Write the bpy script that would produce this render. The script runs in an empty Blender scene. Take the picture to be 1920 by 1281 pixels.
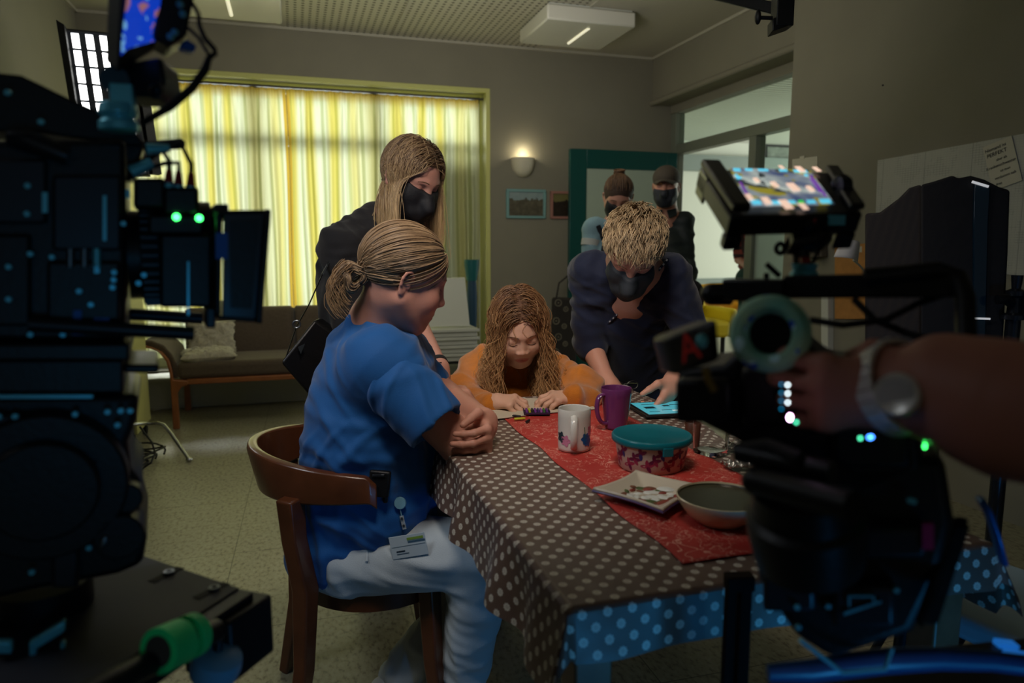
import bpy, math, random
import numpy as np
from mathutils import Vector, Matrix
PI = math.pi
sc = bpy.context.scene
COL = sc.collection

# ------------------------------------------------------------------ camera
FPX, PSI, PITCH, CH = 1340.0, math.radians(16.9), math.atan(180/1340.0), 1.22
Fv = np.array([math.sin(PSI)*math.cos(PITCH), math.cos(PSI)*math.cos(PITCH), -math.sin(PITCH)])
Rv = np.array([math.cos(PSI), -math.sin(PSI), 0.0])
Uv = np.cross(Rv, Fv)
CAM = np.array([0, 0, CH])
cam = bpy.data.cameras.new('camera'); camo = bpy.data.objects.new('camera', cam); COL.objects.link(camo)
cam.sensor_width = 36; cam.lens = FPX/1920*36; cam.clip_start = 0.02; cam.clip_end = 100
camo.matrix_world = Matrix(((Rv[0], Uv[0], -Fv[0], 0), (Rv[1], Uv[1], -Fv[1], 0), (Rv[2], Uv[2], -Fv[2], CH), (0, 0, 0, 1)))
cam.dof.use_dof = True; cam.dof.focus_distance = 1.95; cam.dof.aperture_fstop = 3.2
sc.camera = camo

def P(x, y, d):
    """world point seen at photo position x, y at depth d along the lens axis"""
    return CAM + (Fv + Rv*(x-960)/FPX - Uv*(y-640.5)/FPX)*d
def Pz(x, y, z):
    r = Fv + Rv*(x-960)/FPX - Uv*(y-640.5)/FPX
    return CAM + r*(z-CH)/r[2]
def Py(x, y, Y):
    r = Fv + Rv*(x-960)/FPX - Uv*(y-640.5)/FPX
    return CAM + r*Y/r[1]
def Px(x, y, X):
    r = Fv + Rv*(x-960)/FPX - Uv*(y-640.5)/FPX
    return CAM + r*X/r[0]

# ------------------------------------------------------------------ world, lights, exposure
w = bpy.data.worlds.new('world'); sc.world = w; w.use_nodes = True
w.node_tree.nodes['Background'].inputs[0].default_value = (0.62, 0.66, 0.60, 1)
w.node_tree.nodes['Background'].inputs[1].default_value = 0.09
sc.view_settings.view_transform = 'Standard'; sc.view_settings.look = 'None'
sc.view_settings.exposure = 0.0; sc.view_settings.gamma = 1.0; sc.view_settings.use_curve_mapping = False
sc.cycles.use_denoising = True
sc.cycles.max_bounces = 8; sc.cycles.transmission_bounces = 6; sc.cycles.transparent_max_bounces = 8
sc.cycles.caustics_reflective = False; sc.cycles.caustics_refractive = False
sc.cycles.sample_clamp_indirect = 4

def RAY(x, y): return Fv+Rv*(x-960)/FPX-Uv*(y-640.5)/FPX
def area(name, loc, target, sx, sy, power, color, spread=PI):
    l = bpy.data.lights.new(name, 'AREA'); l.shape = 'RECTANGLE'; l.size = sx; l.size_y = sy
    l.energy = power; l.color = color; l.spread = spread
    o = bpy.data.objects.new(name, l); COL.objects.link(o); o.location = loc
    o.rotation_euler = (Vector(target)-Vector(loc)).to_track_quat('-Z', 'Y').to_euler()
    return o
def spot(name, loc, target, power, color, angle, blend=0.6, radius=0.05):
    l = bpy.data.lights.new(name, 'SPOT'); l.energy = power; l.color = color; l.spot_size = math.radians(angle)
    l.spot_blend = blend; l.shadow_soft_size = radius
    o = bpy.data.objects.new(name, l); COL.objects.link(o); o.location = loc
    o.rotation_euler = (Vector(target)-Vector(loc)).to_track_quat('-Z', 'Y').to_euler()
    return o
# daylight outside the curtained window
area('daylight', (0.10, 6.9, 1.85), (0.10, 5.0, 1.55), 3.4, 2.6, 76, (0.96, 1.0, 0.93), math.radians(70))
# daylight in the room behind the glass partition
area('corridor_daylight', (9.15, 6.6, 1.5), (5.0, 6.9, 1.5), 4.2, 2.3, 225, (0.95, 1.0, 0.93))
# added unseen fill lights on group, room and ceiling; blue film lamps beyond the frame
area('added_key_fill', (0.15, 0.75, 2.45), (0.72, 2.15, 0.95), 0.45, 0.45, 4.6, (1.0, 0.87, 0.76), math.radians(75))
area('added_room_fill', (0.9, 3.9, 2.8), (1.2, 4.6, 0.0), 1.6, 1.6, 7, (1.0, 0.95, 0.84))
area('added_ceiling_fill', (0.7, 3.3, 2.05), (0.9, 4.2, 2.87), 0.8, 0.8, 21, (1.0, 0.96, 0.86))
area('added_side_fill', (-1.2, 1.2, 2.3), (0.5, 2.2, 0.9), 0.6, 0.6, 4, (0.86, 0.92, 1.0), math.radians(100))
spot('blue_monitor_lamp', (0.62, -0.1, 0.40), (0.45, 1.2, 0.60), 9, (0.04, 0.42, 1.0), 75, 0.7, 0.12)
spot('blue_rig_lamp', (0.05, -0.35, 1.0), (-0.42, 0.6, 0.98), 1.9, (0.05, 0.5, 1.0), 70, 0.6, 0.10)
spot('blue_floor_lamp', (0.95, 0.05, 0.42), (1.1, 1.0, 0.55), 5, (0.02, 0.38, 1.0), 110, 0.6, 0.1)

# ------------------------------------------------------------------ tagging and object helpers
def origin(o):
    v = Vector((0, 0, 0))
    while o is not None:
        v += o.location; o = o.parent
    return v
def tag(o, label, cat=None, group=None, kind=None):
    if label: o['label'] = label
    if cat: o['category'] = cat
    if group: o['group'] = group
    if kind: o['kind'] = kind
    return o
def thing(name, loc, label, cat, group=None):
    o = bpy.data.objects.new(name, None); COL.objects.link(o); o.location = tuple(loc); o.empty_display_size = .05
    return tag(o, label, cat, group)
def link(name, me, parent=None, bevel=0, seg=2, smooth=True, sub=0, solid=0):
    base = origin(parent) if parent is not None else Vector((0, 0, 0))
    if base.length > 0: me.transform(Matrix.Translation(-base))
    o = bpy.data.objects.new(name, me); COL.objects.link(o)
    if parent is not None: o.parent = parent
    if smooth and len(me.polygons):
        me.polygons.foreach_set('use_smooth', np.ones(len(me.polygons), dtype=bool))
        if smooth is True: me.set_sharp_from_angle(angle=math.radians(42))
    if solid:
        m = o.modifiers.new('s', 'SOLIDIFY'); m.thickness = solid; m.offset = 0
    if bevel:
        m = o.modifiers.new('b', 'BEVEL'); m.width = bevel; m.segments = seg; m.limit_method = 'ANGLE'; m.angle_limit = math.radians(40)
    if sub:
        m = o.modifiers.new('u', 'SUBSURF'); m.levels = sub; m.render_levels = sub
    return o
def rotm(z=0, x=0, y=0):
    return np.array(Matrix.Rotation(z, 3, 'Z') @ Matrix.Rotation(y, 3, 'Y') @ Matrix.Rotation(x, 3, 'X'))
def nrm(v):
    v = np.asarray(v, float); return v/max(1e-9, np.linalg.norm(v))
def basis(fwd, up):
    """columns: right, forward, up"""
    f = nrm(fwd); r = nrm(np.cross(f, up)); u = np.cross(r, f)
    return np.stack([r, f, u], 1)

class MB:
    def __init__(s): s.v = []; s.f = []; s.m = []; s.n = 0
    def add(s, v, f, m=0):
        v = np.asarray(v, float); s.v.append(v)
        for q in f: s.f.append([i+s.n for i in q]); s.m.append(m)
        s.n += len(v); return s
    def box(s, c, size, R=None, m=0, taper=1.0):
        hx, hy, hz = np.array(size)/2
        v = np.array([[x*hx, y*hy, z*hz] for z in (-1, 1) for y in (-1, 1) for x in (-1, 1)])
        v[4:, :2] *= taper
        if R is not None: v = v @ np.asarray(R).T
        return s.add(v+np.asarray(c), [(0,2,3,1),(4,5,7,6),(0,1,5,4),(2,6,7,3),(0,4,6,2),(1,3,7,5)], m)
    def b2(s, lo, hi, m=0):
        lo = np.array(lo, float); hi = np.array(hi, float); return s.box((lo+hi)/2, hi-lo, None, m)
    def beam(s, a, b, w, h, up=(0,0,1), m=0):
        a = np.asarray(a, float); b = np.asarray(b, float); B = basis(b-a, up)
        return s.box((a+b)/2, (w, np.linalg.norm(b-a), h), B, m)
    def cyl(s, a, b, r, r2=None, n=16, m=0, caps=True):
        return s.tube([a, b], [r, r if r2 is None else r2], n, m, caps)
    def tube(s, pts, r, n=8, m=0, caps=True, flat=1.0, up=None, closed=False):
        pts = np.asarray(pts, float); k = len(pts)
        r = np.broadcast_to(np.asarray(r, float), (k,)) if np.ndim(r) < 2 else r
        t = np.gradient(pts, axis=0)
        if closed: t = np.roll(pts, -1, 0)-np.roll(pts, 1, 0)
        t /= np.maximum(1e-9, np.linalg.norm(t, axis=1))[:, None]
        u = np.array(up if up is not None else ([0, 0, 1] if abs(t[0][2]) < .9 else [1, 0, 0]), float)
        out = []
        for i in range(k):
            if up is None or i == 0: u = u-t[i]*(u@t[i])
            else: u = np.array(up, float)-t[i]*(np.array(up, float)@t[i])
            u = nrm(u); w_ = np.cross(t[i], u)
            a = np.arange(n)*2*PI/n
            out.append(pts[i]+r[i]*(np.cos(a)[:, None]*w_+flat*np.sin(a)[:, None]*u))
        v = np.concatenate(out); f = []
        for i in range(k if closed else k-1):
            i2 = (i+1) % k
            for j in range(n):
                j2 = (j+1) % n; f.append((i*n+j, i*n+j2, i2*n+j2, i2*n+j))
        if caps and not closed: f.append(tuple(range(n))[::-1]); f.append(tuple(range((k-1)*n, k*n)))
        return s.add(v, f, m)
    def lathe(s, c, prof, axis=(0,0,1), n=32, m=0, up=None, sx=1.0):
        ax = nrm(axis); u = np.array(up if up is not None else ([1, 0, 0] if abs(ax[0]) < .9 else [0, 1, 0]), float)
        u = nrm(u-ax*(u@ax)); w_ = np.cross(ax, u); a = np.arange(n)*2*PI/n
        ring = np.cos(a)[:, None]*u*sx+np.sin(a)[:, None]*w_
        v = np.concatenate([np.asarray(c)+ax*z+ring*r for r, z in prof]); k = len(prof); f = []
        for i in range(k-1):
            for j in range(n):
                j2 = (j+1) % n; f.append((i*n+j, i*n+j2, (i+1)*n+j2, (i+1)*n+j))
        if prof[0][0] > 0: f.append(tuple(range(n))[::-1])
        if prof[-1][0] > 0: f.append(tuple(range((k-1)*n, k*n)))
        return s.add(v, f, m)
    def ell(s, c, r, R=None, n=20, m=0):
        v = []; k = n//2
        for i in range(k+1):
            th = PI*i/k
            for j in range(n):
                a = 2*PI*j/n; v.append((math.sin(th)*math.cos(a), math.sin(th)*math.sin(a), math.cos(th)))
        v = np.array(v)*np.asarray(r)
        if R is not None: v = v @ np.asarray(R).T
        f = [(i*n+j, (i+1)*n+j, (i+1)*n+(j+1) % n, i*n+(j+1) % n) for i in range(k) for j in range(n)]
        return s.add(v+np.asarray(c), f, m)
    def prism(s, poly, a, b, m=0):
        """poly: list of world points (planar), swept from offset a to offset b (vectors)"""
        p = np.asarray(poly, float); n = len(p); v = np.concatenate([p+np.asarray(a), p+np.asarray(b)])
        f = [tuple(range(n))[::-1], tuple(range(n, 2*n))]+[(i, (i+1) % n, n+(i+1) % n, n+i) for i in range(n)]
        return s.add(v, f, m)
    def sheet(s, fn, nu, nv, m=0):
        v = [fn(i/nu, j/nv) for j in range(nv+1) for i in range(nu+1)]
        f = [(j*(nu+1)+i, j*(nu+1)+i+1, (j+1)*(nu+1)+i+1, (j+1)*(nu+1)+i) for j in range(nv) for i in range(nu)]
        return s.add(v, f, m)
    def mesh(s, name, mats):
        me = bpy.data.meshes.new(name)
        me.from_pydata(np.concatenate(s.v).tolist(), [], s.f)
        for mm in (mats if isinstance(mats, (list, tuple)) else [mats]): me.materials.append(mm)
        me.polygons.foreach_set('material_index', s.m); me.update()
        import bmesh
        bm = bmesh.new(); bm.from_mesh(me); bmesh.ops.remove_doubles(bm, verts=bm.verts, dist=1e-6)
        bmesh.ops.recalc_face_normals(bm, faces=bm.faces); bm.to_mesh(me); bm.free()
        return me
    def obj(s, name, mats, parent=None, **k): return link(name, s.mesh(name, mats), parent, **k)

def struct(name, mb, mats, **k):
    return tag(mb.obj(name, mats, None, **k), None, None, None, 'structure')

# ------------------------------------------------------------------ materials
def srgb(r, g, b):
    f = lambda c: (c/255/12.92 if c/255 <= .04045 else ((c/255+.055)/1.055)**2.4)
    return (f(r), f(g), f(b), 1)
MATS = {}
def mat(name, col, rough=.6, metal=0, bump=0, bscale=60, var=0, vscale=8, trans=0, alpha=1, emit=None, es=1, sheen=0, spec=.5, ior=1.45, attr=None, coat=0):
    m = bpy.data.materials.new(name); m.use_nodes = True; nt = m.node_tree; N = nt.nodes; L = nt.links
    b = N['Principled BSDF']; MATS[name] = m
    b.inputs['Base Color'].default_value = col; b.inputs['Roughness'].default_value = rough; b.inputs['Metallic'].default_value = metal
    b.inputs['Transmission Weight'].default_value = trans; b.inputs['IOR'].default_value = ior
    b.inputs['Specular IOR Level'].default_value = spec; b.inputs['Coat Weight'].default_value = coat
    b.inputs['Sheen Weight'].default_value = sheen
    tc = N.new('ShaderNodeTexCoord')
    if attr:
        a = N.new('ShaderNodeAttribute'); a.attribute_name = attr; L.new(a.outputs['Color'], b.inputs['Base Color'])
    if var:
        n = N.new('ShaderNodeTexNoise'); n.inputs['Scale'].default_value = vscale; n.inputs['Detail'].default_value = 5
        L.new(tc.outputs['Object'], n.inputs['Vector'])
        r = N.new('ShaderNodeMapRange'); r.inputs['From Min'].default_value = .3; r.inputs['From Max'].default_value = .7
        r.inputs['To Min'].default_value = 1-var; r.inputs['To Max'].default_value = 1+var
        L.new(n.outputs['Fac'], r.inputs['Value'])
        h = N.new('ShaderNodeVectorMath'); h.operation = 'MULTIPLY'
        if attr: L.new(a.outputs['Color'], h.inputs[0])
        else: h.inputs[0].default_value = col[:3]
        L.new(r.outputs['Result'], h.inputs[1]); L.new(h.outputs[0], b.inputs['Base Color'])
    if bump:
        n = N.new('ShaderNodeTexNoise'); n.inputs['Scale'].default_value = bscale; n.inputs['Detail'].default_value = 4
        L.new(tc.outputs['Object'], n.inputs['Vector'])
        bp = N.new('ShaderNodeBump'); bp.inputs['Strength'].default_value = 1; bp.inputs['Distance'].default_value = bump
        L.new(n.outputs['Fac'], bp.inputs['Height']); L.new(bp.outputs[0], b.inputs['Normal'])
    if emit:
        b.inputs['Emission Color'].default_value = emit; b.inputs['Emission Strength'].default_value = es
    if alpha < 1: b.inputs['Alpha'].default_value = alpha
    return m
def nodes(m): return m.node_tree.nodes, m.node_tree.links, m.node_tree.nodes['Principled BSDF']
# ------------------------------------------------------------------ the room
YB, XL, ZC, XW, XB, XG = 5.974, -1.41, 2.87, 3.0, 3.127, 3.36
wall_m = mat('wall_paint', srgb(132, 128, 112), .85, bump=.0012, bscale=320, var=.04, vscale=3)
ceil_m = mat('ceiling_paint', srgb(176, 172, 156), .8, bump=.0006, bscale=200)
rev_m = mat('reveal_curtain_light', srgb(196, 196, 120), .6)  # yellow-green light from the curtains put into the base colour
white_m = mat('white_paint', srgb(196, 198, 188), .5)
corr_m = mat('corridor_paint', srgb(214, 218, 205), .7)
grey_m = mat('grey_frame_paint', srgb(120, 126, 112), .45)

# vinyl floor: speckle, faint tile seams, worn gloss
floor_m = mat('vinyl_floor', srgb(128, 124, 100), .32)
N, L, B = nodes(floor_m)
tc = N.new('ShaderNodeTexCoord'); n1 = N.new('ShaderNodeTexNoise'); n1.inputs['Scale'].default_value = 70; n1.inputs['Detail'].default_value = 6
mp = N.new('ShaderNodeMapping'); mp.inputs['Scale'].default_value = (1, .55, 1); L.new(tc.outputs['Object'], mp.inputs[0]); L.new(mp.outputs[0], n1.inputs['Vector'])
cr = N.new('ShaderNodeValToRGB'); cr.color_ramp.elements[0].position = .34; cr.color_ramp.elements[0].color = srgb(104, 98, 78)
cr.color_ramp.elements[1].position = .47; cr.color_ramp.elements[1].color = srgb(138, 134, 108); e = cr.color_ramp.elements.new(.7); e.color = srgb(152, 148, 124)
L.new(n1.outputs['Fac'], cr.inputs[0])
n2 = N.new('ShaderNodeTexNoise'); n2.inputs['Scale'].default_value = 1.6; L.new(tc.outputs['Object'], n2.inputs['Vector'])
mr = N.new('ShaderNodeMapRange'); mr.inputs['To Min'].default_value = .22; mr.inputs['To Max'].default_value = .5; L.new(n2.outputs['Fac'], mr.inputs['Value']); L.new(mr.outputs[0], B.inputs['Roughness'])
br = N.new('ShaderNodeTexBrick'); br.offset = 0; br.inputs['Scale'].default_value = 1; br.inputs['Mortar Size'].default_value = .0022
br.inputs['Brick Width'].default_value = .62; br.inputs['Row Height'].default_value = .62; br.inputs['Color1'].default_value = (1, 1, 1, 1); br.inputs['Color2'].default_value = (1, 1, 1, 1); br.inputs['Mortar'].default_value = (.45, .45, .42, 1)
m2 = N.new('ShaderNodeMapping'); m2.inputs['Rotation'].default_value = (0, 0, .02); m2.inputs['Location'].default_value = (.33, .18, 0); L.new(tc.outputs['Object'], m2.inputs[0]); L.new(m2.outputs[0], br.inputs['Vector'])
mx = N.new('ShaderNodeMix'); mx.data_type = 'RGBA'; mx.blend_type = 'MULTIPLY'; mx.inputs[0].default_value = 1; L.new(cr.outputs[0], mx.inputs[6]); L.new(br.outputs['Color'], mx.inputs[7]); L.new(mx.outputs[2], B.inputs['Base Color'])

struct('floor', MB().b2((XL-.3, -2.2, -.12), (9.6, 9.6, 0)), floor_m, smooth=False)
# window opening in the back wall
WX0, WX1, WZ0, WZ1 = -1.22, 1.592, 0.262, 2.487
b = MB(); T = .34
b.b2((XL-.3, YB, 0), (WX0, YB+T, ZC)); b.b2((WX1, YB, 0), (XG+.1, YB+T, ZC))
b.b2((WX0, YB, 0), (WX1, YB+T, WZ0)); b.b2((WX0, YB, WZ1), (WX1, YB+T, ZC))
struct('wall_back', b, wall_m, smooth=False)
struct('wall_left', MB().b2((XL-.3, -2.2, 0), (XL, YB, ZC)), wall_m, smooth=False)
YE = float(Px(1478, 300, XW)[1])
struct('wall_right', MB().b2((XW, -2.2, 0), (XG+.12, YE, ZC)), wall_m, smooth=False)
b = MB(); b.b2((XB, YE, 2.464), (XG+.12, YB, ZC))
struct('wall_beam', b, wall_m, smooth=False)
b = MB(); b.cyl((XB-.012, YE, 2.478), (XB-.012, YB, 2.478), .024, n=12)
struct('trim_1', b, wall_m)
b = MB(); b.b2((XG-.05, YE, 2.395), (XG+.06, YB, 2.47)); struct('trim_2', b, wall_m, bevel=.004)
# reveal lining, sill and plinth
b = MB()
b.b2((WX0, YB-.012, WZ1-.006), (WX1, YB+T, WZ1+.028)); b.b2((WX1-.006, YB-.012, WZ0), (WX1+.028, YB+T, WZ1+.028))
b.b2((WX0-.028, YB-.012, WZ0), (WX0+.006, YB+T, WZ1+.028))
struct('trim_3', b, rev_m, bevel=.003)
# window frame and panes
b = MB(); fy0, fy1 = YB+.22, YB+.28
for x in (WX0, -.28, .66, WX1-.06): b.b2((x, fy0, WZ0), (x+.06, fy1, WZ1))
for z in (WZ0, 2.02, WZ1-.06): b.b2((WX0, fy0, z), (WX1, fy1, z+.07))
wf = struct('window_1', b, white_m, bevel=.004)
def clear_glass(name, tint, refl):
    m = mat(name, tint, .03); N, L, B = nodes(m)
    a = N.new('ShaderNodeBsdfTransparent'); a.inputs[0].default_value = tint; g = N.new('ShaderNodeBsdfGlossy'); g.inputs['Roughness'].default_value = .03
    f = N.new('ShaderNodeValue'); f.outputs[0].default_value = refl; x = N.new('ShaderNodeMixShader')
    L.new(f.outputs[0], x.inputs[0]); L.new(a.outputs[0], x.inputs[1]); L.new(g.outputs[0], x.inputs[2]); L.new(x.outputs[0], N['Material Output'].inputs['Surface'])
    return m
glass_m = clear_glass('window_glass', (1, 1, 1, 1), .03)
b = MB(); b.b2((WX0+.03, YB+.245, WZ0+.03), (WX1-.03, YB+.25, WZ1-.03)); o = b.obj('window_pane', glass_m, wf, smooth=False)
# outdoor shutter covering the right bay of the window
b = MB()
for i in range(32): b.box((1.366, YB+.315, .31+i*.053), (.40, .012, .048), rotm(x=.25))
b.b2((1.15, YB+.30, WZ0), (1.166, YB+.33, 2.01)); b.b2((1.566, YB+.30, WZ0), (1.582, YB+.33, 2.01)); b.obj('roller_shutter', mat('shutter_slats', srgb(70, 74, 70), .6), wf)
# plinth under the window, heater box left of sofa
b = MB(); b.b2((XL, 5.78, 0), (1.30, YB, .225)); struct('baseboard_back', b, white_m, bevel=.008)
b = MB(); b.b2((XL, 5.70, .225), (1.30, YB, .25)); struct('trim_4', b, white_m, bevel=.006)
# ceiling: plain plaster with a recessed perforated field and cover strips
PX0, PX1 = float(Pz(531, 47, ZC)[0]), float(Pz(1010, 92, ZC)[0])
b = MB(); b.b2((XL-.3, -2.2, ZC), (PX0, YB, ZC+.15)); b.b2((PX1, -2.2, ZC), (XG+.12, YB+.0, ZC+.15)); b.b2((PX0, -2.2, ZC+.012), (PX1, YB, ZC+.15))
struct('ceiling', b, ceil_m, smooth=False)
perf_m = mat('perforated_board', srgb(176, 172, 156), .7)
N, L, B = nodes(perf_m)
tc = N.new('ShaderNodeTexCoord'); sp = N.new('ShaderNodeSeparateXYZ'); L.new(tc.outputs['Object'], sp.inputs[0])
def wave(axis, per):
    a = N.new('ShaderNodeMath'); a.operation = 'MULTIPLY'; a.inputs[1].default_value = 1/per; L.new(sp.outputs[axis], a.inputs[0])
    c = N.new('ShaderNodeMath'); c.operation = 'FRACT'; L.new(a.outputs[0], c.inputs[0])
    d = N.new('ShaderNodeMath'); d.operation = 'SUBTRACT'; d.inputs[1].default_value = .5; L.new(c.outputs[0], d.inputs[0])
    e = N.new('ShaderNodeMath'); e.operation = 'POWER'; e.inputs[1].default_value = 2
    g = N.new('ShaderNodeMath'); g.operation = 'ABSOLUTE'; L.new(d.outputs[0], g.inputs[0]); L.new(g.outputs[0], e.inputs[0]); return e
a, c = wave('X', .052), wave('Y', .052)
s_ = N.new('ShaderNodeMath'); s_.operation = 'ADD'; L.new(a.outputs[0], s_.inputs[0]); L.new(c.outputs[0], s_.inputs[1])
lt = N.new('ShaderNodeMath'); lt.operation = 'LESS_THAN'; lt.inputs[1].default_value = .05; L.new(s_.outputs[0], lt.inputs[0])
mx = N.new('ShaderNodeMix'); mx.data_type = 'RGBA'; mx.inputs[6].default_value = srgb(180, 176, 158); mx.inputs[7].default_value = srgb(62, 60, 48)
L.new(lt.outputs[0], mx.inputs[0]); L.new(mx.outputs[2], B.inputs['Base Color'])
b = MB(); b.b2((PX0, -2.2, ZC+.004), (PX1, YB, ZC+.013)); struct('ceiling_perforated', b, perf_m, smooth=False)
xm = float(Pz(738, 68, ZC)[0])
b = MB()
for x in (PX0, xm, PX1): b.b2((x-.013, -2.2, ZC-.004), (x+.013, YB, ZC+.004))
b.b2((XL, YB-.02, ZC-.02), (XG, YB, ZC)); b.b2((XB-.02, YE, ZC-.02), (XB, YB, ZC)); b.b2((XL, -2.2, ZC-.02), (XL+.02, YB, ZC))
struct('trim_5', b, ceil_m, smooth=False)

# glass partition with a doorway (the leaf stands open against the back wall)
yA, yM0, yM1 = YB-.09, float(Px(1411, 300, XG)[1]), float(Px(1424, 300, XG)[1])
b = MB()
b.b2((XG-.04, yA, 0), (XG+.05, YB, 2.395)); b.b2((XG-.04, yM1, 0), (XG+.05, yM0, 2.03))
b.b2((XG-.04, YE-.1, 2.03), (XG+.05, yA, 2.115)); b.b2((XG-.03, YE-.1, 0), (XG+.04, YE+.04, 2.03))
b.b2((XG-.03, YE-.1, 0), (XG+.04, yM1, .14))
dp = struct('door_1', b, grey_m, bevel=.004)
pane_m = clear_glass('partition_glass', (.92, .97, .94, 1), .05)
MB().b2((XG, YE, .14), (XG+.006, yM1, 2.03)).obj('glass_pane', pane_m, dp, smooth=False)
MB().b2((XG, YE, 2.115), (XG+.006, yA, 2.395)).obj('transom_pane', pane_m, dp, smooth=False)
frost = mat('frosted_film', srgb(178, 196, 188), .6, trans=.35)
MB().b2((XG-.006, YE+.04, .14), (XG-.002, yM1, 1.50)).obj('frosted_film', frost, dp, smooth=False)

teal_m = mat('teal_lacquer', srgb(16, 74, 70), .35)
pan_m = mat('door_panel_glass', srgb(168, 182, 166), .3)
dx0, dx1 = float(Py(1068, 300, 5.86)[0]), XG-.04
b = MB(); y0, y1 = 5.84, 5.885
b.b2((dx0, y0, .02), (dx0+.15, y1, 2.04)); b.b2((dx1-.1, y0, .02), (dx1, y1, 2.04)); b.b2((dx0+.15, y0, 1.88), (dx1-.1, y1, 2.04)); b.b2((dx0+.15, y0, .02), (dx1-.1, y1, .22))
dl = struct('door_2', b, teal_m, bevel=.003)
MB().b2((dx0+.15, y0+.012, .22), (dx1-.1, y1-.012, 1.88)).obj('door_panel', pan_m, dl, smooth=False)
b = MB(); b.cyl((dx0+.07, y0, 1.05), (dx0+.07, y0-.05, 1.05), .01); b.tube([(dx0+.07, y0-.05, 1.05), (dx0+.19, y0-.052, 1.05)], .009, 10)
b.obj('door_handle', mat('brushed_steel', srgb(150, 150, 150), .3, 1), dl)

# corridor / neighbouring room seen through the partition
struct('wall_corridor', MB().b2((XG+.12, 9.3, 0), (9.6, 9.5, 2.8)).b2((9.3, 3.0, 0), (9.5, 9.4, 2.8)).b2((XG+.12, YB+T+.01, 0), (XG+.16, 9.29, 2.8)), corr_m, smooth=False)
b = MB(); b.b2((XG+.18, 9.2, 2.28), (9.3, 9.32, 2.50)); b.b2((XG+.18, 9.26, .62), (9.3, 9.32, .74)); struct('trim_6', b, mat('grey_band', srgb(128, 140, 134), .6), smooth=False)
slat_m = mat('slatted_ceiling', srgb(205, 206, 196), .6)
b = MB()
for i in range(80):
    y = 3.05+i*.08; b.b2((XG+.18, y, 2.70), (9.4, y+.052, 2.75))
struct('ceiling_corridor', b, slat_m, smooth=False)
struct('ceiling_corridor_backing', MB().b2((XG+.12, 3.0, 2.78), (9.4, 9.4, 2.84)), mat('slat_gap_shade', srgb(60, 62, 56), .9), smooth=False)  # dark backing puts the shade of the slat gaps into its colour
# ------------------------------------------------------------------ node expression helper
class NX:
    def __init__(s, m): s.N, s.L, s.B = nodes(m)
    def __call__(s, op, a, b=None, c=None):
        n = s.N.new('ShaderNodeMath'); n.operation = op
        for i, q in enumerate((a, b, c)):
            if q is None: continue
            if isinstance(q, (int, float)): n.inputs[i].default_value = q
            else: s.L.new(q, n.inputs[i])
        return n.outputs[0]
    def xyz(s, src='Object', uv=None):
        sp = s.N.new('ShaderNodeSeparateXYZ')
        if uv: a = s.N.new('ShaderNodeAttribute'); a.attribute_name = uv; s.L.new(a.outputs['Vector'], sp.inputs[0])
        else: t = s.N.new('ShaderNodeTexCoord'); s.L.new(t.outputs[src], sp.inputs[0])
        return sp.outputs
    def noise(s, scale, detail=3, vec=None, dist=0):
        n = s.N.new('ShaderNodeTexNoise'); n.inputs['Scale'].default_value = scale; n.inputs['Detail'].default_value = detail; n.inputs['Distortion'].default_value = dist
        if vec is None: t = s.N.new('ShaderNodeTexCoord'); vec = t.outputs['Object']
        s.L.new(vec, n.inputs['Vector']); return n.outputs['Fac']
    def mix(s, f, a, b):
        n = s.N.new('ShaderNodeMix'); n.data_type = 'RGBA'; s.L.new(f, n.inputs[0])
        for i, q in ((6, a), (7, b)):
            if isinstance(q, tuple): n.inputs[i].default_value = q
            else: s.L.new(q, n.inputs[i])
        return n.outputs[2]
    def color(s, c): s.L.new(c, s.B.inputs['Base Color'])

def setattrib(me, name, vals, dim='FLOAT_VECTOR'):
    a = me.attributes.new(name, dim, 'POINT')
    if dim == 'FLOAT_COLOR':
        vals = np.asarray(vals, np.float32)
        if vals.shape[1] == 3: vals = np.concatenate([vals, np.ones((len(vals), 1), np.float32)], 1)
        a.data.foreach_set('color', vals.ravel())
    else: a.data.foreach_set('vector', np.asarray(vals, np.float32).ravel())

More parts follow.
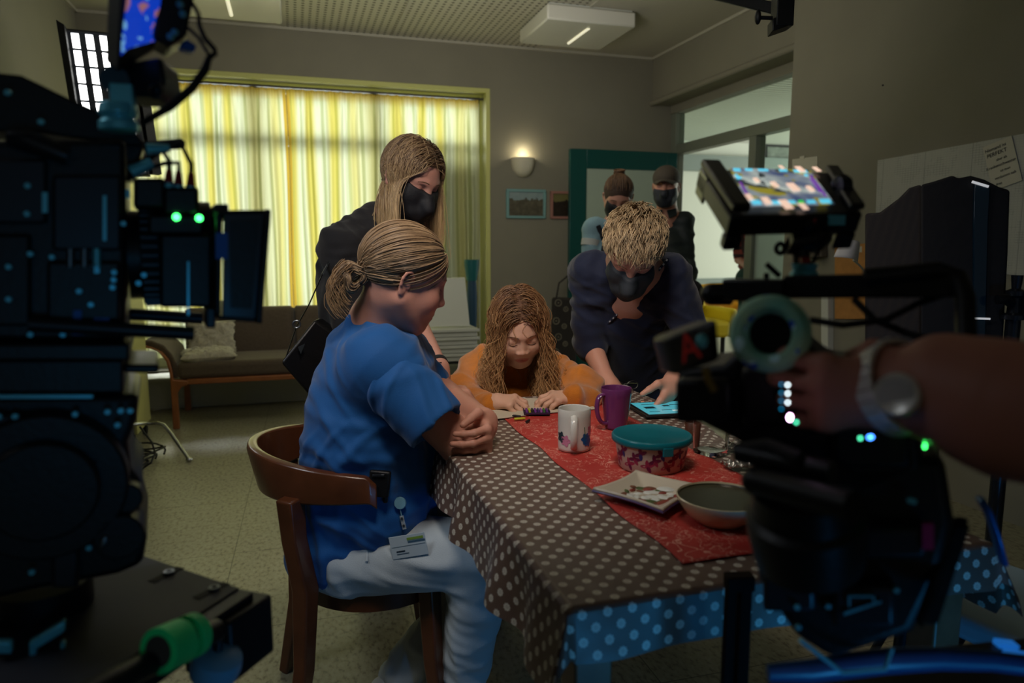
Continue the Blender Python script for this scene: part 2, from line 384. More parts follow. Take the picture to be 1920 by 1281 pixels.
# ------------------------------------------------------------------ curtains
cur_m = mat('striped_curtain', srgb(214, 208, 120), .9, attr='stripe_and_fold')
N, L, B = nodes(cur_m)
at_ = [n for n in N if n.type == 'ATTRIBUTE'][0]
tr = N.new('ShaderNodeBsdfTranslucent'); df = N.new('ShaderNodeBsdfDiffuse'); mxs = N.new('ShaderNodeMixShader'); mxs.inputs[0].default_value = .62
L.new(at_.outputs['Color'], tr.inputs[0]); L.new(at_.outputs['Color'], df.inputs[0]); L.new(df.outputs[0], mxs.inputs[1]); L.new(tr.outputs[0], mxs.inputs[2])
L.new(mxs.outputs[0], N['Material Output'].inputs['Surface'])
def curtain(x0, x1, seed, label):
    rs = random.Random(seed); nu, nv = int((x1-x0)*260), 26
    ph = [rs.uniform(0, 6.28) for _ in range(4)]; v = []; c = []
    yel, pale, gold = [np.array(srgb(*q)[:3]) for q in ((196, 186, 98), (206, 211, 182), (188, 158, 62))]
    for j in range(nv+1):
        z = 2.425-(2.425-.35)*j/nv; t = j/nv
        for i in range(nu+1):
            u = i/nu; x = x0+(x1-x0)*u
            a = .5+.5*t
            y = YB+.085+a*(.020*math.sin(x*62+ph[0]+1.2*math.sin(x*9+ph[1]))+.012*math.sin(x*105+ph[2]+t*.8)+.006*math.sin(x*31+ph[3]+3*t))
            if t < .06: y = YB+.085+.009*math.sin(x*150)
            v.append((x+.006*math.sin(7*t+x*20), y, z+(.010*abs(math.sin(x*42)) if j == 0 else 0)))
            s1 = math.sin(x*2*PI/.165+1.5*math.sin(x*3.3)+.8*math.sin(x*11)); k = min(1, max(0, .42+s1*(.55+.35*math.sin(x*7.7))))
            col = pale*(1-k)+yel*k
            if math.sin(x*2*PI/.089+1.7*math.sin(x*7)) > .78: col = col*np.array([.74, .77, .62])  # darker fold lines: fold shade put into the cloth colour
            if abs(x-(x1 if seed == 1 else x0)) < .022: col = gold
            if j == 0: col = gold
            c.append(col)
    f = [(j*(nu+1)+i, j*(nu+1)+i+1, (j+1)*(nu+1)+i+1, (j+1)*(nu+1)+i) for j in range(nv) for i in range(nu)]
    me = bpy.data.meshes.new('curtain'); me.from_pydata(v, [], f); me.materials.append(cur_m); setattrib(me, 'stripe_and_fold', c, 'FLOAT_COLOR')
    o = link('curtain', me, smooth='all'); tag(o, label, 'curtain', 'striped curtains of the wide window'); return o
XS = float(Py(545, 400, YB+.08)[0])
curtain(WX0+.01, XS-.002, 1, 'yellow and white striped curtain hanging behind the sofa, left half of the window')
curtain(XS+.002, 1.545, 2, 'yellow and white striped curtain ending beside the wall lamp, right half of the window')
b = MB(); b.b2((WX0, YB+.07, 2.437), (WX1, YB+.10, 2.452))
tag(b.obj('curtain_rail', mat('dark_rail', srgb(52, 50, 40), .5)), 'thin dark curtain rail along the top of the window recess', 'curtain rail')

# ------------------------------------------------------------------ ceiling lamps
acr_m = mat('acrylic_diffuser', srgb(206, 204, 192), .22, spec=.6)
streak_m = mat('reflected_streak', srgb(250, 246, 220), .4, emit=srgb(255, 248, 216), es=.55)  # glowing strip for the light streak reflected in the diffuser
def ceiling_light(x0, x1, y0, y1, streakx, label):
    t = thing('ceiling_light', ((x0+x1)/2, (y0+y1)/2, ZC), label, 'ceiling lamp', 'box lamps on the ceiling')
    b = MB(); b.b2((x0, y0, ZC-.115), (x1, y1, ZC-.012)); b.obj('diffuser', acr_m, t, bevel=.012)
    b = MB(); b.b2((x0+.02, y0+.02, ZC-.013), (x1-.02, y1-.02, ZC+.002)); b.obj('backplate', white_m, t)
    b = MB(); b.cyl((streakx, y0+.12, ZC-.1135), (streakx, y1-.12, ZC-.1135), .013, n=10); b.obj('reflected_streak', streak_m, t)
zb = ZC-.115
c1, c2, c3, c4 = Pz(1034, 36, zb), Pz(1187, 54, zb), Pz(1118, 99, zb), Pz(967, 81, zb)
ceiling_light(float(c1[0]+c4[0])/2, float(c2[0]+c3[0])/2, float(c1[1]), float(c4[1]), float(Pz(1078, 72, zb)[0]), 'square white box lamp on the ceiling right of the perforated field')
q = Pz(529, 46, zb)
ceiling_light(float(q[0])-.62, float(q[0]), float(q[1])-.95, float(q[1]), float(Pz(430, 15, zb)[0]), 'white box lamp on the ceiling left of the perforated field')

# ------------------------------------------------------------------ wall sconce
sx, sz = float(Py(980, 300, YB)[0]), float(Py(980, 297, YB)[2])
t = thing('wall_lamp', (sx, YB, sz-.08), 'half-bowl white plaster wall lamp glowing upward beside the window', 'wall lamp')
sw = .105; b = MB(); prof = [(0, -.16), (.035, -.155), (.065, -.135), (.088, -.10), (.101, -.05), (.105, 0), (.097, 0), (.09, -.05), (.07, -.11), (.03, -.14), (0, -.145)]
n = 24; v = []
for r, z in prof:
    for j in range(n+1):
        a = PI+PI*j/n; v.append((sx+r*math.cos(a), YB+r*1.0*math.sin(a), sz+z))
b.add(v, [(i*(n+1)+j, i*(n+1)+j+1, (i+1)*(n+1)+j+1, (i+1)*(n+1)+j) for i in range(len(prof)-1) for j in range(n)])
b.obj('lamp_bowl', mat('plaster_bowl', srgb(205, 198, 176), .6, bump=.002, bscale=40), t)
b = MB(); b.ell((sx, YB-.05, sz-.03), (.022, .022, .035)); b.obj('bulb', mat('warm_bulb', srgb(255, 240, 200), .5, emit=srgb(255, 226, 170), es=9), t)
pl = bpy.data.lights.new('sconce_light', 'POINT'); pl.energy = 1.3; pl.color = (1, .88, .62); pl.shadow_soft_size = .03
po = bpy.data.objects.new('sconce_light', pl); COL.objects.link(po); po.location = (sx, YB-.06, sz+.035)

# ------------------------------------------------------------------ pictures
def picture(px0, py0, px1, py1, framec, cols, label, seed):
    a, c = Py(px0, py0, YB-.02), Py(px1, py1, YB-.02); x0, x1, z0, z1 = a[0], c[0], c[2], a[2]
    t = thing('picture_frame', ((x0+x1)/2, YB, (z0+z1)/2), label, 'picture')
    b = MB(); w_ = .022
    for lo, hi in (((x0, z0), (x1, z0+w_)), ((x0, z1-w_), (x1, z1)), ((x0, z0+w_), (x0+w_, z1-w_)), ((x1-w_, z0+w_), (x1, z1-w_))):
        b.b2((lo[0], YB-.025, lo[1]), (hi[0], YB, hi[1]))
    b.obj('frame', mat('frame_'+str(seed), framec, .5), t, bevel=.003)
    m = mat('print_'+str(seed), cols[0], .4); X = NX(m); o = X.xyz()
    h = X('MULTIPLY_ADD', o[2], 1/(z1-z0), .5); nn = X.noise(26, 6); hh = X('ADD', h, X('MULTIPLY', nn, .35))
    k = X('GREATER_THAN', hh, .82); g = X.mix(nn, cols[1], cols[2]); X.color(X.mix(k, g, X.mix(X.noise(12), cols[0], cols[3])))
    b = MB(); b.b2((x0+w_, YB-.012, z0+w_), (x1-w_, YB-.002, z1-w_)); b.obj('print', m, t, smooth=False)
picture(950, 354, 1023, 410, srgb(120, 160, 158), [srgb(108, 134, 140), srgb(28, 34, 28), srgb(120, 112, 92), srgb(160, 172, 168)], 'landscape picture in a pale blue frame on the back wall', 1)
picture(1033, 358, 1092, 411, srgb(158, 112, 100), [srgb(130, 120, 70), srgb(16, 14, 12), srgb(60, 48, 36), srgb(90, 90, 60)], 'dark sunset picture in a pink frame, half covered by the green door', 2)

# ------------------------------------------------------------------ sofa
fab_m = mat('brown_wool', srgb(92, 80, 66), .95, bump=.0008, bscale=400, var=.12, vscale=60, sheen=.2)
oak_m = mat('teak', srgb(150, 92, 50), .4, var=.12, vscale=20)
SL, SR, SF, SB = -.765, .11, 5.13, 5.74
t = thing('sofa', ((SL+SR)/2, 5.4, 0), 'low brown fabric sofa with curved wooden frame under the window', 'sofa')
b = MB(); b.b2((SL-.01, SF+.0, .33), (SR+.01, SB-.12, .445)); b.obj('seat', fab_m, t, bevel=.035, seg=4)
def back(x0, x1):
    b = MB()
    def fn(u, v): # profile wraps
        a = u*2*PI; ca, sa = math.cos(a), math.sin(a)
        y = .055*np.sign(ca)*abs(ca)**.6; z = .20*np.sign(sa)*abs(sa)**.45
        x = x0+(x1-x0)*v; e = min(1, max(.0, min(v, 1-v)*18)); e = math.sqrt(1-(1-e)**2)
        return (x, SB-.06+y*e+(z+.2)*.22, .56+z*(.9+.1*e))
    b.sheet(fn, 40, 24); return b
xm = float(Py(553, 600, 5.75)[0])
back(SL-.02, xm).obj('backrest', fab_m, t, smooth='all'); back(xm, SR+.10).obj('backrest', fab_m, t, smooth='all')
for sgn, x in ((-1, SL), (1, SR)):
    # padded arm that rolls outward, on a curved wooden frame
    prof = [(0, .34), (-.005, .42), (-.03, .50), (-.08, .565), (-.15, .60), (-.20, .60), (-.21, .575), (-.17, .555), (-.11, .53), (-.065, .48), (-.045, .42), (-.04, .34)]
    b = MB(); poly = [(x-sgn*(-p) if False else x+sgn*(-p), SF+.02, z) for p, z in prof]
    b.prism(poly, (0, 0, 0), (0, SB-SF-.10, 0)); b.obj('armrest', fab_m, t, bevel=.012, seg=3)
    fr = [(-.215, .565), (-.15, .548), (-.10, .515), (-.065, .46), (-.05, .38), (-.048, .28), (-.05, .0), (-.01, .0), (-.01, .245), (.02, .285), (.06, .30), (.06, .325), (-.03, .335), (-.035, .40), (-.05, .47), (-.09, .525), (-.15, .558), (-.215, .58)]
    for yy in (SF-.015, SB-.06):
        b = MB(); b.prism([(x+sgn*(-p), yy, z) for p, z in fr], (0, 0, 0), (0, .045, 0)); b.obj('leg', oak_m, t, bevel=.006)
b = MB(); b.b2((SL+.05, SF-.012, .298), (SR-.05, SF+.03, .333)); b.obj('front_rail', oak_m, t, bevel=.005)
b = MB(); b.b2((SL+.05, SB-.06, .298), (SR-.05, SB-.02, .333)); b.obj('rear_rail', oak_m, t, bevel=.005)

fur_m = mat('shaggy_white', srgb(188, 182, 160), .95, bump=.006, bscale=70, sheen=.5, var=.12, vscale=40)
def cushion(c, w_, h_, t_, R, label, seed):
    rs = np.random.RandomState(seed); b = MB(); n = 26; v = []; R = np.asarray(R)
    for s_ in (1, -1):
        for j in range(n+1):
            for i in range(n+1):
                u, v2 = i/n*2-1, j/n*2-1
                k = max(0, (1-u**4)*(1-v2**4))**.5
                pin = 1-.10*(1-abs(u))*(abs(v2)**3)-.0; pin2 = 1-.10*(1-abs(v2))*(abs(u)**3)
                z = s_*t_/2*k+.004*math.sin(u*9+v2*7+seed)*k
                v.append((u*w_/2*pin2+.004*rs.randn(), v2*h_/2*pin+.004*rs.randn()*k, z+.004*rs.randn()*k))
    m = (n+1)**2; f = []
    for j in range(n):
        for i in range(n):
            a = j*(n+1)+i; f.append((a, a+1, a+n+2, a+n+1)); f.append((m+a, m+a+n+1, m+a+n+2, m+a+1))
    b.add(np.array(v) @ R.T+np.asarray(c), f)
    o = b.obj('cushion', fur_m, smooth='all'); tag(o, label, 'cushion'); return o
cu = Py(395, 648, 5.42); cushion((cu[0], 5.50, .565), .33, .26, .10, rotm(x=1.25, z=.12), 'shaggy off-white cushion propped against the back of the sofa', 1)
cu = Py(392, 674, 5.30); cushion((cu[0], 5.28, .475), .35, .26, .085, rotm(z=.15, x=.05), 'shaggy off-white cushion lying flat on the sofa seat', 2)

# ------------------------------------------------------------------ things right of the window
wb = mat('white_board', srgb(186, 188, 176), .5)
t = thing('white_board', Py(845, 690, 5.35)*np.array([1, 1, 0])+np.array([0, 0, .55]), 'white board leaning upright on the stacked white trays by the curtain', 'board')
a, c, d_, e_ = Py(806, 523, 5.50), Py(872, 521, 5.50), Py(881, 612, 5.36), Py(800, 614, 5.36)
b = MB(); b.prism([a, c, d_, e_], (0, 0, 0), (0, .02, .005)); b.obj('panel', wb, t, bevel=.004)
z0 = float(d_[2]); x0, x1 = float(e_[0])-.015, float(d_[0])+.04
for k in range(4):
    zt = z0-.004-k*.062
    b = MB(); b.b2((x0, 5.22, zt-.022), (x1, 5.62, zt)); b.b2((x0+.012, 5.235, zt-.058), (x1-.012, 5.6, zt-.024))
    o = b.obj('storage_tray', [wb], bevel=.003)
    tag(o, ['topmost white storage tray under the leaning white board', 'second white storage tray from the top, beside the curtain', 'third white storage tray from the top, beside the curtain', 'lowest white storage tray of the stack by the curtain'][k], 'tray', 'white trays stacked by the curtain')
ztb = z0-.004-4*.062
b = MB(); b.b2((x0+.02, 5.25, ztb-.02), (x1-.02, 5.58, ztb+.001))
for xx in (x0+.04, x1-.06):
    for yy in (5.27, 5.54): b.b2((xx, yy, 0), (xx+.025, yy+.025, ztb-.02))
tag(b.obj('low_stand', mat('black_steel', srgb(20, 21, 20), .5), bevel=.002), 'low black stand carrying the stack of white trays', 'stand')
tl = mat('teal_nylon', srgb(12, 84, 86), .5, bump=.004, bscale=18); bl = mat('blue_nylon', srgb(26, 60, 84), .6)
cc = Py(885, 560, 5.70); t = thing('umbrella', (cc[0], 5.70, 0), 'furled teal umbrella standing upright beside the window edge', 'umbrella')
b = MB(); b.lathe((cc[0], 5.70, 0), [(0, float(Py(885, 690, 5.7)[2])), (.018, .3), (.04, .62), (.045, .80), (.035, .98)], n=10); b.obj('lower_sleeve', bl, t)
zt = float(Py(885, 487, 5.7)[2]); b = MB(); b.lathe((cc[0], 5.70, 0), [(.02, .95), (.045, zt-.17), (.062, zt-.05), (.064, zt), (.03, zt-.02), (0, zt-.03)], n=9); b.obj('canopy', tl, t)
b = MB(); b.cyl((cc[0], 5.70, 0.0), (cc[0], 5.70, .32), .006); b.obj('tip', mat('steel_tip', srgb(120, 120, 120), .3, 1), t)
# tote bag hanging from the door handle
tm = mat('tote_canvas', srgb(44, 40, 36), .9); td = mat('tote_motif', srgb(120, 114, 98), .9)
a, c = Py(1038, 558, 5.76), Py(1082, 690, 5.76)
t = thing('tote_bag', ((a[0]+c[0])/2, 5.76, c[2]), 'dark tote bag with pale dandelion rings hanging at the green door', 'bag')
b = MB(); b.prism([(a[0], 5.75, a[2]), (c[0], 5.75, a[2]-.01), (c[0]-.01, 5.75, c[2]), (a[0]-.012, 5.75, c[2]+.01)], (0, 0, 0), (0, .07, 0)); b.obj('bag_body', tm, t, bevel=.02, seg=3)
b = MB(); b.tube([(a[0]+.03, 5.78, a[2]-.02), (a[0]+.06, 5.79, a[2]+.12), (dx0+.10, 5.80, 1.06), (dx0+.125, 5.80, 1.04), (c[0]-.03, 5.79, a[2]-.02)], .008, 6); b.obj('strap', tm, t)
rs = random.Random(4)
b = MB()
for i, (px, py) in enumerate([(1047, 568), (1061, 580), (1043, 602), (1058, 612), (1047, 632), (1060, 645), (1042, 660), (1056, 676)]):
    q = Py(px, py, 5.748); r = .028 if i % 2 == 0 else .02
    b.tube([q+np.array([r*math.cos(k*.5236), 0, r*math.sin(k*.5236)]) for k in range(12)], .0045, 5, closed=True); b.ell(q, (.008, .004, .008), n=8)
b.obj('printed_motif', td, t)

# ------------------------------------------------------------------ things left: trolley, stand, cables, lit panel
ym = mat('pale_yellow_lacquer', srgb(176, 172, 104), .5); chrome = mat('chrome', srgb(190, 192, 190), .18, 1); blk = mat('black_rubber', srgb(14, 14, 14), .6)
cs = Pz(270, 838, 0); X1, Y0 = float(cs[0])-.02, float(cs[1])-.05
t = thing('trolley', (X1-.2, Y0+.2, 0), 'pale yellow trolley on castors half hidden behind the camera', 'trolley')
for i, xx in enumerate((X1-.022, X1-.46)):
    b = MB(); b.b2((xx, Y0, .09), (xx+.022, Y0+.42, .92)); b.obj('side_panel', ym, t, bevel=.003)
for z in (.12, .48, .86):
    b = MB(); b.b2((X1-.44, Y0+.005, z), (X1-.022, Y0+.415, z+.02)); b.obj('shelf', ym, t, bevel=.002)
for xx in (X1-.03, X1-.42):
    for yy in (Y0+.04, Y0+.38):
        b = MB(); b.cyl((xx-.012, yy, .028), (xx+.012, yy, .028), .028, n=16); b.box((xx, yy, .07), (.014, .02, .05)); b.obj('castor', [blk], t)
b = MB(); b.tube([(X1-.4, Y0-.02, .8), (X1-.4, Y0-.05, .82), (X1-.06, Y0-.05, .82), (X1-.06, Y0-.02, .8), (X1-.06, Y0+.01, .79)], .008, 8); b.obj('push_handle', chrome, t)
f0 = Pz(355, 866, 0); d0 = float(np.dot(f0-CAM, Fv)); hub = P(215, 797, d0-.05)
t = thing('chrome_stand', (hub[0], hub[1], 0), 'chrome tube stand with bent legs on the floor left of the sofa', 'stand')
bend = P(308, 797, d0+.10)
b = MB(); b.tube([hub, P(275, 794, d0+.18), P(295, 793, d0+.12), bend, P(320, 812, d0+.08), f0+np.array([0, 0, .012])], .011, 10); b.ell(f0+np.array([0, 0, .014]), (.02, .02, .014), n=12); b.obj('leg', chrome, t)
for ang in (2.3, 3.9):
    ft = np.array([hub[0]+.42*math.cos(ang), hub[1]+.42*math.sin(ang), .012]); md = hub*.5+ft*.5; md[2] = hub[2]
    b = MB(); b.tube([hub, md, md*.7+ft*.3-np.array([0, 0, .03]), ft], .011, 10); b.ell(ft, (.02, .02, .012), n=12); b.obj('leg', chrome, t)
b = MB(); b.cyl(hub-np.array([0, 0, .03]), hub+np.array([0, 0, .9]), .016, n=12); b.obj('column', chrome, t)
rs = random.Random(3)
for k in range(3):
    g = Pz(262+8*k, 872-4*k, 0); pts = []
    for i in range(40):
        a = i/39*2*PI*1.7; r = .13+.02*k+.01*math.sin(3*a); pts.append((g[0]-.12+r*math.cos(a)*1.2, g[1]+r*.9*math.sin(a), .008+.012*k+.02*max(0, math.sin(a*1.3))*k))
    b = MB(); b.tube(pts, .0055, 6); tag(b.obj('cable', blk), ['black cable coiled flat on the floor under the trolley', 'black cable in the middle of the coil beside the chrome stand', 'black cable looping up highest beside the chrome stand'][k], 'cable', 'black cables on the floor')
b = MB(); b.tube([P(262, 800, 4.0), P(285, 830, 4.0), P(291, 850, 3.95), P(283, 868, 3.9), Pz(262, 884, 0)+np.array([0, 0, .006]), Pz(240, 892, 0)+np.array([0, 0, .006])], .0055, 6)
tag(b.obj('cable', blk), 'black cable hanging from the chrome stand down to the floor', 'cable')
b = MB(); b.tube([Pz(285, 772, 0)+np.array([0, 0, .005]), Pz(310, 766, 0)+np.array([0, 0, .005]), Pz(335, 764, 0)+np.array([0, 0, .005]), (float(Pz(350, 758, 0)[0]), 5.77, .05)], .005, 6); b.box((float(Pz(350, 758, 0)[0]), 5.765, .06), (.05, .03, .05))
tag(b.obj('power_cord', white_m), 'white power cord and plug on the floor behind the sofa leg', 'cord')

# lit panel with fabric grid
dP = 3.5
TL, TR, BR, BL = P(127, 60, dP), P(233, 70, dP+.08), P(272, 322, dP+.12), P(166, 318, dP+.04)
nrmP = nrm(np.cross(TR-TL, BL-TL)); nrmP = nrmP if nrmP @ (CAM-TL) > 0 else -nrmP
t = thing('film_light', ((BL+BR)/2)*np.array([1, 1, 0]), 'glowing film light panel with fabric grid behind the left camera', 'film light')
bi = lambda u, v: (TL*(1-u)+TR*u)*(1-v)+(BL*(1-u)+BR*u)*v
b = MB(); b.prism([bi(-.09, -.03), bi(1.06, -.03), bi(1.06, 1.02), bi(-.09, 1.02)], -nrmP*.006, -nrmP*.07); b.obj('housing', blk, t, bevel=.004)
led_m = mat('led_panel', (1, 1, 1, 1), .5, emit=(1, 1, .96, 1), es=6)
b = MB(); b.prism([bi(0, 0), bi(1, 0), bi(1, 1), bi(0, 1)], -nrmP*.006, nrmP*.0); b.obj('lit_face', led_m, t, smooth=False)
grd_m = mat('grid_fabric', srgb(70, 74, 84), .9)
b = MB(); 
for i in range(5): u = i*.25; b.prism([bi(u-.06*(i > 0), 0), bi(u+.055, 0), bi(u+.055, 1), bi(u-.06*(i > 0), 1)], nrmP*.004, nrmP*.008)
for j in range(9): v_ = j/8; b.prism([bi(0, v_-.006), bi(1, v_-.006), bi(1, v_+.006), bi(0, v_+.006)], nrmP*.001, nrmP*.012)
b.obj('fabric_grid', grd_m, t, smooth=False)
b = MB(); b.prism([bi(-.13, -.05), bi(0, -.02), bi(0, 1), bi(-.10, 1.03)], nrmP*.0, nrmP*.06); b.obj('side_flap', blk, t, bevel=.003)
b = MB(); q = P(150, 330, dP+.2); b.cyl((q[0], q[1]-.02, 0), (q[0], q[1]-.02, q[2]), .016, n=12); b.tube([q+np.array([0, -.02, 0]), bi(.5, .93)-nrmP*.09, bi(.5, .9)-nrmP*.06], .018, 10); b.beam(bi(1.16, .3)-nrmP*.06, bi(1.16, 1.0)-nrmP*.06, .05, .03)
for k in range(3):
    a = k*2.1+.4; b.tube([(q[0], q[1]-.02, .45), (q[0]-.05+.22*math.cos(a), q[1]-.02+.34*math.sin(a), .012)], .010, 8)
b.obj('light_stand', blk, t)

# ------------------------------------------------------------------ right wall papers
def wallquad(pts, th=.002, x=XW): # photo corners on the right wall
    return [Px(a, c, x-th) for a, c in pts]
pap = mat('planner_paper', srgb(176, 176, 166), .8); X = NX(pap); o = X.xyz()
def lines(co, per, w_): return X('LESS_THAN', X('FRACT', X('MULTIPLY', co, 1/per)), w_)
ly, lz, lbig = lines(o[1], .017, .10), lines(o[2], .011, .14), lines(o[1], .26, .012)
msk = X('GREATER_THAN', X.noise(9, 2), .52)
g = X('MULTIPLY', X('MAXIMUM', X('MULTIPLY', X('MAXIMUM', ly, lz), X('MULTIPLY_ADD', msk, .5, .22)), X('MULTIPLY', lbig, .8)), .7)
X.color(X.mix(g, srgb(178, 178, 168), srgb(96, 98, 98)))
q = wallquad([(1646, 301), (1921, 252), (1990, 238), (1990, 545), (1876, 515), (1640, 420)])
q = [Px(1646, 301, XW-.002), Px(1990, 238, XW-.002), Px(1990, 525, XW-.002), Px(1900, 516, XW-.002), Px(1640, 478, XW-.002)]
b = MB(); b.prism(q, (0, 0, 0), (-.002, 0, 0)); o_ = b.obj('wall_planner', pap, smooth=False); tag(o_, 'large white year planner sheet pinned on the right wall', 'wall planner')
npap = mat('note_paper', srgb(190, 186, 168), .8)
def textobj(s, size, mtl, M, parent, name='writing', align='LEFT', extrude=.0002):
    cu = bpy.data.curves.new('t', 'FONT'); cu.body = s; cu.size = size; cu.align_x = align; cu.extrude = extrude
    to = bpy.data.objects.new('t', cu); COL.objects.link(to); bpy.context.view_layer.update()
    dg = bpy.context.evaluated_depsgraph_get(); me = bpy.data.meshes.new_from_object(to.evaluated_get(dg)); bpy.data.objects.remove(to)
    me.materials.clear(); me.materials.append(mtl); me.transform(M)
    return link(name, me, parent, smooth=False)
q = [Px(1843, 277, XW-.008), Px(1897, 254, XW-.008), Px(1917, 338, XW-.008), Px(1862, 358, XW-.008)]
cN = sum(q)/4; t = thing('paper_note', cN, 'handwritten note about not being perfect, taped over the wall planner', 'note')
b = MB(); b.prism(q, (0, 0, 0), (-.0015, 0, 0)); b.obj('paper', npap, t, smooth=False)
ink = mat('black_ink', srgb(24, 24, 26), .6)
ex = nrm(q[1]-q[0]); ez = nrm(np.cross(ex, [1, 0, 0])); ez = ez if ez[2] > 0 else -ez
H = np.linalg.norm(q[3]-q[0]); W_ = np.linalg.norm(q[1]-q[0])
for k, (s, sz_, ox) in enumerate([('Niemand ist', .15, .06), ('PERFEKT', .18, .08), ('aber als', .12, .35), ('Krankenschwester', .135, -.05), ('ist man', .12, .38), ('verdammt nah', .125, .14), ('dran', .12, .12)]):
    pos = q[0]+ex*W_*(ox+k*.022)-ez*H*(.15+k*.128)+np.array([-.003, 0, 0])
    M = Matrix(((ex[0], ez[0], -1, pos[0]), (ex[1], ez[1], 0, pos[1]), (ex[2], ez[2], 0, pos[2]), (0, 0, 0, 1)))
    textobj(s, float(W_)*sz_*1.0, ink, M, t)
q = [Px(1471, 301, XW-.002), Px(1533, 293, XW-.002), Px(1533, 330, XW-.002), Px(1480, 345, XW-.002)]
b = MB(); b.prism([Px(1486, 299, XW-.002), q[1], q[2], Px(1486, 345, XW-.002)], (0, 0, 0), (-.002, 0, 0)); b.b2(Px(1500, 300, XW-.004), Px(1508, 292, XW-.007)); tag(b.obj('wall_notice', npap, smooth=False), 'small pale notice taped to the wall edge above the field monitor', 'notice')
om = mat('orange_card', srgb(176, 124, 64), .8, var=.1, vscale=20)
t = thing('pin_board', Px(1595, 520, XW), 'narrow orange pin board with small notes beside the black monitor hood', 'board')
b = MB(); b.prism([Px(1568, 462, XW-.001), Px(1640, 455, XW-.001), Px(1640, 600, XW-.001), Px(1568, 598, XW-.001)], (0, 0, 0), (-.012, 0, 0)); b.obj('board_panel', om, t, bevel=.002)
for i, (x_, y_, w2, h2) in enumerate([(1575, 470, 20, 14), (1600, 463, 16, 10), (1578, 500, 24, 20), (1606, 500, 12, 16), (1580, 560, 18, 16)]):
    b = MB(); b.prism([Px(x_, y_, XW-.0135), Px(x_+w2, y_-1, XW-.0135), Px(x_+w2, y_+h2, XW-.0135), Px(x_, y_+h2, XW-.0135)], (0, 0, 0), (-.001, 0, 0)); b.obj('pinned_note', [om, npap][i == 1], t, smooth=False)
# white paper lampshade of a small clip lamp
t = thing('clip_lamp', Px(1590, 470, XW-.1), 'small white paper shade lamp fixed in front of the orange board', 'lamp')
b = MB(); a, c, d_, e_ = P(1578, 449, 3.0), P(1612, 460, 3.05), P(1608, 493, 3.05), P(1563, 482, 2.98)
b.sheet(lambda u, v: (a*(1-u)+c*u)*(1-v)+(e_*(1-u)+d_*u)*v-Fv*.05*math.sin(PI*u), 12, 6); b.obj('lamp_shade', mat('paper_shade', srgb(206, 204, 204), .7), t, solid=.002, smooth='all')
b = MB(); b.tube([P(1600, 488, 3.05), P(1612, 498, 3.1), P(1618, 505, 3.2), Px(1630, 520, XW-.01)], .004, 6); b.obj('lamp_arm', white_m, t)
b = MB(); b.prism([Px(1550, 546, XW-.001), Px(1563, 545, XW-.001), Px(1563, 660, XW-.001), Px(1550, 662, XW-.001)], (0, 0, 0), (-.04, 0, 0)); tag(b.obj('white_folder', white_m, bevel=.002), 'narrow white folder fixed on the wall left of the orange board', 'folder')
ht = mat('hat_cloth', srgb(96, 88, 74), .9, bump=.004, bscale=30)
t = thing('wall_pouch', Px(1540, 465, XW), 'small grey-brown pouch hanging on the wall behind the monitor arm', 'pouch')
b = MB(); b.prism([Px(1524, 440, XW-.001), Px(1552, 437, XW-.001), Px(1553, 482, XW-.001), Px(1525, 486, XW-.001)], (0, 0, 0), (-.05, 0, 0)); b.obj('pouch_body', ht, t, bevel=.008)
b = MB(); b.tube([Px(1530, 440, XW-.06), Px(1530, 482, XW-.06)], .018, 8); b.obj('pouch_flap', ht, t)
b = MB(); b.cyl(Px(1655, 160, XW+.002), Px(1655, 160, XW-.006), .004, n=8); tag(b.obj('wall_nail', blk), 'single dark nail in the bare right wall', 'nail')

# ------------------------------------------------------------------ yellow chairs in the next room
yel = mat('yellow_upholstery', srgb(206, 180, 20), .8); yel2 = mat('orange_yellow_upholstery', srgb(216, 160, 24), .8)
def easy(c, m, label):
    t = thing('armchair', (c[0], c[1], 0), label, 'armchair', 'yellow armchairs beyond the partition')
    b = MB(); b.box((c[0], c[1], .36), (.62, .6, .18)); b.obj('seat', m, t, bevel=.05, seg=3)
    b = MB(); b.box((c[0], c[1]+.26, .56), (.62, .14, .42)); b.obj('backrest', m, t, bevel=.05, seg=3)
    for s_ in (-1, 1):
        b = MB(); b.box((c[0]+s_*.33, c[1], .42), (.1, .6, .30)); b.obj('armrest', m, t, bevel=.04, seg=3)
    for sx_ in (-1, 1):
        for sy_ in (-1, 1):
            b = MB(); b.cyl((c[0]+sx_*.26, c[1]+sy_*.22, 0), (c[0]+sx_*.26, c[1]+sy_*.22, .28), .018); b.obj('leg', blk, t)
c = P(1296, 590, 7.6); easy(c, yel, 'lemon yellow armchair beyond the doorway, left one'); c = P(1372, 588, 8.2); easy(c, yel2, 'warm yellow armchair beyond the doorway, right one')
b = MB(); b.prism([Px(1440, 275, 9.29), Px(1478, 272, 9.29), Px(1478, 320, 9.29), Px(1440, 322, 9.29)], (0, 0, 0), (-.03, 0, 0)); 
q = Py(1458, 295, 9.28); b = MB(); b.box((q[0], 9.27, q[2]), (.5, .04, .36)); b.box((q[0], 9.245, q[2]), (.42, .01, .28), m=1)
tag(b.obj('framed_photo', [blk, mat('grey_photo', srgb(110, 118, 108), .5, var=.4, vscale=9)], smooth=False), 'dark framed photo on the wall beyond the glass', 'picture')

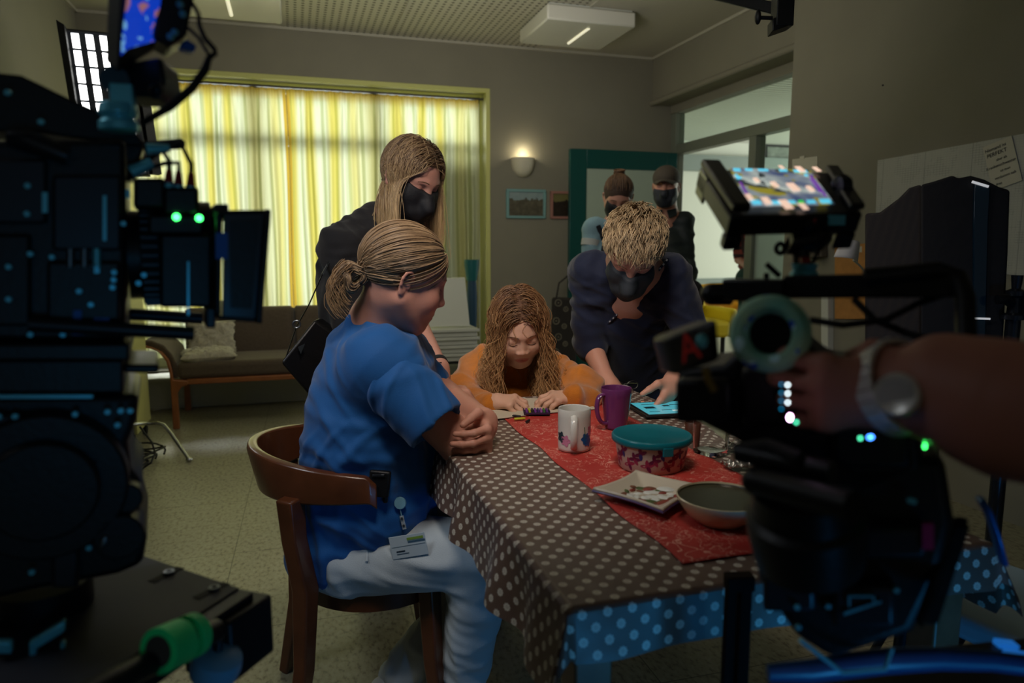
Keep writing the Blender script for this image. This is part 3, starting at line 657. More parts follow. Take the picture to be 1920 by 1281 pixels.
# ------------------------------------------------------------------ clamp hanging from the ceiling
t = thing('boom_clamp', P(1462, 30, 2.3), 'black grip clamp on a pipe under the ceiling', 'clamp')
gm = mat('matt_black_metal', srgb(22, 24, 24), .45, .3)
b = MB(); b.beam(P(1335, -12, 2.5), P(1475, 22, 2.3), .035, .035); b.cyl(P(1467, 0, 2.3), P(1467, -140, 2.3)*np.array([1, 1, 0])+np.array([0, 0, ZC]), .018); b.obj('pipe', gm, t, bevel=.003)
b = MB(); b.box(P(1467, 22, 2.28), (.055, .06, .10), rotm(z=-.3)); b.prism([P(1449, 34, 2.26), P(1484, 22, 2.26), P(1484, 46, 2.26), P(1449, 58, 2.26)], (0, 0, 0), Fv*.05); b.obj('clamp_body', gm, t, bevel=.003)
b = MB(); b.cyl(P(1448, 34, 2.28), P(1424, 33, 2.28), .006); b.ell(P(1421, 32, 2.28), (.010, .012, .024), n=12); b.obj('knob', gm, t)
# ------------------------------------------------------------------ table
TX0, TX1, TY0, TY1, TZ = .328, 1.045, .818, 2.085, .75
wood_m = mat('brown_table_wood', srgb(120, 82, 58), .4, var=.15, vscale=30)
dark_wood = mat('dark_walnut', srgb(86, 48, 28), .28, var=.22, vscale=14, coat=.3)
t = thing('dining_table', ((TX0+TX1)/2, (TY0+TY1)/2, 0), 'dining table under the spotted cloth between the seated people', 'table')
b = MB(); b.b2((TX0, TY0, .715), (TX1, TY1, TZ-.003)); b.obj('tabletop', wood_m, t, bevel=.004)
for x in (TX0+.045, TX1-.045):
    for y in (TY0+.05, TY1-.05):
        b = MB(); b.box((x, y, .357), (.052, .052, .714), taper=1.08); b.obj('leg', wood_m, t, bevel=.004)
# cloth: outline around the table top with hanging skirt, fabric coordinates stored for the dot print
cl_m = mat('spotted_oilcloth', srgb(104, 84, 72), .42, spec=.4)
X = NX(cl_m); o = X.xyz(uv='fab')
def dots(ou, ov):
    u = X('SUBTRACT', X('FRACT', X('MULTIPLY_ADD', o[0], 1/.036, ou)), .5); v = X('SUBTRACT', X('FRACT', X('MULTIPLY_ADD', o[1], 1/.036, ov)), .5)
    r = X('SQRT', X('ADD', X('MULTIPLY', u, u), X('MULTIPLY', v, v))); a = X('ARCTAN2', v, u)
    rr = X('MULTIPLY_ADD', X('COSINE', X('MULTIPLY', a, 9)), .02, .175)
    pet = X('LESS_THAN', r, rr); hole = X('LESS_THAN', X('ABSOLUTE', X('SUBTRACT', r, .06)), .018)
    return X('SUBTRACT', pet, X('MULTIPLY', hole, .45))
g = X('MAXIMUM', dots(0, 0), dots(.5, .5)); X.color(X.mix(g, srgb(104, 84, 74), srgb(206, 200, 186)))
nb = X.noise(5, 3); bp = X.N.new('ShaderNodeBump'); bp.inputs['Distance'].default_value = .012; X.L.new(nb, bp.inputs['Height']); X.L.new(bp.outputs[0], X.B.inputs['Normal'])
def cloth():
    DL, DR, DF, DK = .135, .13, .072, .12      # drops: left, right, front, back
    nx, ny = 84, 130; us = np.linspace(TX0-DL, TX1+DR, nx+1); vs = np.linspace(TY0-DF, TY1+DK, ny+1)
    us = np.unique(np.concatenate([us, [TX0-.004, TX0+.004, TX1-.004, TX1+.004]])); vs = np.unique(np.concatenate([vs, [TY0-.004, TY0+.004, TY1+.004, TY1-.004]]))
    v = []; fab = []
    for y in vs:
        for x in us:
            ox = max(TX0-x, 0, x-TX1); oy = max(TY0-y, 0, y-TY1); sx_ = -1 if x < TX0 else 1; sy_ = -1 if y < TY0 else 1
            cx, cy = min(max(x, TX0), TX1), min(max(y, TY0), TY1)
            z = TZ+.0012+.0009*math.sin(x*17+y*9)*math.sin(y*13-x*5)
            if ox > 0 and oy > 0:
                # corner folds: the skirt gathers and swings outward
                th = math.atan2(oy, ox); r = math.hypot(ox, oy); fl = .38+.30*math.sin(2*th)
                px = cx+sx_*(.006+r*math.cos(th)*fl*.5); py = cy+sy_*(.006+r*math.sin(th)*fl*.5); z = TZ-r*(.86-.1*fl)
            elif ox > 0:
                wv = .012*math.sin(y*24)+.007*math.sin(y*41+1); px = cx+sx_*(.006+ox*.14+wv*min(1, ox*9)); py = y; z = TZ-ox*.98
            elif oy > 0:
                wv = .008*math.sin(x*19+.5)+.004*math.sin(x*37); py = cy+sy_*(.006+oy*.10+wv*min(1, oy*9)); px = x; z = TZ-oy*.98
            else: px, py = x, y
            v.append((px, py, z)); fab.append((x, y, 0))
    w_ = len(us); f = [(j*w_+i, j*w_+i+1, (j+1)*w_+i+1, (j+1)*w_+i) for j in range(len(vs)-1) for i in range(w_-1)]
    me = bpy.data.meshes.new('tablecloth'); me.from_pydata(v, [], f); me.materials.append(cl_m); setattrib(me, 'fab', fab)
    o = link('tablecloth', me, smooth='all'); return tag(o, 'brown oilcloth with pale flower dots draped over the dining table', 'tablecloth')
cloth()
run_m = mat('red_runner', srgb(176, 50, 42), .7)
X = NX(run_m)
def scrib(sc_, th, dist):
    n = X.noise(sc_, 1.5, dist=dist); return X('LESS_THAN', X('ABSOLUTE', X('SUBTRACT', n, .5)), th)
l1 = X('MULTIPLY', scrib(22, .010, 1.2), X('GREATER_THAN', X.noise(14, 1), .5)); l2 = X('MULTIPLY', scrib(46, .012, 2.0), X('GREATER_THAN', X.noise(9, 1), .54))
l3 = X('MULTIPLY', scrib(75, .016, .5), X('GREATER_THAN', X.noise(20, 1), .56))
g = X('MULTIPLY', X('MAXIMUM', X('MAXIMUM', l1, l2), l3), .62); X.color(X.mix(g, X.mix(X.noise(5), srgb(150, 40, 36), srgb(196, 62, 50)), srgb(226, 170, 150)))
b = MB(); rx0, rx1, ry0, ry1 = .527, .868, .887, 1.935
b.sheet(lambda u, v: (rx0+(rx1-rx0)*u+.004*math.sin(v*23)*(u < .02)+.012*(1-v)*(0.5-u), ry0+(ry1-ry0)*v, TZ+.0036+.0012*math.sin(u*9+v*5)*math.sin(v*31+u*4)), 40, 110)
o = b.obj('table_runner', run_m, solid=.0012, smooth='all'); tag(o, 'red paper table runner printed with white scribbles', 'table runner')
ZR = TZ+.0055; ZT = TZ+.0025

# ------------------------------------------------------------------ tableware
def flowercol(base, spots):
    m = mat('print'+str(len(MATS)), base, .18, spec=.5, coat=.3); return m
cer = mat('white_ceramic', srgb(206, 204, 196), .2, coat=.4)
def mug(x, y, r0, r1, h, m, hdir, name, label, deco=None, z=ZR):
    t = thing(name, (x, y, z), label, 'mug')
    prof = [(0, .0), (r0*.86, .0), (r0*.97, .003), (r0, .008)]+[(r0+(r1-r0)*k/6, .008+(h-.012)*k/6) for k in range(1, 7)]+[(r1-.0015, h), (r1-.0035, h-.001)]+[(r0+(r1-r0)*k/5-.004, .008+(h-.012)*k/5) for k in range(5, -1, -1)]+[(r0*.8, .006), (0, .006)]
    b = MB(); b.lathe((x, y, z), prof, n=48); b.obj('mug_body', m, t)
    d = nrm((hdir[0], hdir[1], 0)); pts = []
    for k in range(13):
        a = -PI/2+PI*k/12; zz = h*.5+h*.36*math.sin(a); rr = r0+(r1-r0)*zz/h; pts.append(np.array([x, y, z+zz])+d*(rr-.003+.026*math.cos(a)**.7*(1 if abs(math.cos(a)) > 1e-6 else 0)))
    b = MB(); b.tube(pts, .0052, 10, up=np.cross(d, [0, 0, 1]), flat=1.5); b.obj('handle', m, t)
    if deco: deco(t, x, y, z)
    return t
def onround(x, y, z, r, ang, hh, poly, m, name, parent, off=.0004):
    """flat printed motif wrapped on a round wall; poly in metres around (ang, hh)"""
    b = MB(); v = [(x+(r(hh+q)+off)*math.cos(ang+p/r(hh)), y+(r(hh+q)+off)*math.sin(ang+p/r(hh)), z+hh+q) for p, q in poly]
    c = (x+(r(hh)+off)*math.cos(ang), y+(r(hh)+off)*math.sin(ang), z+hh)
    b.add([c]+v, [(0, i+1, (i+1) % len(v)+1) for i in range(len(v))]); return b
def petal(L_, W_, a, n=10):
    q = []
    for k in range(n):
        u = 2*PI*k/n; px, py = (L_/2)*math.cos(u)+L_/2, W_/2*math.sin(u)*(1-.3*math.cos(u)); q.append((px*math.cos(a)-py*math.sin(a), px*math.sin(a)+py*math.cos(a)))
    return q
bluep, pinkp, darkp, greenp = mat('blue_glaze', srgb(24, 88, 150), .25), mat('pink_glaze', srgb(190, 120, 150), .25), mat('dark_glaze', srgb(34, 50, 60), .25), mat('green_glaze', srgb(60, 100, 70), .25)
camd = math.atan2(-1.5, -.6)
def deco1(t, x, y, z):
    r = lambda h: .0375
    for nm, a0, hh, m, n in (('blue_flower', camd+.78, .033, bluep, 6), ('blue_flower', camd+.98, .026, bluep, 5), ('dark_flower', camd-.92, .035, darkp, 5), ('pink_flower', camd-.55, .028, pinkp, 5), ('pink_flower', camd+1.25, .05, pinkp, 5)):
        for k in range(n):
            o = onround(x, y, z, r, a0, hh, [(p, q) for p, q in petal(.014, .011, k*2*PI/n)], m, nm, t).obj(nm, m, t, smooth=False)
    pts = [(x+.0379*math.cos(camd+.72-.012*k), y+.0379*math.sin(camd+.72-.012*k), z+.035+.005*k) for k in range(6)]
    b = MB(); b.tube(pts, .0009, 5); b.obj('flower_stem', greenp, t)
mug(.600, 1.485, .037, .0375, .098, cer, (-.62, -1.5), 'mug', 'white ceramic mug with blue flowers standing on the red runner', deco1)
pur = mat('purple_glaze', srgb(98, 44, 92), .22, coat=.5)
mug(.775, 1.635, .029, .040, .106, pur, (-1, -.15), 'mug', 'tall tapered purple mug standing behind the white one')

# food container with teal lid and leaf print
cx, cy = .712, 1.325; t = thing('food_container', (cx, cy, ZR), 'round leaf-patterned food container with teal plastic lid', 'food container')
cr_ = lambda h: .068+.010*min(1, h/.062)
body = mat('printed_plastic', srgb(190, 176, 160), .35)
b = MB(); b.lathe((cx, cy, ZR), [(0, 0), (.066, 0), (.069, .004), (cr_(.03), .03), (cr_(.062), .062), (.074, .062), (.066, .006), (0, .004)], n=56); b.obj('body', body, t)
tealp = mat('teal_plastic', srgb(8, 104, 116), .3, spec=.5)
b = MB(); b.lathe((cx, cy, ZR), [(.078, .056), (.083, .056), (.0845, .060), (.0845, .067), (.082, .0705), (.077, .070), (.074, .0685), (.02, .0695), (0, .0695)], n=64)
a = -1.65; 
b.box((cx+.083*math.cos(a), cy+.083*math.sin(a), ZR+.052), (.022, .006, .018), rotm(z=a+PI/2)); b.obj('lid', tealp, t, bevel=.0012)
leafm = [mat('plum_print', srgb(100, 28, 66), .4), mat('magenta_print', srgb(150, 50, 80), .4), mat('navy_print', srgb(40, 50, 110), .4)]
rs = random.Random(5)
for k in range(15):
    a0 = camd-1.35+k*.19; hh = .018+.026*((k*7) % 3)/2
    for j in range(4):
        aa = rs.uniform(0, .6)+j*1.57
        onround(cx, cy, ZR, cr_, a0, hh, petal(.015, .008, aa, 8), leafm[0], 'leaf', t).obj('leaf_print', leafm[(k+j) % 3 if j == 3 else 0 if k % 3 else 1], t, smooth=False)

# square wavy plate with a painted, smeared centre
plate_m = mat('cream_glaze', srgb(196, 186, 166), .22, coat=.3); pc = np.array([.640, 1.165])
PQ = [Pz(1112, 918, ZR+.02), Pz(1243, 958, ZR+.02), Pz(1330, 914, ZR+.02), Pz(1192, 884, ZR+.02)]; t = thing('plate', (pc[0], pc[1], ZR), 'square cream plate with scalloped rim and food remains', 'plate')
def pl_fn(u, v, zo=0, top=True):
    a, c = u*2-1, v*2-1; hx, hy = .082, .064; ex = 1-.06*math.cos(c*PI*1.0)*0-.05*(1-c*c); ey = 1-.07*(1-a*a)
    x, y = a*hx*ex*(1+.05*c*c), c*hy*ey*(1+.05*a*a); m_ = max(abs(a), abs(c)); h = .018*max(0, (m_-.45)/.55)**1.3
    q = PQ[0]*(1-u)*(1-v)+PQ[1]*u*(1-v)+PQ[2]*u*v+PQ[3]*(1-u)*v; pin = -.11*(1-a*a)*max(0, abs(c))**2*np.sign(c); pin2 = -.11*(1-c*c)*abs(a)**2*np.sign(a)
    q = q+(PQ[3]-PQ[0])*pin*.5+(PQ[1]-PQ[0])*pin2*.5
    return np.array([q[0], q[1], ZR+.004+h+zo])
b = MB(); b.sheet(lambda u, v: pl_fn(u, v), 32, 26); b.obj('dish', plate_m, t, solid=.005, smooth='all')
purl = mat('violet_rim', srgb(82, 66, 110), .3)
b = MB(); b.tube([pl_fn(*q)-np.array([0, 0, .005]) for q in [(u, 0) for u in np.linspace(0, 1, 16)]+[(1, v) for v in np.linspace(.05, 1, 14)]+[(u, 1) for u in np.linspace(.95, 0, 16)]+[(0, v) for v in np.linspace(.95, .05, 14)]], .0028, 6, closed=True); b.obj('underside_rim', purl, t)
fc = [mat('cream_smear', srgb(206, 208, 200), .3), mat('brown_crumb', srgb(110, 66, 44), .7), mat('green_leaf', srgb(74, 88, 44), .6), mat('red_crumb', srgb(130, 54, 40), .6)]
for k in range(34):
    a = k*2.4; r = .08+.5*math.sqrt(k/34); u, v = .5+r*.62*math.cos(a), .5+r*.55*math.sin(a)
    q = pl_fn(u, v); s_ = rs.uniform(.5, 1.2); b = MB(); b.ell(q+np.array([0, 0, .002]), (.016*s_, .009*s_, .0018+.001*(k % 3)), rotm(z=rs.uniform(0, 3)), 12)
    b.obj('food_scrap', fc[0 if k < 9 else 1+(k % 3) if k % 4 else 0], t)

# bowl
bx, by = .678, 1.012; t = thing('bowl', (bx, by, ZR), 'round cream bowl with dark rim line, nearest dish on the runner', 'bowl')
b = MB(); b.lathe((bx, by, ZR), [(0, .002), (.036, .002), (.040, .0), (.044, .003), (.060, .016), (.0725, .036), (.0745, .044), (.0725, .045), (.069, .036), (.056, .018), (.035, .008), (0, .0065)], n=64)
b.obj('dish', mat('sand_glaze', srgb(196, 184, 150), .15, coat=.6), t)
b = MB(); b.lathe((bx, by, ZR), [(.0700, .0385), (.0707, .0403), (.0712, .0421), (.0700, .0405)], n=64); b.obj('rim_line', mat('olive_line', srgb(44, 42, 26), .3), t)
for k in range(9):
    b = MB(); b.ell((bx-.022+.0052*k, by-.006+.003*math.sin(k*2.1), ZR+.0082), (.0022, .0012, .0004), rotm(z=k), 8); b.obj('painted_mark', darkp, t)

# glass, dark cup, foil, glasses, tablet, paper, crayons
gx, gy = .885, 1.37; gl = mat('drinking_glass', (1, 1, 1, 1), .03, trans=1, ior=1.3)
b = MB(); R_ = rotm(z=.3)
def sq(r, z, n=40): 
    return [tuple(np.array([gx, gy, ZR+z])+R_ @ np.array([r*np.sign(math.cos(a))*abs(math.cos(a))**.5, r*np.sign(math.sin(a))*abs(math.sin(a))**.5, 0])) for a in [2*PI*k/n for k in range(n)]]
rings = [sq(.003, 0), sq(.030, 0), sq(.032, .004), sq(.035, .085), sq(.0335, .085), sq(.030, .010), sq(.003, .009)]
b.add([p for r in rings for p in r], [(i*40+j, i*40+(j+1) % 40, (i+1)*40+(j+1) % 40, (i+1)*40+j) for i in range(6) for j in range(40)]+[tuple(range(40))[::-1], tuple(range(240, 280))])
tag(b.obj('drinking_glass', gl), 'empty clear square tumbler standing under the right camera', 'glass')
q = Pz(1306, 832, TZ); b = MB(); b.lathe((q[0], q[1]+.02, ZT), [(0, 0), (.016, 0), (.0175, .004), (.0185, .045), (.017, .047), (.015, .006), (0, .005)], n=28)
tag(b.obj('beaker', mat('brown_wood_cup', srgb(74, 44, 28), .5)), 'small dark brown beaker beside the clear tumbler', 'beaker')
foil = mat('crinkled_foil', srgb(170, 168, 160), .25, .7, bump=.004, bscale=60)
for k, (px, py, s_) in enumerate([(1398, 850, .034), (1425, 838, .03), (1392, 888, .026)]):
    q = Pz(px, py, TZ); b = MB(); rr = np.random.RandomState(k)
    b.sheet(lambda u, v: (q[0]+(u-.5)*s_*2.2, q[1]+.02+(v-.5)*s_*1.3, ZR+.006+.012*abs(math.sin(u*9+k)*math.cos(v*7+k*2))), 14, 10)
    o = b.obj('foil_wrapper', foil, solid=.0006); tag(o, ['crumpled silver wrapper right of the tumbler', 'crumpled silver wrapper farthest back under the camera', 'crumpled silver wrapper nearest the bowl'][k], 'wrapper', 'crumpled wrappers beside the tumbler')
# tablet with lit screen
q = Pz(1248, 772, TZ); ang = -.10; Rt = rotm(z=ang); tc_ = np.array([1.005, 1.80, ZT+.0065])
tc_[0] = float(q[0])+.035; tc_[1] = float(q[1])-.01
t = thing('tablet', tc_-np.array([0, 0, .006]), 'tablet with a cyan glowing page lying at the right table edge', 'tablet')
b = MB(); b.box(tc_, (.26, .165, .009), Rt); b.obj('case', mat('tablet_case', srgb(14, 15, 18), .4), t, bevel=.004, seg=3)
scm = mat('cyan_screen', srgb(60, 150, 170), .2, emit=srgb(92, 196, 212), es=.42)
b = MB(); b.box(tc_+np.array([0, 0, .0048]), (.235, .142, .0006), Rt); b.obj('screen', scm, t, smooth=False)
ik = mat('screen_drawing', srgb(16, 60, 74), .4); iw = mat('screen_white', srgb(200, 230, 230), .4, emit=srgb(200, 235, 235), es=.4)
for k, (u, v, w_, h_, m) in enumerate([(-.085, .005, .030, .022, ik), (-.045, -.03, .035, .003, ik), (-.03, .02, .020, .016, ik), (.0, .03, .03, .004, ik), (.02, -.005, .028, .018, ik), (-.01, -.04, .05, .012, iw), (.05, .02, .02, .02, ik), (.06, -.03, .04, .004, ik), (-.07, .045, .05, .003, ik), (-.09, -.045, .03, .003, ik)]):
    b = MB(); b.box(tc_+Rt @ np.array([u, v, .0054]), (w_, h_, .0004), Rt); b.obj('screen_drawing', m, t, smooth=False)
shp = mat('drawing_paper', srgb(196, 186, 164), .7)
b = MB(); a, c, d_, e_ = Pz(898, 792, TZ), Pz(935, 747, TZ), Pz(1118, 752, TZ), Pz(1120, 790, TZ)
pp = [Pz(905, 790, ZR), Pz(935, 748, ZR), Pz(1095, 748, ZR), Pz(1118, 768, ZR), Pz(1020, 776, ZR)]
b.prism(pp, (0, 0, .001), (0, 0, .0022)); tag(b.obj('drawing_sheet', shp, smooth=False), 'cream sheet of drawing paper lying between the hands of the girl', 'paper')
card = mat('crayon_card', srgb(50, 26, 60), .5); q = Pz(1006, 777, ZR)
t = thing('crayon_box', q, 'flat dark purple box holding small crayons in front of the girl', 'box')
Rc = rotm(z=-.25); b = MB(); b.box(q+np.array([0, 0, .006]), (.072, .040, .006), Rc)
for s_ in (-1, 1): b.box(q+Rc @ np.array([s_*.035, 0, 0])+np.array([0, 0, .009]), (.003, .04, .008), Rc)
b.obj('tray', card, t, bevel=.001)
ccol = [(120, 60, 150), (180, 190, 40), (40, 40, 44), (120, 60, 150), (70, 44, 110), (150, 90, 170), (60, 120, 60), (96, 50, 130)]
for k, cc_ in enumerate(ccol):
    p0 = q+Rc @ np.array([-.028+.008*k, -.017, 0])+np.array([0, 0, .0122]); p1 = q+Rc @ np.array([-.028+.008*k, .012, 0])+np.array([0, 0, .0122]); p2 = q+Rc @ np.array([-.028+.008*k, .018, 0])+np.array([0, 0, .0122])
    m_ = mat('wax_'+str(k), srgb(*cc_), .6); b = MB(); b.tube([p0, p1, p2], [.0033, .0033, .0008], 10)
    o = b.obj('crayon', m_); tag(o, ['violet crayon leftmost in the flat box', 'yellow-green crayon second in the flat box', 'black crayon third in the flat box', 'violet crayon fourth in the flat box', 'dark indigo crayon in the middle of the flat box', 'lilac crayon sixth in the flat box', 'green crayon seventh in the flat box', 'purple crayon rightmost in the flat box'][k], 'crayon', 'crayons in the flat box')
for k, (px, py, cc_) in enumerate([(975, 788, (190, 190, 50)), (990, 792, (24, 24, 28)), (968, 783, (40, 40, 44))]):
    q2 = Pz(px, py, ZR); d_ = np.array([math.cos(k*1.1), math.sin(k*1.1)*.6, 0])*.016; b = MB(); b.tube([q2-d_+np.array([0, 0, .004]), q2+d_*.7+np.array([0, 0, .004]), q2+d_+np.array([0, 0, .004])], [.0034, .0034, .0008], 10)
    tag(b.obj('crayon', mat('wax_l'+str(k), srgb(*cc_), .6)), ['yellow crayon lying loose beside the flat box', 'black crayon lying loose nearest the viewer beside the flat box', 'dark grey crayon lying loose by the fingers of the girl'][k], 'crayon')
# folded reading glasses
gw = mat('thin_wire', srgb(150, 150, 150), .3, 1); q = Pz(1172, 733, TZ)+np.array([0, 0, .018])
t = thing('eyeglasses', q-np.array([0, 0, .018]), 'small wire reading glasses lying behind the purple mug', 'glasses')
b = MB()
for s_ in (-1, 1): b.tube([q+np.array([s_*.026+.02*math.cos(a), 0, .014*math.sin(a)]) for a in np.linspace(0, 2*PI, 17)[:-1]], .001, 6, closed=True)
b.tube([q+np.array([-.007, 0, .003]), q+np.array([0, 0, .006]), q+np.array([.007, 0, .003])], .001, 6); b.obj('lens_frame', gw, t)
b = MB()
for s_ in (-1, 1): b.tube([q+np.array([s_*.046, 0, .004]), q+np.array([s_*.040, .05, -.004]), q+np.array([s_*.03, .08, -.016])], .001, 6)
b.obj('temple', gw, t)

# ------------------------------------------------------------------ round-backed wooden chair
def rail_pts(c, rx, ry, a0, a1, n, rot):
    out = []
    for k in range(n+1):
        a = a0+(a1-a0)*k/n; x, y = rx*math.cos(a), ry*math.sin(a); out.append((c[0]+x*math.cos(rot)-y*math.sin(rot), c[1]+x*math.sin(rot)+y*math.cos(rot), a))
    return out
def chair(c, rot, label, name='armchair', zr=.675):
    t = thing(name, (c[0], c[1], 0), label, 'chair')
    Rz = rotm(z=rot); L = lambda x, y, z: np.array([c[0], c[1], 0])+Rz @ np.array([x, y, z])
    # local: +x is the sitting direction. The bent top rail is one deep plank that tapers to the arm ends
    rx, ry = .285, .255; n = 44; rings = []; b = MB(); v = []
    for k in range(n+1):
        s_ = k/n*2-1; a = PI-s_*PI*.5; ext = 0
        if abs(s_) > .78: ext = (abs(s_)-.78)*.10; 
        a = PI-np.sign(s_)*min(abs(s_)/.78, 1)*PI*.455; x, y = rx*math.cos(a)+ext, ry*math.sin(a)
        hgt = .042+.055*(math.cos(min(1, abs(s_)/.85)*PI/2))**1.2; zt = zr-.004+.055*math.cos(min(1, abs(s_))*PI/2); th = .028+.006*(abs(s_) > .8)
        nx_, ny_ = math.cos(a), math.sin(a); lean = .22*math.cos(min(1, abs(s_)/.8)*PI/2)
        for (io, zo) in ((-.5, 0), (-.42, .012), (0, .016), (.42, .012), (.5, 0), (.5, -1), (.35, -1.04), (-.35, -1.04), (-.5, -1)):
            zz = zt+zo if zo > -.9 else zt-hgt*abs(zo); d_ = io*th-(lean*(zt-zz) if zo < -.9 else 0)
            v.append(L(x+nx_*d_, y+ny_*d_, zz))
    m_ = 9; f = [(i*m_+j, i*m_+(j+1) % m_, (i+1)*m_+(j+1) % m_, (i+1)*m_+j) for i in range(n) for j in range(m_)]+[tuple(range(m_))[::-1], tuple(range(n*m_, n*m_+m_))]
    b.add(v, f); b.obj('back_rail', dark_wood, t, bevel=.003)
    # round seat
    b = MB(); b.lathe(L(.01, 0, .40), [(0, 0), (.19, 0), (.208, .006), (.216, .022), (.213, .034), (.20, .04), (0, .036)], n=48); b.obj('seat', dark_wood, t)
    b = MB(); b.lathe(L(.01, 0, .345), [(.187, 0), (.197, 0), (.197, .055), (.187, .055)], n=48); b.obj('apron', dark_wood, t)
    for (x0, y0, x1, y1, zt) in ((-.20, .18, -.16, .155, zr-.06), (-.20, -.18, -.16, -.155, zr-.06), (.16, .18, .14, .165, .41), (.115, -.215, .11, -.195, .41)):
        if zt > .5: 
            pts = [L(x0-.03, y0*1.10, 0), L(x0*.95, y0*1.0, .22), L(x1*1.12, y1*1.13, .42), L(-.20, y0*1.02, .55), L(-.205, y0*1.04, zt+.035)]; rr = [.022, .027, .033, .031, .034]
        else: pts = [L(x0+.02, y0*1.05, 0), L(x0, y0, .2), L(x1, y1, zt)]; rr = [.022, .027, .032]
        b = MB(); b.tube(pts, rr, 4, up=Rz[:, 0]); o = b.obj('leg', dark_wood, t, bevel=.006, seg=3)
    return t
nch = np.array([.170, 1.84]); chair((nch[0], nch[1]), math.radians(2), 'round-backed dark wooden armchair the woman in blue sits on')
# ------------------------------------------------------------------ film rigs
rb = mat('rig_black', srgb(20, 21, 24), .42, .2, bump=.0003, bscale=200); rb2 = mat('rig_graphite', srgb(40, 42, 48), .38, .4)
rbs = mat('rig_satin', srgb(52, 56, 62), .25, .7); rbr = mat('rig_rubber', srgb(14, 14, 15), .75); alu = mat('anodised', srgb(110, 116, 122), .3, .9)
cyanm = mat('cyan_metal_and_glints', srgb(110, 205, 225), .3, .3); redm = mat('red_boot', srgb(150, 16, 22), .5); bluem = mat('blue_label', srgb(30, 96, 190), .5)  # the cyan also paints in blue-lit edges and a lens glint
ledg = mat('green_led', (0, 1, .1, 1), .4, emit=(.05, 1, .15, 1), es=7); ledw = mat('white_led', (1, 1, 1, 1), .4, emit=(.8, .95, 1, 1), es=6)
leda = mat('aqua_led', (0, 1, .8, 1), .4, emit=(.1, 1, .5, 1), es=4); ledb = mat('blue_led', (0, .2, 1, 1), .4, emit=(.05, .25, 1, 1), es=9); ledc = mat('dim_cyan_led', (0, .5, .8, 1), .4, emit=(.0, .35, .7, 1), es=1.2)
ledp = mat('pink_led', (1, .3, 1, 1), .4, emit=(1, .55, 1, 1), es=22)

class Rig:
    """local frame: x along the rig's own axis, y away, z up; u(x, y) turns photo-scaled lengths into metres"""
    def __init__(s, px, py, d, yaw=0):
        s.o = P(px, py, d); s.px, s.py, s.k = px, py, d/FPX
        a = -PSI+yaw; s.X = np.array([math.cos(a), math.sin(a), 0]); s.Y = np.array([-math.sin(a), math.cos(a), 0]); s.Z = np.array([0, 0, 1.]); s.R = np.stack([s.X, s.Y, s.Z], 1)
    def __call__(s, x, y, dep=0):
        r = RAY(x, y); return CAM+r*(((s.o-CAM) @ s.Y)/(r @ s.Y))+s.Y*dep
    def box(s, b, x0, y0, x1, y1, d0, d1, m=0): return s.poly(b, [(x0, y0), (x1, y0), (x1, y1), (x0, y1)], d0, d1, m)
    def poly(s, b, pts, d0, d1, m=0): return b.prism([s(x, y, 0) for x, y in pts], s.Y*d0, s.Y*d1, m)

def screws(r, t, pts, m, dep, rad=.0035):
    for x, y in pts:
        b = MB(); q = r(x, y, dep); b.cyl(q, q-r.Y*.003, rad, rad*.8, n=10); b.obj('screw', m, t)

# ---- left: cinema camera on tripod head
A = Rig(200, 480, .74, .46)
t = thing('cinema_camera', A(120, 760, .08), 'large black cinema camera filling the left edge of the view', 'film camera')
b = MB(); A.box(b, -150, 262, 236, 640, 0, .16); bod = b.obj('camera_body', rb, t, bevel=.006, seg=3)
for (x0, y0, x1, y1, m) in ((-100, 300, 90, 420, rb2), (-100, 440, 60, 610, rb), (100, 330, 228, 470, rb2), (90, 490, 226, 600, rb)):
    b = MB(); A.box(b, x0, y0, x1, y1, -.010, .0); b.obj('side_panel', m, t, bevel=.003)
b = MB(); A.poly(b, [(-60, 118), (30, 128), (120, 172), (190, 203), (246, 226), (270, 262), (262, 268), (210, 262), (60, 240), (-60, 236)], .03, .10); A.poly(b, [(200, 262), (270, 262), (250, 330), (180, 330)], .035, .09); b.obj('top_handle', rb, t, bevel=.006, seg=3)
b = MB(); b.cyl(A(250, 262, .065), A(341, 255, .065), .0058, n=14); b.ell(A(341, 255, .065), (.006, .006, .006)); b.obj('rosette_rod', rbr, t)
b = MB(); b.tube([A(20, 262, -.008), A(60, 268, -.012), A(130, 296, -.012)], [.008, .011, .009], 12); b.obj('grip_strap', rbs, t)
# lens, motors, matte box
b = MB(); 
ax = A.X
def lensx(x0, x1, r, m=0): b.cyl(A(x0, 480, .075), A(x1, 480, .075), r, n=36, m=m)
lensx(236, 262, .05); lensx(262, 300, .056, 1); lensx(300, 345, .060); lensx(345, 372, .055, 1); lensx(372, 405, .062)
b.obj('lens', [rb, rbr], t)
b = MB()
for k in range(36):
    a = k*2*PI/36; b.box(A(281, 480, .075)+A.Y*.057*math.cos(a)+A.Z*.057*math.sin(a), (.016, .003, .003), A.R)
b.obj('focus_gear', rb2, t)
b = MB(); A.box(b, 250, 335, 310, 392, -.01, .05); A.box(b, 305, 352, 372, 404, -.012, .045); b.obj('focus_motor', rb, t, bevel=.004)
b = MB(); A.box(b, 278, 404, 380, 440, -.015, .02); A.box(b, 300, 440, 395, 575, -.012, .0); b.obj('motor_plate', rb, t, bevel=.003)
for (x, y) in ((330, 408), (372, 410)):
    b = MB(); q = A(x, y, -.0155); b.lathe(q, [(0, 0), (.0036, 0), (.0034, .0015), (0, .002)], axis=-A.Y, n=14); b.obj('green_indicator', ledg, t)
b = MB()
o_ = [(402, 398), (494, 398), (486, 596), (410, 592)]
A.poly(b, [(400, 398), (412, 400), (408, 592), (398, 590)], -.04, .19)
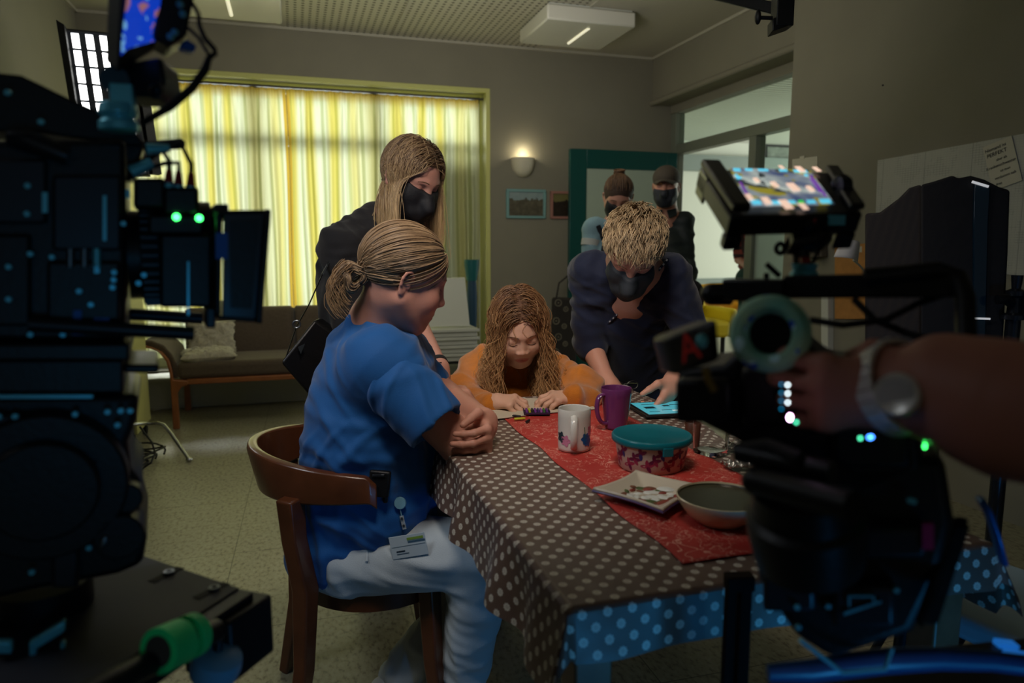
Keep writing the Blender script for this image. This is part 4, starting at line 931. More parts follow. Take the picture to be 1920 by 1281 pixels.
A.poly(b, [(484, 396), (494, 398), (478, 598), (466, 596)], -.062, .215)
A.poly(b, [(400, 398), (492, 397), (491, 405), (400, 406)], -.05, .205); A.poly(b, [(400, 584), (476, 588), (475, 598), (400, 592)], -.05, .205)
b.obj('matte_box', rb, t, bevel=.002)
b = MB(); A.poly(b, [(412, 404), (486, 403), (470, 590), (410, 586)], -.052, -.046); b.obj('side_flag', rbs, t, bevel=.001)
b = MB(); A.poly(b, [(424, 418), (474, 417), (461, 572), (424, 570)], -.056, -.053); b.obj('flag_inset', rb, t)
b = MB(); A.box(b, 398, 385, 424, 410, -.03, .03); b.obj('matte_clamp', rb2, t, bevel=.002)
b = MB(); A.box(b, 384, 575, 402, 612, -.02, .03); b.obj('matte_clamp', rb2, t, bevel=.002)
b = MB(); A.box(b, 397, 438, 418, 484, -.058, -.055); b.obj('blue_label', bluem, t)
# connectors with red boots and looping cables
for k, (x, y, xa, ya) in enumerate([(316, 352, 280, 290), (334, 356, 262, 318), (357, 358, 300, 283)]):
    b = MB(); b.cyl(A(x, y+24, -.004), A(x, y-8, -.004), .0052, n=14); c_ = b.obj('cable_plug', cyanm, t)
    b = MB(); b.cyl(A(x, y-8, -.004), A(x+1, y-32, -.004), .0048, .003, n=12); b.obj('strain_relief', redm, c_)
    b = MB(); b.tube([A(x+1, y-32, -.004), A(x+1, y-50, -.004), A((x*2+xa)/3, ya-8-4*k, 0), A(xa, ya, .01), A(xa-35, ya+22, .02)], .0024, 8); b.obj('plug_cable', rbr, c_)
b = MB(); b.cyl(A(246, 323, .0), A(285, 305, .0), .007, .005, n=12); b.cyl(A(275, 280, .0), A(318, 278, .0), .006, .004, n=12); b.obj('side_connector', cyanm, t)
# rods, plates, details
b = MB(); b.cyl(A(60, 604, -.02), A(362, 622, -.02), .0075, n=18); b.obj('support_rod', rb2, t)
b = MB(); b.cyl(A(60, 604, .16), A(395, 622, .16), .0075, n=18); b.obj('support_rod', rb2, t)
b = MB(); A.box(b, -150, 640, 244, 672, -.02, .18); A.box(b, -150, 672, 232, 735, -.01, .17); A.box(b, 232, 684, 298, 700, .0, .12); b.obj('bridge_plate', rb, t, bevel=.003)
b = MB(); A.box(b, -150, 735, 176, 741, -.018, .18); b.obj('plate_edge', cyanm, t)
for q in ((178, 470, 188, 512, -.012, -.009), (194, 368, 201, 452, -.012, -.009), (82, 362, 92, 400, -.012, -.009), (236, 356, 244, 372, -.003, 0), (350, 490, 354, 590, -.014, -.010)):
    b = MB(); A.box(b, *q); b.obj('painted_lit_edge', cyanm, t)
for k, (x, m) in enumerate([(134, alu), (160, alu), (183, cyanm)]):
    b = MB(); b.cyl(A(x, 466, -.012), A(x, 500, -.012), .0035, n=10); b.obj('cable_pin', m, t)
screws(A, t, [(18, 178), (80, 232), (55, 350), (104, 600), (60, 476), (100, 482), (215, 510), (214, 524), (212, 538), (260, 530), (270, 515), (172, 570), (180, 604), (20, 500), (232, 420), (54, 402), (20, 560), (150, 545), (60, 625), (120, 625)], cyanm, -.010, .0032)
b = MB(); A.box(b, 140, 580, 155, 606, -.013, -.01); A.box(b, 178, 594, 206, 612, -.013, -.01); A.box(b, 140, 618, 212, 624, -.02, -.015); b.obj('blue_label', bluem, t)
# tripod head and its body below
b = MB(); A.poly(b, [(-150, 741), (262, 741), (256, 790), (240, 830), (246, 880), (268, 905), (262, 960), (276, 1010), (268, 1060), (220, 1080), (60, 1110), (-150, 1160)], .0, .16); tb = thing('tripod_head', A(60, 1160, .08), 'bulky black tripod head under the left cinema camera', 'tripod head')
b.obj('head_body', rb, tb, bevel=.008, seg=3)
b = MB(); b.cyl(A(90, 900, -.03), A(90, 900, .0), .075, n=40); b.cyl(A(90, 900, -.045), A(90, 900, -.03), .05, n=32); b.obj('drag_dial', rb, tb, bevel=.003)
b = MB(); A.box(b, -60, 770, 90, 860, -.018, 0); A.box(b, 170, 850, 236, 940, -.015, .0); A.box(b, 100, 985, 150, 1090, -.02, .0); b.obj('side_housing', rb2, tb, bevel=.004)
b = MB(); b.cyl(A(226, 990, -.03), A(226, 990, .02), .024, n=26); b.cyl(A(238, 925, -.02), A(238, 925, .02), .016, n=20); b.obj('lock_knob', rb, tb, bevel=.002)
b = MB(); A.box(b, 100, 846, 186, 858, -.03, -.018); b.obj('level_edge', rbs, tb)
screws(A, tb, [(6, 772), (36, 772), (145, 768), (204, 764), (228, 762), (245, 762), (222, 788), (94, 838), (136, 832), (180, 820), (232, 880), (218, 948), (240, 964), (54, 936), (60, 992), (66, 1056), (170, 1012), (172, 965), (2, 808)], cyanm, -.022, .0034)
b = MB(); q = A(196, 1000, -.03); b.ell(q, (.004, .003, .010), rotm(y=.4), 12); b.obj('bubble_level', alu, tb)
b = MB(); A.poly(b, [(62, 1180), (128, 1140), (128, 1160), (76, 1192), (76, 1240), (64, 1240)], -.03, -.02); A.box(b, 118, 1180, 128, 1214, -.03, -.02); A.box(b, 0, 1178, 32, 1200, -.03, -.02); b.obj('latch', cyanm, tb, bevel=.002)
b = MB(); b.cyl(A(60, 1150, .08), A(60, 1150, .08)*np.array([1, 1, 0])+np.array([0, 0, .70]), .05, n=24); b.obj('head_column', rb, tb)

# ---- dolly plate with slots, end block
t = thing('dolly_plate', P(240, 1200, .74)*np.array([1, 1, 0]), 'flat black dolly platform with slotted bolts at lower left', 'dolly')
pz = float(P(330, 1110, .86)[2]); pl_ = [Pz(268, 1042, pz), Pz(448, 1102, pz), Pz(140, 1300, pz), Pz(-80, 1330, pz), Pz(-60, 1120, pz)]
plm = mat('plate_powder_coat', srgb(62, 62, 70), .6, .2, bump=.0003, bscale=300)
b = MB(); b.prism(pl_, (0, 0, 0), (0, 0, -.014)); b.obj('platform', plm, t, bevel=.001)
e0, e1 = pl_[1], pl_[2]; dn = nrm(e1-e0); ou = nrm(np.cross(dn, [0, 0, 1])); ou = ou if ou @ (pl_[0]-e0) < 0 else -ou
b = MB(); b.prism([e0, e0+ou*.022, e1+ou*.022, e1], (0, 0, -.002), (0, 0, -.032)); b.obj('side_rail', rb, t, bevel=.002)
b = MB(); b.box(e0+dn*.02+ou*.0+np.array([0, 0, -.048]), (.075, .07, .075), rotm(z=math.atan2(dn[1], dn[0]))); b.obj('end_block', rb, t, bevel=.004)
for px, py in ((312, 1078), (397, 1108)):
    q = Pz(px, py, pz); dd = nrm(Pz(px+20, py-10, pz)-q)
    b = MB(); b.beam(q-dd*.022, q+dd*.022, .012, .0012); b.obj('slot', rbr, t, bevel=.0)
    b = MB(); b.cyl(q+dd*.004+np.array([0, 0, 0]), q+dd*.004+np.array([0, 0, .0035]), .0065, n=16); b.cyl(q+dd*.004, q+dd*.004+np.array([0, 0, .0042]), .0032, n=6, m=1); b.obj('bolt', [alu, rbr], t)
b = MB()
for x_, y_ in ((120, 1180), (330, 1120)):
    q = Pz(x_, y_, pz); b.cyl((q[0]-.1, q[1]+.02, 0), (q[0]-.1, q[1]+.02, pz-.014), .025, n=16)
b.cyl((float(P(60, 1150, .8)[0]), float(P(60, 1150, .8)[1]), 0), (float(P(60, 1150, .8)[0]), float(P(60, 1150, .8)[1]), pz-.01), .05, n=20); b.obj('support_column', rb, t)
# rod with tape rolls under the plate edge
g0, g1 = P(250, 1262, .66), P(420, 1180, .78); dg_ = nrm(g1-g0)
b = MB(); b.cyl(P(120, 1325, .60), P(408, 1182, .775), .012, n=18); tag(b.obj('tape_bar', rb), 'black bar carrying green tape rolls under the dolly platform', 'bar')
gt = mat('green_gaffer_tape', srgb(34, 226, 124), .55, bump=.0004, bscale=160); cardb = mat('cardboard_core', srgb(60, 54, 44), .8)
for k, (px, py, d_, wd, rr, lab) in enumerate([(318, 1212, .70, .030, .022, 'wide roll of bright green tape on the bar below the dolly platform'), (358, 1193, .735, .012, .022, 'narrow roll of bright green tape on the bar, right of the wide one')]):
    c_ = P(px, py, d_); t = thing('tape_roll', c_, lab, 'tape roll', 'green tape rolls on the bar')
    b = MB(); b.lathe(c_-dg_*wd/2, [(.015, 0), (rr, 0), (rr, wd), (.015, wd), (.015, 0)], axis=dg_, n=36); b.obj('tape', gt, t, bevel=.0006)
    b = MB(); b.lathe(c_-dg_*(wd/2+.0004), [(.0125, 0), (.015, 0), (.015, wd+.0008), (.0125, wd+.0008), (.0125, 0)], axis=dg_, n=36); b.obj('core', cardb, t)
c_ = P(405, 1246, .80); b = MB(); b.lathe(c_, [(0, -.016), (.017, -.016), (.026, -.012), (.028, 0), (.026, .012), (.017, .016), (0, .016)], axis=(.3, -.2, 1), n=30)
tag(b.obj('cable_spool', mat('pale_blue_plastic', srgb(110, 160, 190), .35)), 'pale blue spool hanging under the corner of the dolly platform', 'spool')
b = MB(); b.cyl(P(405, 1246, .80), P(412, 1180, .80), .005, n=10); tag(b.obj('spool_hook', rb), 'black hook holding the pale blue spool below the platform', 'hook')

# ---- on-board monitor above the left camera
t = thing('camera_monitor', P(285, 130, .70), 'on-board monitor showing blue picture above the left camera', 'monitor')
m0, m1, m2, m3 = P(240, -22, .66), P(303, -22, .70), P(288, 78, .715), P(224, 108, .675)   # screen face corners
nn = nrm(np.cross(m1-m0, m3-m0)); nn = nn if nn @ (CAM-m0) > 0 else -nn
rgt = nrm(m1-m0)
b = MB(); b.prism([m0-rgt*.004+np.array([0, 0, .02]), m1+rgt*.004+np.array([0, 0, .02]), m2+rgt*.003-np.array([0, 0, .01]), m3-rgt*.002-np.array([0, 0, .014])], -nn*.001, -nn*.032-rgt*-.02); b.obj('housing', rb, t, bevel=.003)
msc = mat('monitor_picture', srgb(20, 60, 150), .2, emit=(0, 0, 0, 1), es=1); X = NX(msc); ns = X.noise(38, 3, dist=1.0)
c1_ = X.mix(X('GREATER_THAN', ns, .56), srgb(16, 60, 190), srgb(150, 100, 110)); c2_ = X.mix(X('GREATER_THAN', X.noise(75, 2), .63), c1_, srgb(110, 170, 220)); X.L.new(c2_, X.B.inputs['Emission Color']); X.B.inputs['Emission Strength'].default_value = .85; X.B.inputs['Base Color'].default_value = (.01, .01, .02, 1)
b = MB(); b.prism([m0, m1, m2, m3], nn*.0, nn*.0012); b.obj('screen', msc, t, smooth=False)
b = MB(); B2 = Rig(300, 100, .71, .5); B2.poly(b, [(300, -30), (368, -30), (350, 66), (318, 88), (286, 70)], .0, .05); B2.poly(b, [(350, 66), (372, 80), (366, 92), (335, 84)], .01, .03, 1); b.obj('battery', [rb, bluem], t, bevel=.003)
b = MB(); b.prism([P(205, 120, .70), P(300, 105, .70), P(308, 150, .70), P(296, 180, .70), P(232, 178, .70), P(204, 158, .70)], (0, 0, 0), Fv*.04); b.obj('tilt_bracket', rb2, t, bevel=.004)
b = MB(); b.cyl(P(215, 150, .69), P(215, 150, .75), .013, n=20); b.tube([P(290, 170, .69)+np.array([.006*math.cos(a), 0, .006*math.sin(a)]) for a in np.linspace(0, 2*PI, 15)[:-1]], .0022, 8, closed=True); b.cyl(P(225, 175, .72), P(222, 230, .72), .013, n=18); b.obj('arm_joint', rb, t)
b = MB(); b.lathe(P(222, 222, .70), [(.0, -.012), (.018, -.012), (.018, -.004), (.014, 0), (.018, .004), (.016, .014), (0, .014)], n=24); b.box(P(232, 190, .70), (.02, .02, .03)); b.obj('quick_clamp', cyanm, t, bevel=.001)
b = MB(); b.tube([P(360, 5, .72), P(372, 25, .70), P(374, 48, .69), P(384, 72, .68), P(402, 92, .68), P(404, 100, .68), P(392, 108, .68), P(385, 130, .68), P(360, 165, .68), P(320, 200, .69), P(285, 220, .70), P(268, 230, .72)], [.002, .002, .0022, .0025, .0025, .0025, .003, .004, .0042, .004, .0035, .003], 10); b.tube([P(352, 52, .72), P(372, 70, .70), P(390, 100, .68)], .0018, 8); b.obj('monitor_cable', rbr, t)
screws(Rig(300, 60, .70), t, [(340, 10), (345, 28), (330, 62), (322, 70)], cyanm, -.002, .0035)

# ---- right: field monitor, camera, hood
t = thing('field_monitor', P(1470, 380, .80), 'tilted field monitor with bright picture above the right camera', 'monitor')
A0, A1, A2, A3 = P(1312, 312, .92), P(1570, 320, .98), P(1620, 395, .80), P(1372, 400, .74)     # top face corners
up = nrm(np.cross(A1-A0, A3-A0)); up = up if up[2] > 0 else -up
b = MB(); b.prism([A0, A1, A2, A3], -up*.003, -up*.026); b.obj('housing', rb, t, bevel=.003)
b = MB(); b.prism([A0, A0+(A1-A0)*.13, A3+(A2-A3)*.13, A3], up*.0, up*.010); b.prism([A1-(A1-A0)*.10, A1, A2, A2-(A2-A3)*.12], up*.0, up*.008); b.prism([A3, A3+(A2-A3)*.13, A3+(A2-A3)*.13+(A0-A3)*.1, A3+(A0-A3)*.1], -up*.026, -up*.042); b.prism([A2-(A2-A3)*.16, A2, A2+(A1-A2)*.2, A2-(A2-A3)*.16+(A1-A2)*.2], -up*.026, -up*.046); b.obj('side_grip', rb, t, bevel=.003)
b = MB(); b.prism([A0+(A3-A0)*.02, A0+(A3-A0)*.28, A0+(A3-A0)*.28-up*.034, A0+(A3-A0)*.02-up*.034], (0, 0, 0), (A1-A0)*.02); b.obj('corner_guard', rbs, t, bevel=.002)
S0, S1, S2, S3 = P(1366, 320, .925), P(1518, 319, .96), P(1566, 381, .81), P(1408, 381, .765)
# keep the picture in the top plane
proj = lambda q: q-up*((q-A0) @ up)+up*.0006
S = [proj(q) for q in (S0, S1, S2, S3)]
pic = mat('field_monitor_picture', srgb(10, 10, 20), .12); X = NX(pic)
n1_, n2_, n3_ = X.noise(19, 2, dist=.5), X.noise(30, 2), X.noise(24, 2, dist=1.2)
c_ = X.mix(X('MULTIPLY_ADD', n1_, 3.0, -1.0), srgb(20, 50, 110), srgb(190, 200, 190)); c_ = X.mix(X('GREATER_THAN', n2_, .60), c_, srgb(150, 140, 40)); c_ = X.mix(X('GREATER_THAN', n3_, .62), c_, srgb(40, 52, 60))
X.L.new(c_, X.B.inputs['Emission Color']); X.B.inputs['Emission Strength'].default_value = .8
b = MB(); b.prism(S, up*0, up*.0008); b.obj('screen', pic, t, smooth=False)
hud = mat('screen_text', srgb(60, 190, 220), .3, emit=srgb(90, 200, 230), es=1.0); hudp = mat('screen_bars', srgb(110, 40, 150), .3, emit=srgb(110, 40, 160), es=.8); hudg = mat('screen_green', srgb(40, 190, 60), .3, emit=srgb(40, 200, 70), es=.9)
SB_ = lambda u, v: (S[0]*(1-u)+S[1]*u)*(1-v)+(S[3]*(1-u)+S[2]*u)*v
for k, (u0, v0, u1, v1, m) in enumerate([(.04, .02, .12, .10, hud), (.18, .02, .27, .08, hud), (.34, .02, .46, .08, hud), (.6, .02, .7, .08, hud), (.78, .02, .95, .10, hud), (.04, .88, .14, .97, hud), (.22, .9, .36, .97, hud), (.44, .9, .54, .97, hud), (.58, .9, .64, .97, hudg), (.68, .9, .78, .97, hud), (.84, .88, .97, .98, hud), (.02, .2, .05, .34, hud), (.02, .42, .05, .8, hudp), (.94, .2, .97, .8, hudp), (.91, .3, .93, .7, hudp), (.04, .26, .08, .32, hud), (.88, .16, .92, .22, hud)]):
    b = MB(); b.prism([SB_(u0, v0), SB_(u1, v0), SB_(u1, v1), SB_(u0, v1)], up*.001, up*.0014); b.obj('screen_text', m, t, smooth=False)
ltm = mat('reflection_patch', srgb(238, 206, 180), .5, emit=srgb(255, 214, 190), es=.85)  # light patches reflected in the screen, built as glowing quads
for k, (px, py, w_) in enumerate([(1418, 338, 10), (1452, 346, 12), (1487, 351, 18), (1519, 354, 12), (1404, 370, 12), (1437, 377, 14), (1473, 384, 18), (1506, 388, 12), (1500, 318, 16), (1531, 318, 13), (1465, 314, 9)]):
    r_ = Fv+Rv*(px-960)/FPX-Uv*(py-640.5)/FPX; q = CAM+r_*(((A0+up*.002-CAM) @ up)/(r_ @ up)); e1 = nrm(S[1]-S[0]); e2 = nrm(S[3]-S[0])
    h = w_*.00062; sk = [(-1, -1.6), (.7, -1.9), (1.1, 1.5), (-.6, 1.9)]
    b = MB(); b.prism([q+e1*h*a*.6+e2*h*c*.9 for a, c in sk], up*.0002, up*.0008); b.obj('screen_reflection', ltm, t, smooth=False)
b = MB(); b.cyl(P(1572, 352, .86), P(1590, 352, .86), .013, n=20); b.ell(P(1578, 345, .87), (.012, .012, .012)); b.obj('joystick', rb, t)
b = MB(); b.box(P(1568, 413, .79), (.022, .003, .011)); b.obj('rear_port', cyanm, t)
# articulated arm below
b = MB(); b.ell(P(1502, 420, .80), (.022, .02, .014)); b.tube([P(1502, 415, .80), P(1500, 440, .80), P(1478, 458, .80), P(1530, 450, .80), P(1552, 440, .80)], [.012, .014, .013, .015, .009], 14); b.tube([P(1497, 455, .80), P(1502, 480, .80), P(1505, 522, .80)], [.011, .009, .012], 14); b.obj('tilt_arm', rb, t)
b = MB(); b.tube([P(1463, 466, .80)+np.array([.0055*math.cos(a), 0, .0055*math.sin(a)]) for a in np.linspace(0, 2*PI, 15)[:-1]], .0028, 8, closed=True); b.obj('lock_ring', rb, t)
b = MB(); b.cyl(P(1508, 412, .79), P(1524, 416, .79), .009, n=18); b.obj('red_collar', redm, t)
b = MB(); b.cyl(P(1499, 494, .79), P(1514, 494, .79), .0075, n=18); b.obj('red_collar', redm, t)
b = MB(); b.lathe(P(1508, 508, .79), [(0, -.009), (.015, -.009), (.015, -.002), (.012, 0), (.014, .008), (0, .008)], n=20); b.obj('quick_clamp', cyanm, t)
b = MB(); b.tube([P(1576, 425, .80), P(1560, 440, .78), P(1535, 470, .78), P(1520, 500, .78), P(1512, 520, .80)], .0018, 8); b.obj('monitor_cable', rbr, t)

C = Rig(1560, 800, .64, -.40)
t = thing('cinema_camera', C(1500, 900, .05), 'black film camera held by the hand at the right edge', 'film camera')
b = MB(); b.cyl(P(1334, 552, .80), P(1372, 552, .80), .0125, n=24); b.ell(P(1334, 552, .80), (.0125, .0125, .0125)); b.beam(P(1362, 543, .80), P(1475, 545, .76), .03, .024); b.beam(P(1470, 538, .77), P(1800, 534, .70), .022, .024); b.beam(P(1445, 560, .77), P(1445, 600, .76), .03, .02); b.obj('top_handle', rb, t, bevel=.004, seg=3)
b = MB(); b.tube([P(1620, 520, .72), P(1760, 508, .70), P(1795, 520, .70), P(1810, 560, .68), P(1812, 640, .66)], .009, 12); b.obj('rear_bracket', rb, t)
b = MB(); b.cyl(P(1462, 518, .77), P(1437, 495, .77), .003, n=8); b.cyl(P(1437, 512, .77), P(1437, 540, .77), .003, n=8); b.ell(P(1545, 545, .75), (.004, .003, .006)); b.obj('antenna', rbs, t)
# eyepiece with patterned rubber ring
ec = P(1440, 626, .62); ey = nrm(nrm(CAM-ec)+np.array([-.05, 0, 0])-Rv*.12)
cup = mat('patterned_eyecup', srgb(40, 120, 120), .7); X = NX(cup); vo = X.N.new('ShaderNodeTexVoronoi'); vo.inputs['Scale'].default_value = 62; tcx = X.N.new('ShaderNodeTexCoord'); X.L.new(tcx.outputs['Object'], vo.inputs['Vector'])
X.color(X.mix(X('LESS_THAN', vo.outputs['Distance'], .30), X.mix(X.noise(30, 2), srgb(70, 180, 180), srgb(190, 205, 150)), X.mix(X('GREATER_THAN', X.noise(55, 1), .5), srgb(16, 80, 200), srgb(200, 245, 245))))
b = MB(); b.lathe(ec-ey*.022, [(.020, 0), (.031, .002), (.0345, .010), (.034, .018), (.029, .025), (.023, .026), (.0195, .022), (.018, .010), (.018, 0), (.020, 0)], axis=ey, n=44); b.obj('eyecup', cup, t)
b = MB(); b.lathe(ec-ey*.06, [(0, 0), (.022, 0), (.026, .02), (.026, .042), (.018, .045), (0, .043)], axis=ey, n=32); b.obj('eyepiece_tube', rb, t)
# viewfinder body with red letter
V = Rig(1300, 648, .60, .10)
vf = MB(); vf.prism([P(1247, 632, .62), P(1345, 596, .58), P(1352, 676, .58), P(1265, 706, .62)], (0, 0, 0), Fv*.06); vfo = vf.obj('viewfinder', rb2, t, bevel=.004, seg=3)
b = MB(); b.prism([P(1266, 640, .613), P(1332, 616, .578), P(1335, 668, .578), P(1275, 690, .613)], -Fv*.001, Fv*.004); b.obj('front_window', rb, t)
redl = mat('red_letter', srgb(120, 26, 22), .5, emit=srgb(130, 24, 20), es=.12)
p0_ = P(1280, 682, .600); exx = nrm(P(1330, 664, .575)-P(1280, 682, .600)); ezz = nrm(np.array([0, 0, 1])-exx*exx[2]); eyy = np.cross(exx, ezz)
textobj('A', .034, redl, Matrix(((exx[0], ezz[0], -eyy[0], p0_[0]), (exx[1], ezz[1], -eyy[1], p0_[1]), (exx[2], ezz[2], -eyy[2], p0_[2]), (0, 0, 0, 1))), t, 'letter_a')
b = MB(); b.ell(P(1316, 640, .57), (.005, .003, .006)); b.obj('painted_glint', cyanm, t)
# body
b = MB(); C.poly(b, [(1262, 700), (1350, 690), (1400, 640), (1500, 640), (1560, 690), (1720, 690), (1740, 900), (1600, 960), (1420, 900), (1380, 840), (1300, 800), (1262, 790)], .02, .12); b.obj('camera_body', rb, t, bevel=.008, seg=3)
b = MB(); C.box(b, 1266, 712, 1372, 794, .0, .05); C.box(b, 1390, 690, 1470, 800, .0, .04); C.box(b, 1560, 780, 1710, 880, .0, .05); b.obj('side_housing', rb, t, bevel=.005)
b = MB(); b.tube([P(1322, 690, .59), P(1328, 712, .59), P(1340, 734, .59)], .003, 8); b.obj('yellow_cable', mat('yellow_lead', srgb(120, 96, 20), .5), t)
def led(px, py, rx_, ry_, m, name='indicator_light', d=.575):
    b = MB(); b.ell(P(px, py, d), (rx_*d/FPX, .001, ry_*d/FPX), n=14); b.obj(name, m, t)
for y_ in (722, 738, 755): led(1477, y_, 2.6, 2.6, ledw)
for y_ in (721, 737, 752, 767): led(1465, y_, 2.0, 2.2, ledc)
led(1481, 783, 4.5, 6, ledp); led(1493, 792, 2.6, 2.6, leda); led(1613, 822, 3, 3, leda); led(1632, 820, 7, 4, ledb); led(1735, 826, 3, 4, ledg); led(1734, 837, 3, 5, ledg)
# lower rods, lens motor, lens
b = MB(); b.cyl(P(1385, 848, .62), P(1560, 885, .56), .009, n=16); b.obj('support_rod', rb, t)
b = MB(); b.cyl(P(1418, 902, .60), P(1600, 950, .52), .012, n=18); b.ell(P(1418, 902, .60), (.0125, .0125, .0125)); b.cyl(P(1470, 898, .59), P(1580, 932, .54), .0022, n=8, m=1); b.obj('support_rod', [rb, rbs], t)
b = MB(); b.lathe(P(1510, 960, .62), [(0, -.05), (.046, -.05), (.050, -.02), (.050, .0), (.044, .004), (.044, .03), (0, .03)], axis=(-.3, -.2, 1), n=40); b.obj('lens', rb, t)
b = MB(); C.poly(b, [(1420, 890), (1500, 880), (1780, 870), (1800, 1000), (1770, 1110), (1720, 1210), (1560, 1262), (1490, 1215), (1420, 1110), (1404, 980)], .02, .12); b.obj('gimbal_body', rb, t, bevel=.01, seg=3)
b = MB(); C.box(b, 1570, 990, 1740, 1050, .0, .03); C.box(b, 1560, 1100, 1680, 1180, .0, .03); C.box(b, 1430, 1040, 1530, 1150, .0, .03); b.obj('battery_pack', rb2, t, bevel=.005)
b = MB(); C.box(b, 1592, 1114, 1640, 1117, -.004, .0); C.box(b, 1590, 1114, 1594, 1134, -.004, .0); C.box(b, 1636, 1114, 1640, 1126, -.004, 0); b.prism([C(1582, 1146, -.003), C(1652, 1124, -.003), C(1652, 1128, -.003), C(1582, 1152, -.003)], (0, 0, 0), C.Y*.002); b.obj('clip_edge', cyanm, t)
screws(C, t, [(1680, 1104), (1553, 1134), (1495, 1136), (1497, 1174), (1705, 936), (1712, 938)], cyanm, -.002, .003)
b = MB(); C.box(b, 1728, 980, 1750, 1028, -.004, .002); b.obj('magenta_tag', mat('magenta_tape', srgb(190, 40, 120), .5), t)
b = MB(); b.tube([P(1838, 936, .78), P(1852, 960, .78), P(1866, 1000, .78), P(1880, 1052, .79)], .010, 10, flat=.4); b.obj('blue_lit_post', mat('post_blue_light', srgb(30, 90, 150), .35, .4), t, smooth='all')  # stands for a blue-lit chair post; blue light put into its colour
# coiled cable
pts = []
a0, a1 = P(1800, 980, .66), P(1738, 1165, .62)
for k in range(220):
    s_ = k/219; a = k*.62; base = a0*(1-s_)+a1*s_; pts.append(base+np.array([.009*math.cos(a), .009*math.sin(a)*.5, .009*math.sin(a)*.25]))
b = MB(); b.tube(pts, .0022, 6); tag(b.obj('coiled_cable', rbr), 'black spiral cable hanging in front of the hanging cloth corner at right', 'cable')
# curved blue-lit shell, struts and carriage at the lower right
sh = mat('blue_lacquer', srgb(40, 74, 120), .3)
t = thing('camera_cart', P(1700, 1250, .74)*np.array([1, 1, 0]), 'black camera cart with curved blue rim at the lower right corner', 'cart')
b = MB(); pts = [P(1440, 1262, .70), P(1520, 1258, .70), P(1590, 1248, .70), P(1660, 1240, .70), P(1760, 1236, .70), P(1860, 1240, .70), P(1960, 1252, .70)]; b.tube(pts, [.006, .008, .009, .009, .008, .007, .007], 12, flat=1.5); b.obj('curved_rim', sh, t)
b = MB(); zc_ = float(P(1700, 1275, .74)[2]); b.prism([Pz(1380, 1300, zc_), Pz(1560, 1230, zc_), Pz(1960, 1190, zc_), Pz(1990, 1330, zc_)], (0, 0, 0), (0, 0, -.03)); b.obj('shelf', rb, t, bevel=.004)
b = MB()
for px, py in ((1600, 1270), (1880, 1240)): q = Pz(px, py, zc_); b.cyl((q[0], q[1], 0), (q[0], q[1], zc_-.03), .018, n=14)
b.obj('cart_post', rb, t)
b = MB(); b.beam(P(1868, 1206, .80), P(1904, 1211, .80), .012, .006); b.beam(P(1886, 1226, .78), P(1940, 1234, .78), .012, .006); b.obj('blue_strip', mat('blue_strip', srgb(40, 120, 200), .4, emit=(.02, .25, .9, 1), es=.35), t)
b = MB(); b.tube([P(1500, 1200, .66), P(1580, 1262, .66), P(1660, 1255, .66), P(1672, 1215, .66)], .0022, 8); b.obj('thin_hoop', cyanm, t)
b = MB(); b.beam(P(1371, 1086, .90), P(1368, 1086, .90)*np.array([1, 1, 0]), .013, .013); b.beam(P(1397, 1086, .90), P(1398, 1086, .90)*np.array([1, 1, 0]), .016, .016); b.beam(P(1360, 1092, .90), P(1412, 1090, .90), .02, .02); b.obj('post_pair', mat('dark_brown_post', srgb(34, 22, 18), .8, spec=.15), t, bevel=.002)
# black padded case / monitor hood on its stand behind the hand
cm_ = mat('hood_fabric', srgb(24, 23, 24), .85, bump=.003, bscale=24); cm2 = mat('ribbed_fabric', srgb(32, 29, 29), .9); X = NX(cm2); o = X.xyz(); wv = X('SINE', X('MULTIPLY', X('ADD', o[0], o[1]), 520)); bp = X.N.new('ShaderNodeBump'); bp.inputs['Distance'].default_value = .0008; X.L.new(wv, bp.inputs['Height']); X.L.new(bp.outputs[0], X.B.inputs['Normal'])
D_ = 1.62; t = thing('monitor_hood', P(1750, 640, D_+.1)*np.array([1, 1, 0]), 'big black fabric monitor hood on a stand before the wall planner', 'monitor hood')
f0 = [(1622, 400), (1650, 398), (1685, 372), (1705, 352), (1728, 345), (1728, 655), (1622, 650)]
b = MB(); b.prism([P(x, y, D_+.10*(1-(x-1622)/106)) for x, y in f0], (0, 0, 0), nrm(RAY(1640, 500))*.26); b.obj('left_panel', cm2, t, bevel=.006)
b = MB(); b.prism([P(x, y, D_) for x, y in [(1722, 348), (1745, 342), (1782, 330), (1790, 336), (1815, 331), (1840, 338), (1868, 352), (1888, 358), (1884, 480), (1874, 660), (1722, 660)]], -Fv*.01, nrm(RAY(1730, 500))*.30); b.obj('front_panel', cm_, t, bevel=.010, seg=3)
b = MB(); b.prism([P(x, y, D_-.012) for x, y in [(1826, 341), (1854, 350), (1850, 420), (1845, 640), (1824, 640), (1824, 420)]], Fv*-.004, Fv*.002); b.obj('teal_light_strip', mat('teal_light_gloss', srgb(16, 40, 54), .15), t, bevel=.001)  # teal-blue light on the shiny hood, put into the strip's colour
b = MB(); b.beam(P(1823, 341, D_-.018), P(1853, 350, D_-.018), .004, .005); b.beam(P(1824, 597, D_-.018), P(1856, 598, D_-.018), .004, .004); b.obj('hood_glint', mat('painted_edge_glint', srgb(225, 230, 235), .3, emit=(1, 1, 1, 1), es=.35), t)  # white glint on the hood edge, built as faintly glowing bars
b = MB(); q = P(1760, 660, D_+.12); b.cyl((q[0], q[1], 0), q+np.array([0, 0, .02]), .018, n=14)
for k in range(3): a = k*2.1+.5; b.tube([(q[0], q[1], .4), (q[0]+.16*math.cos(a), q[1]+.16*math.sin(a), .012)], .010, 8)
b.obj('hood_stand', rb, t)
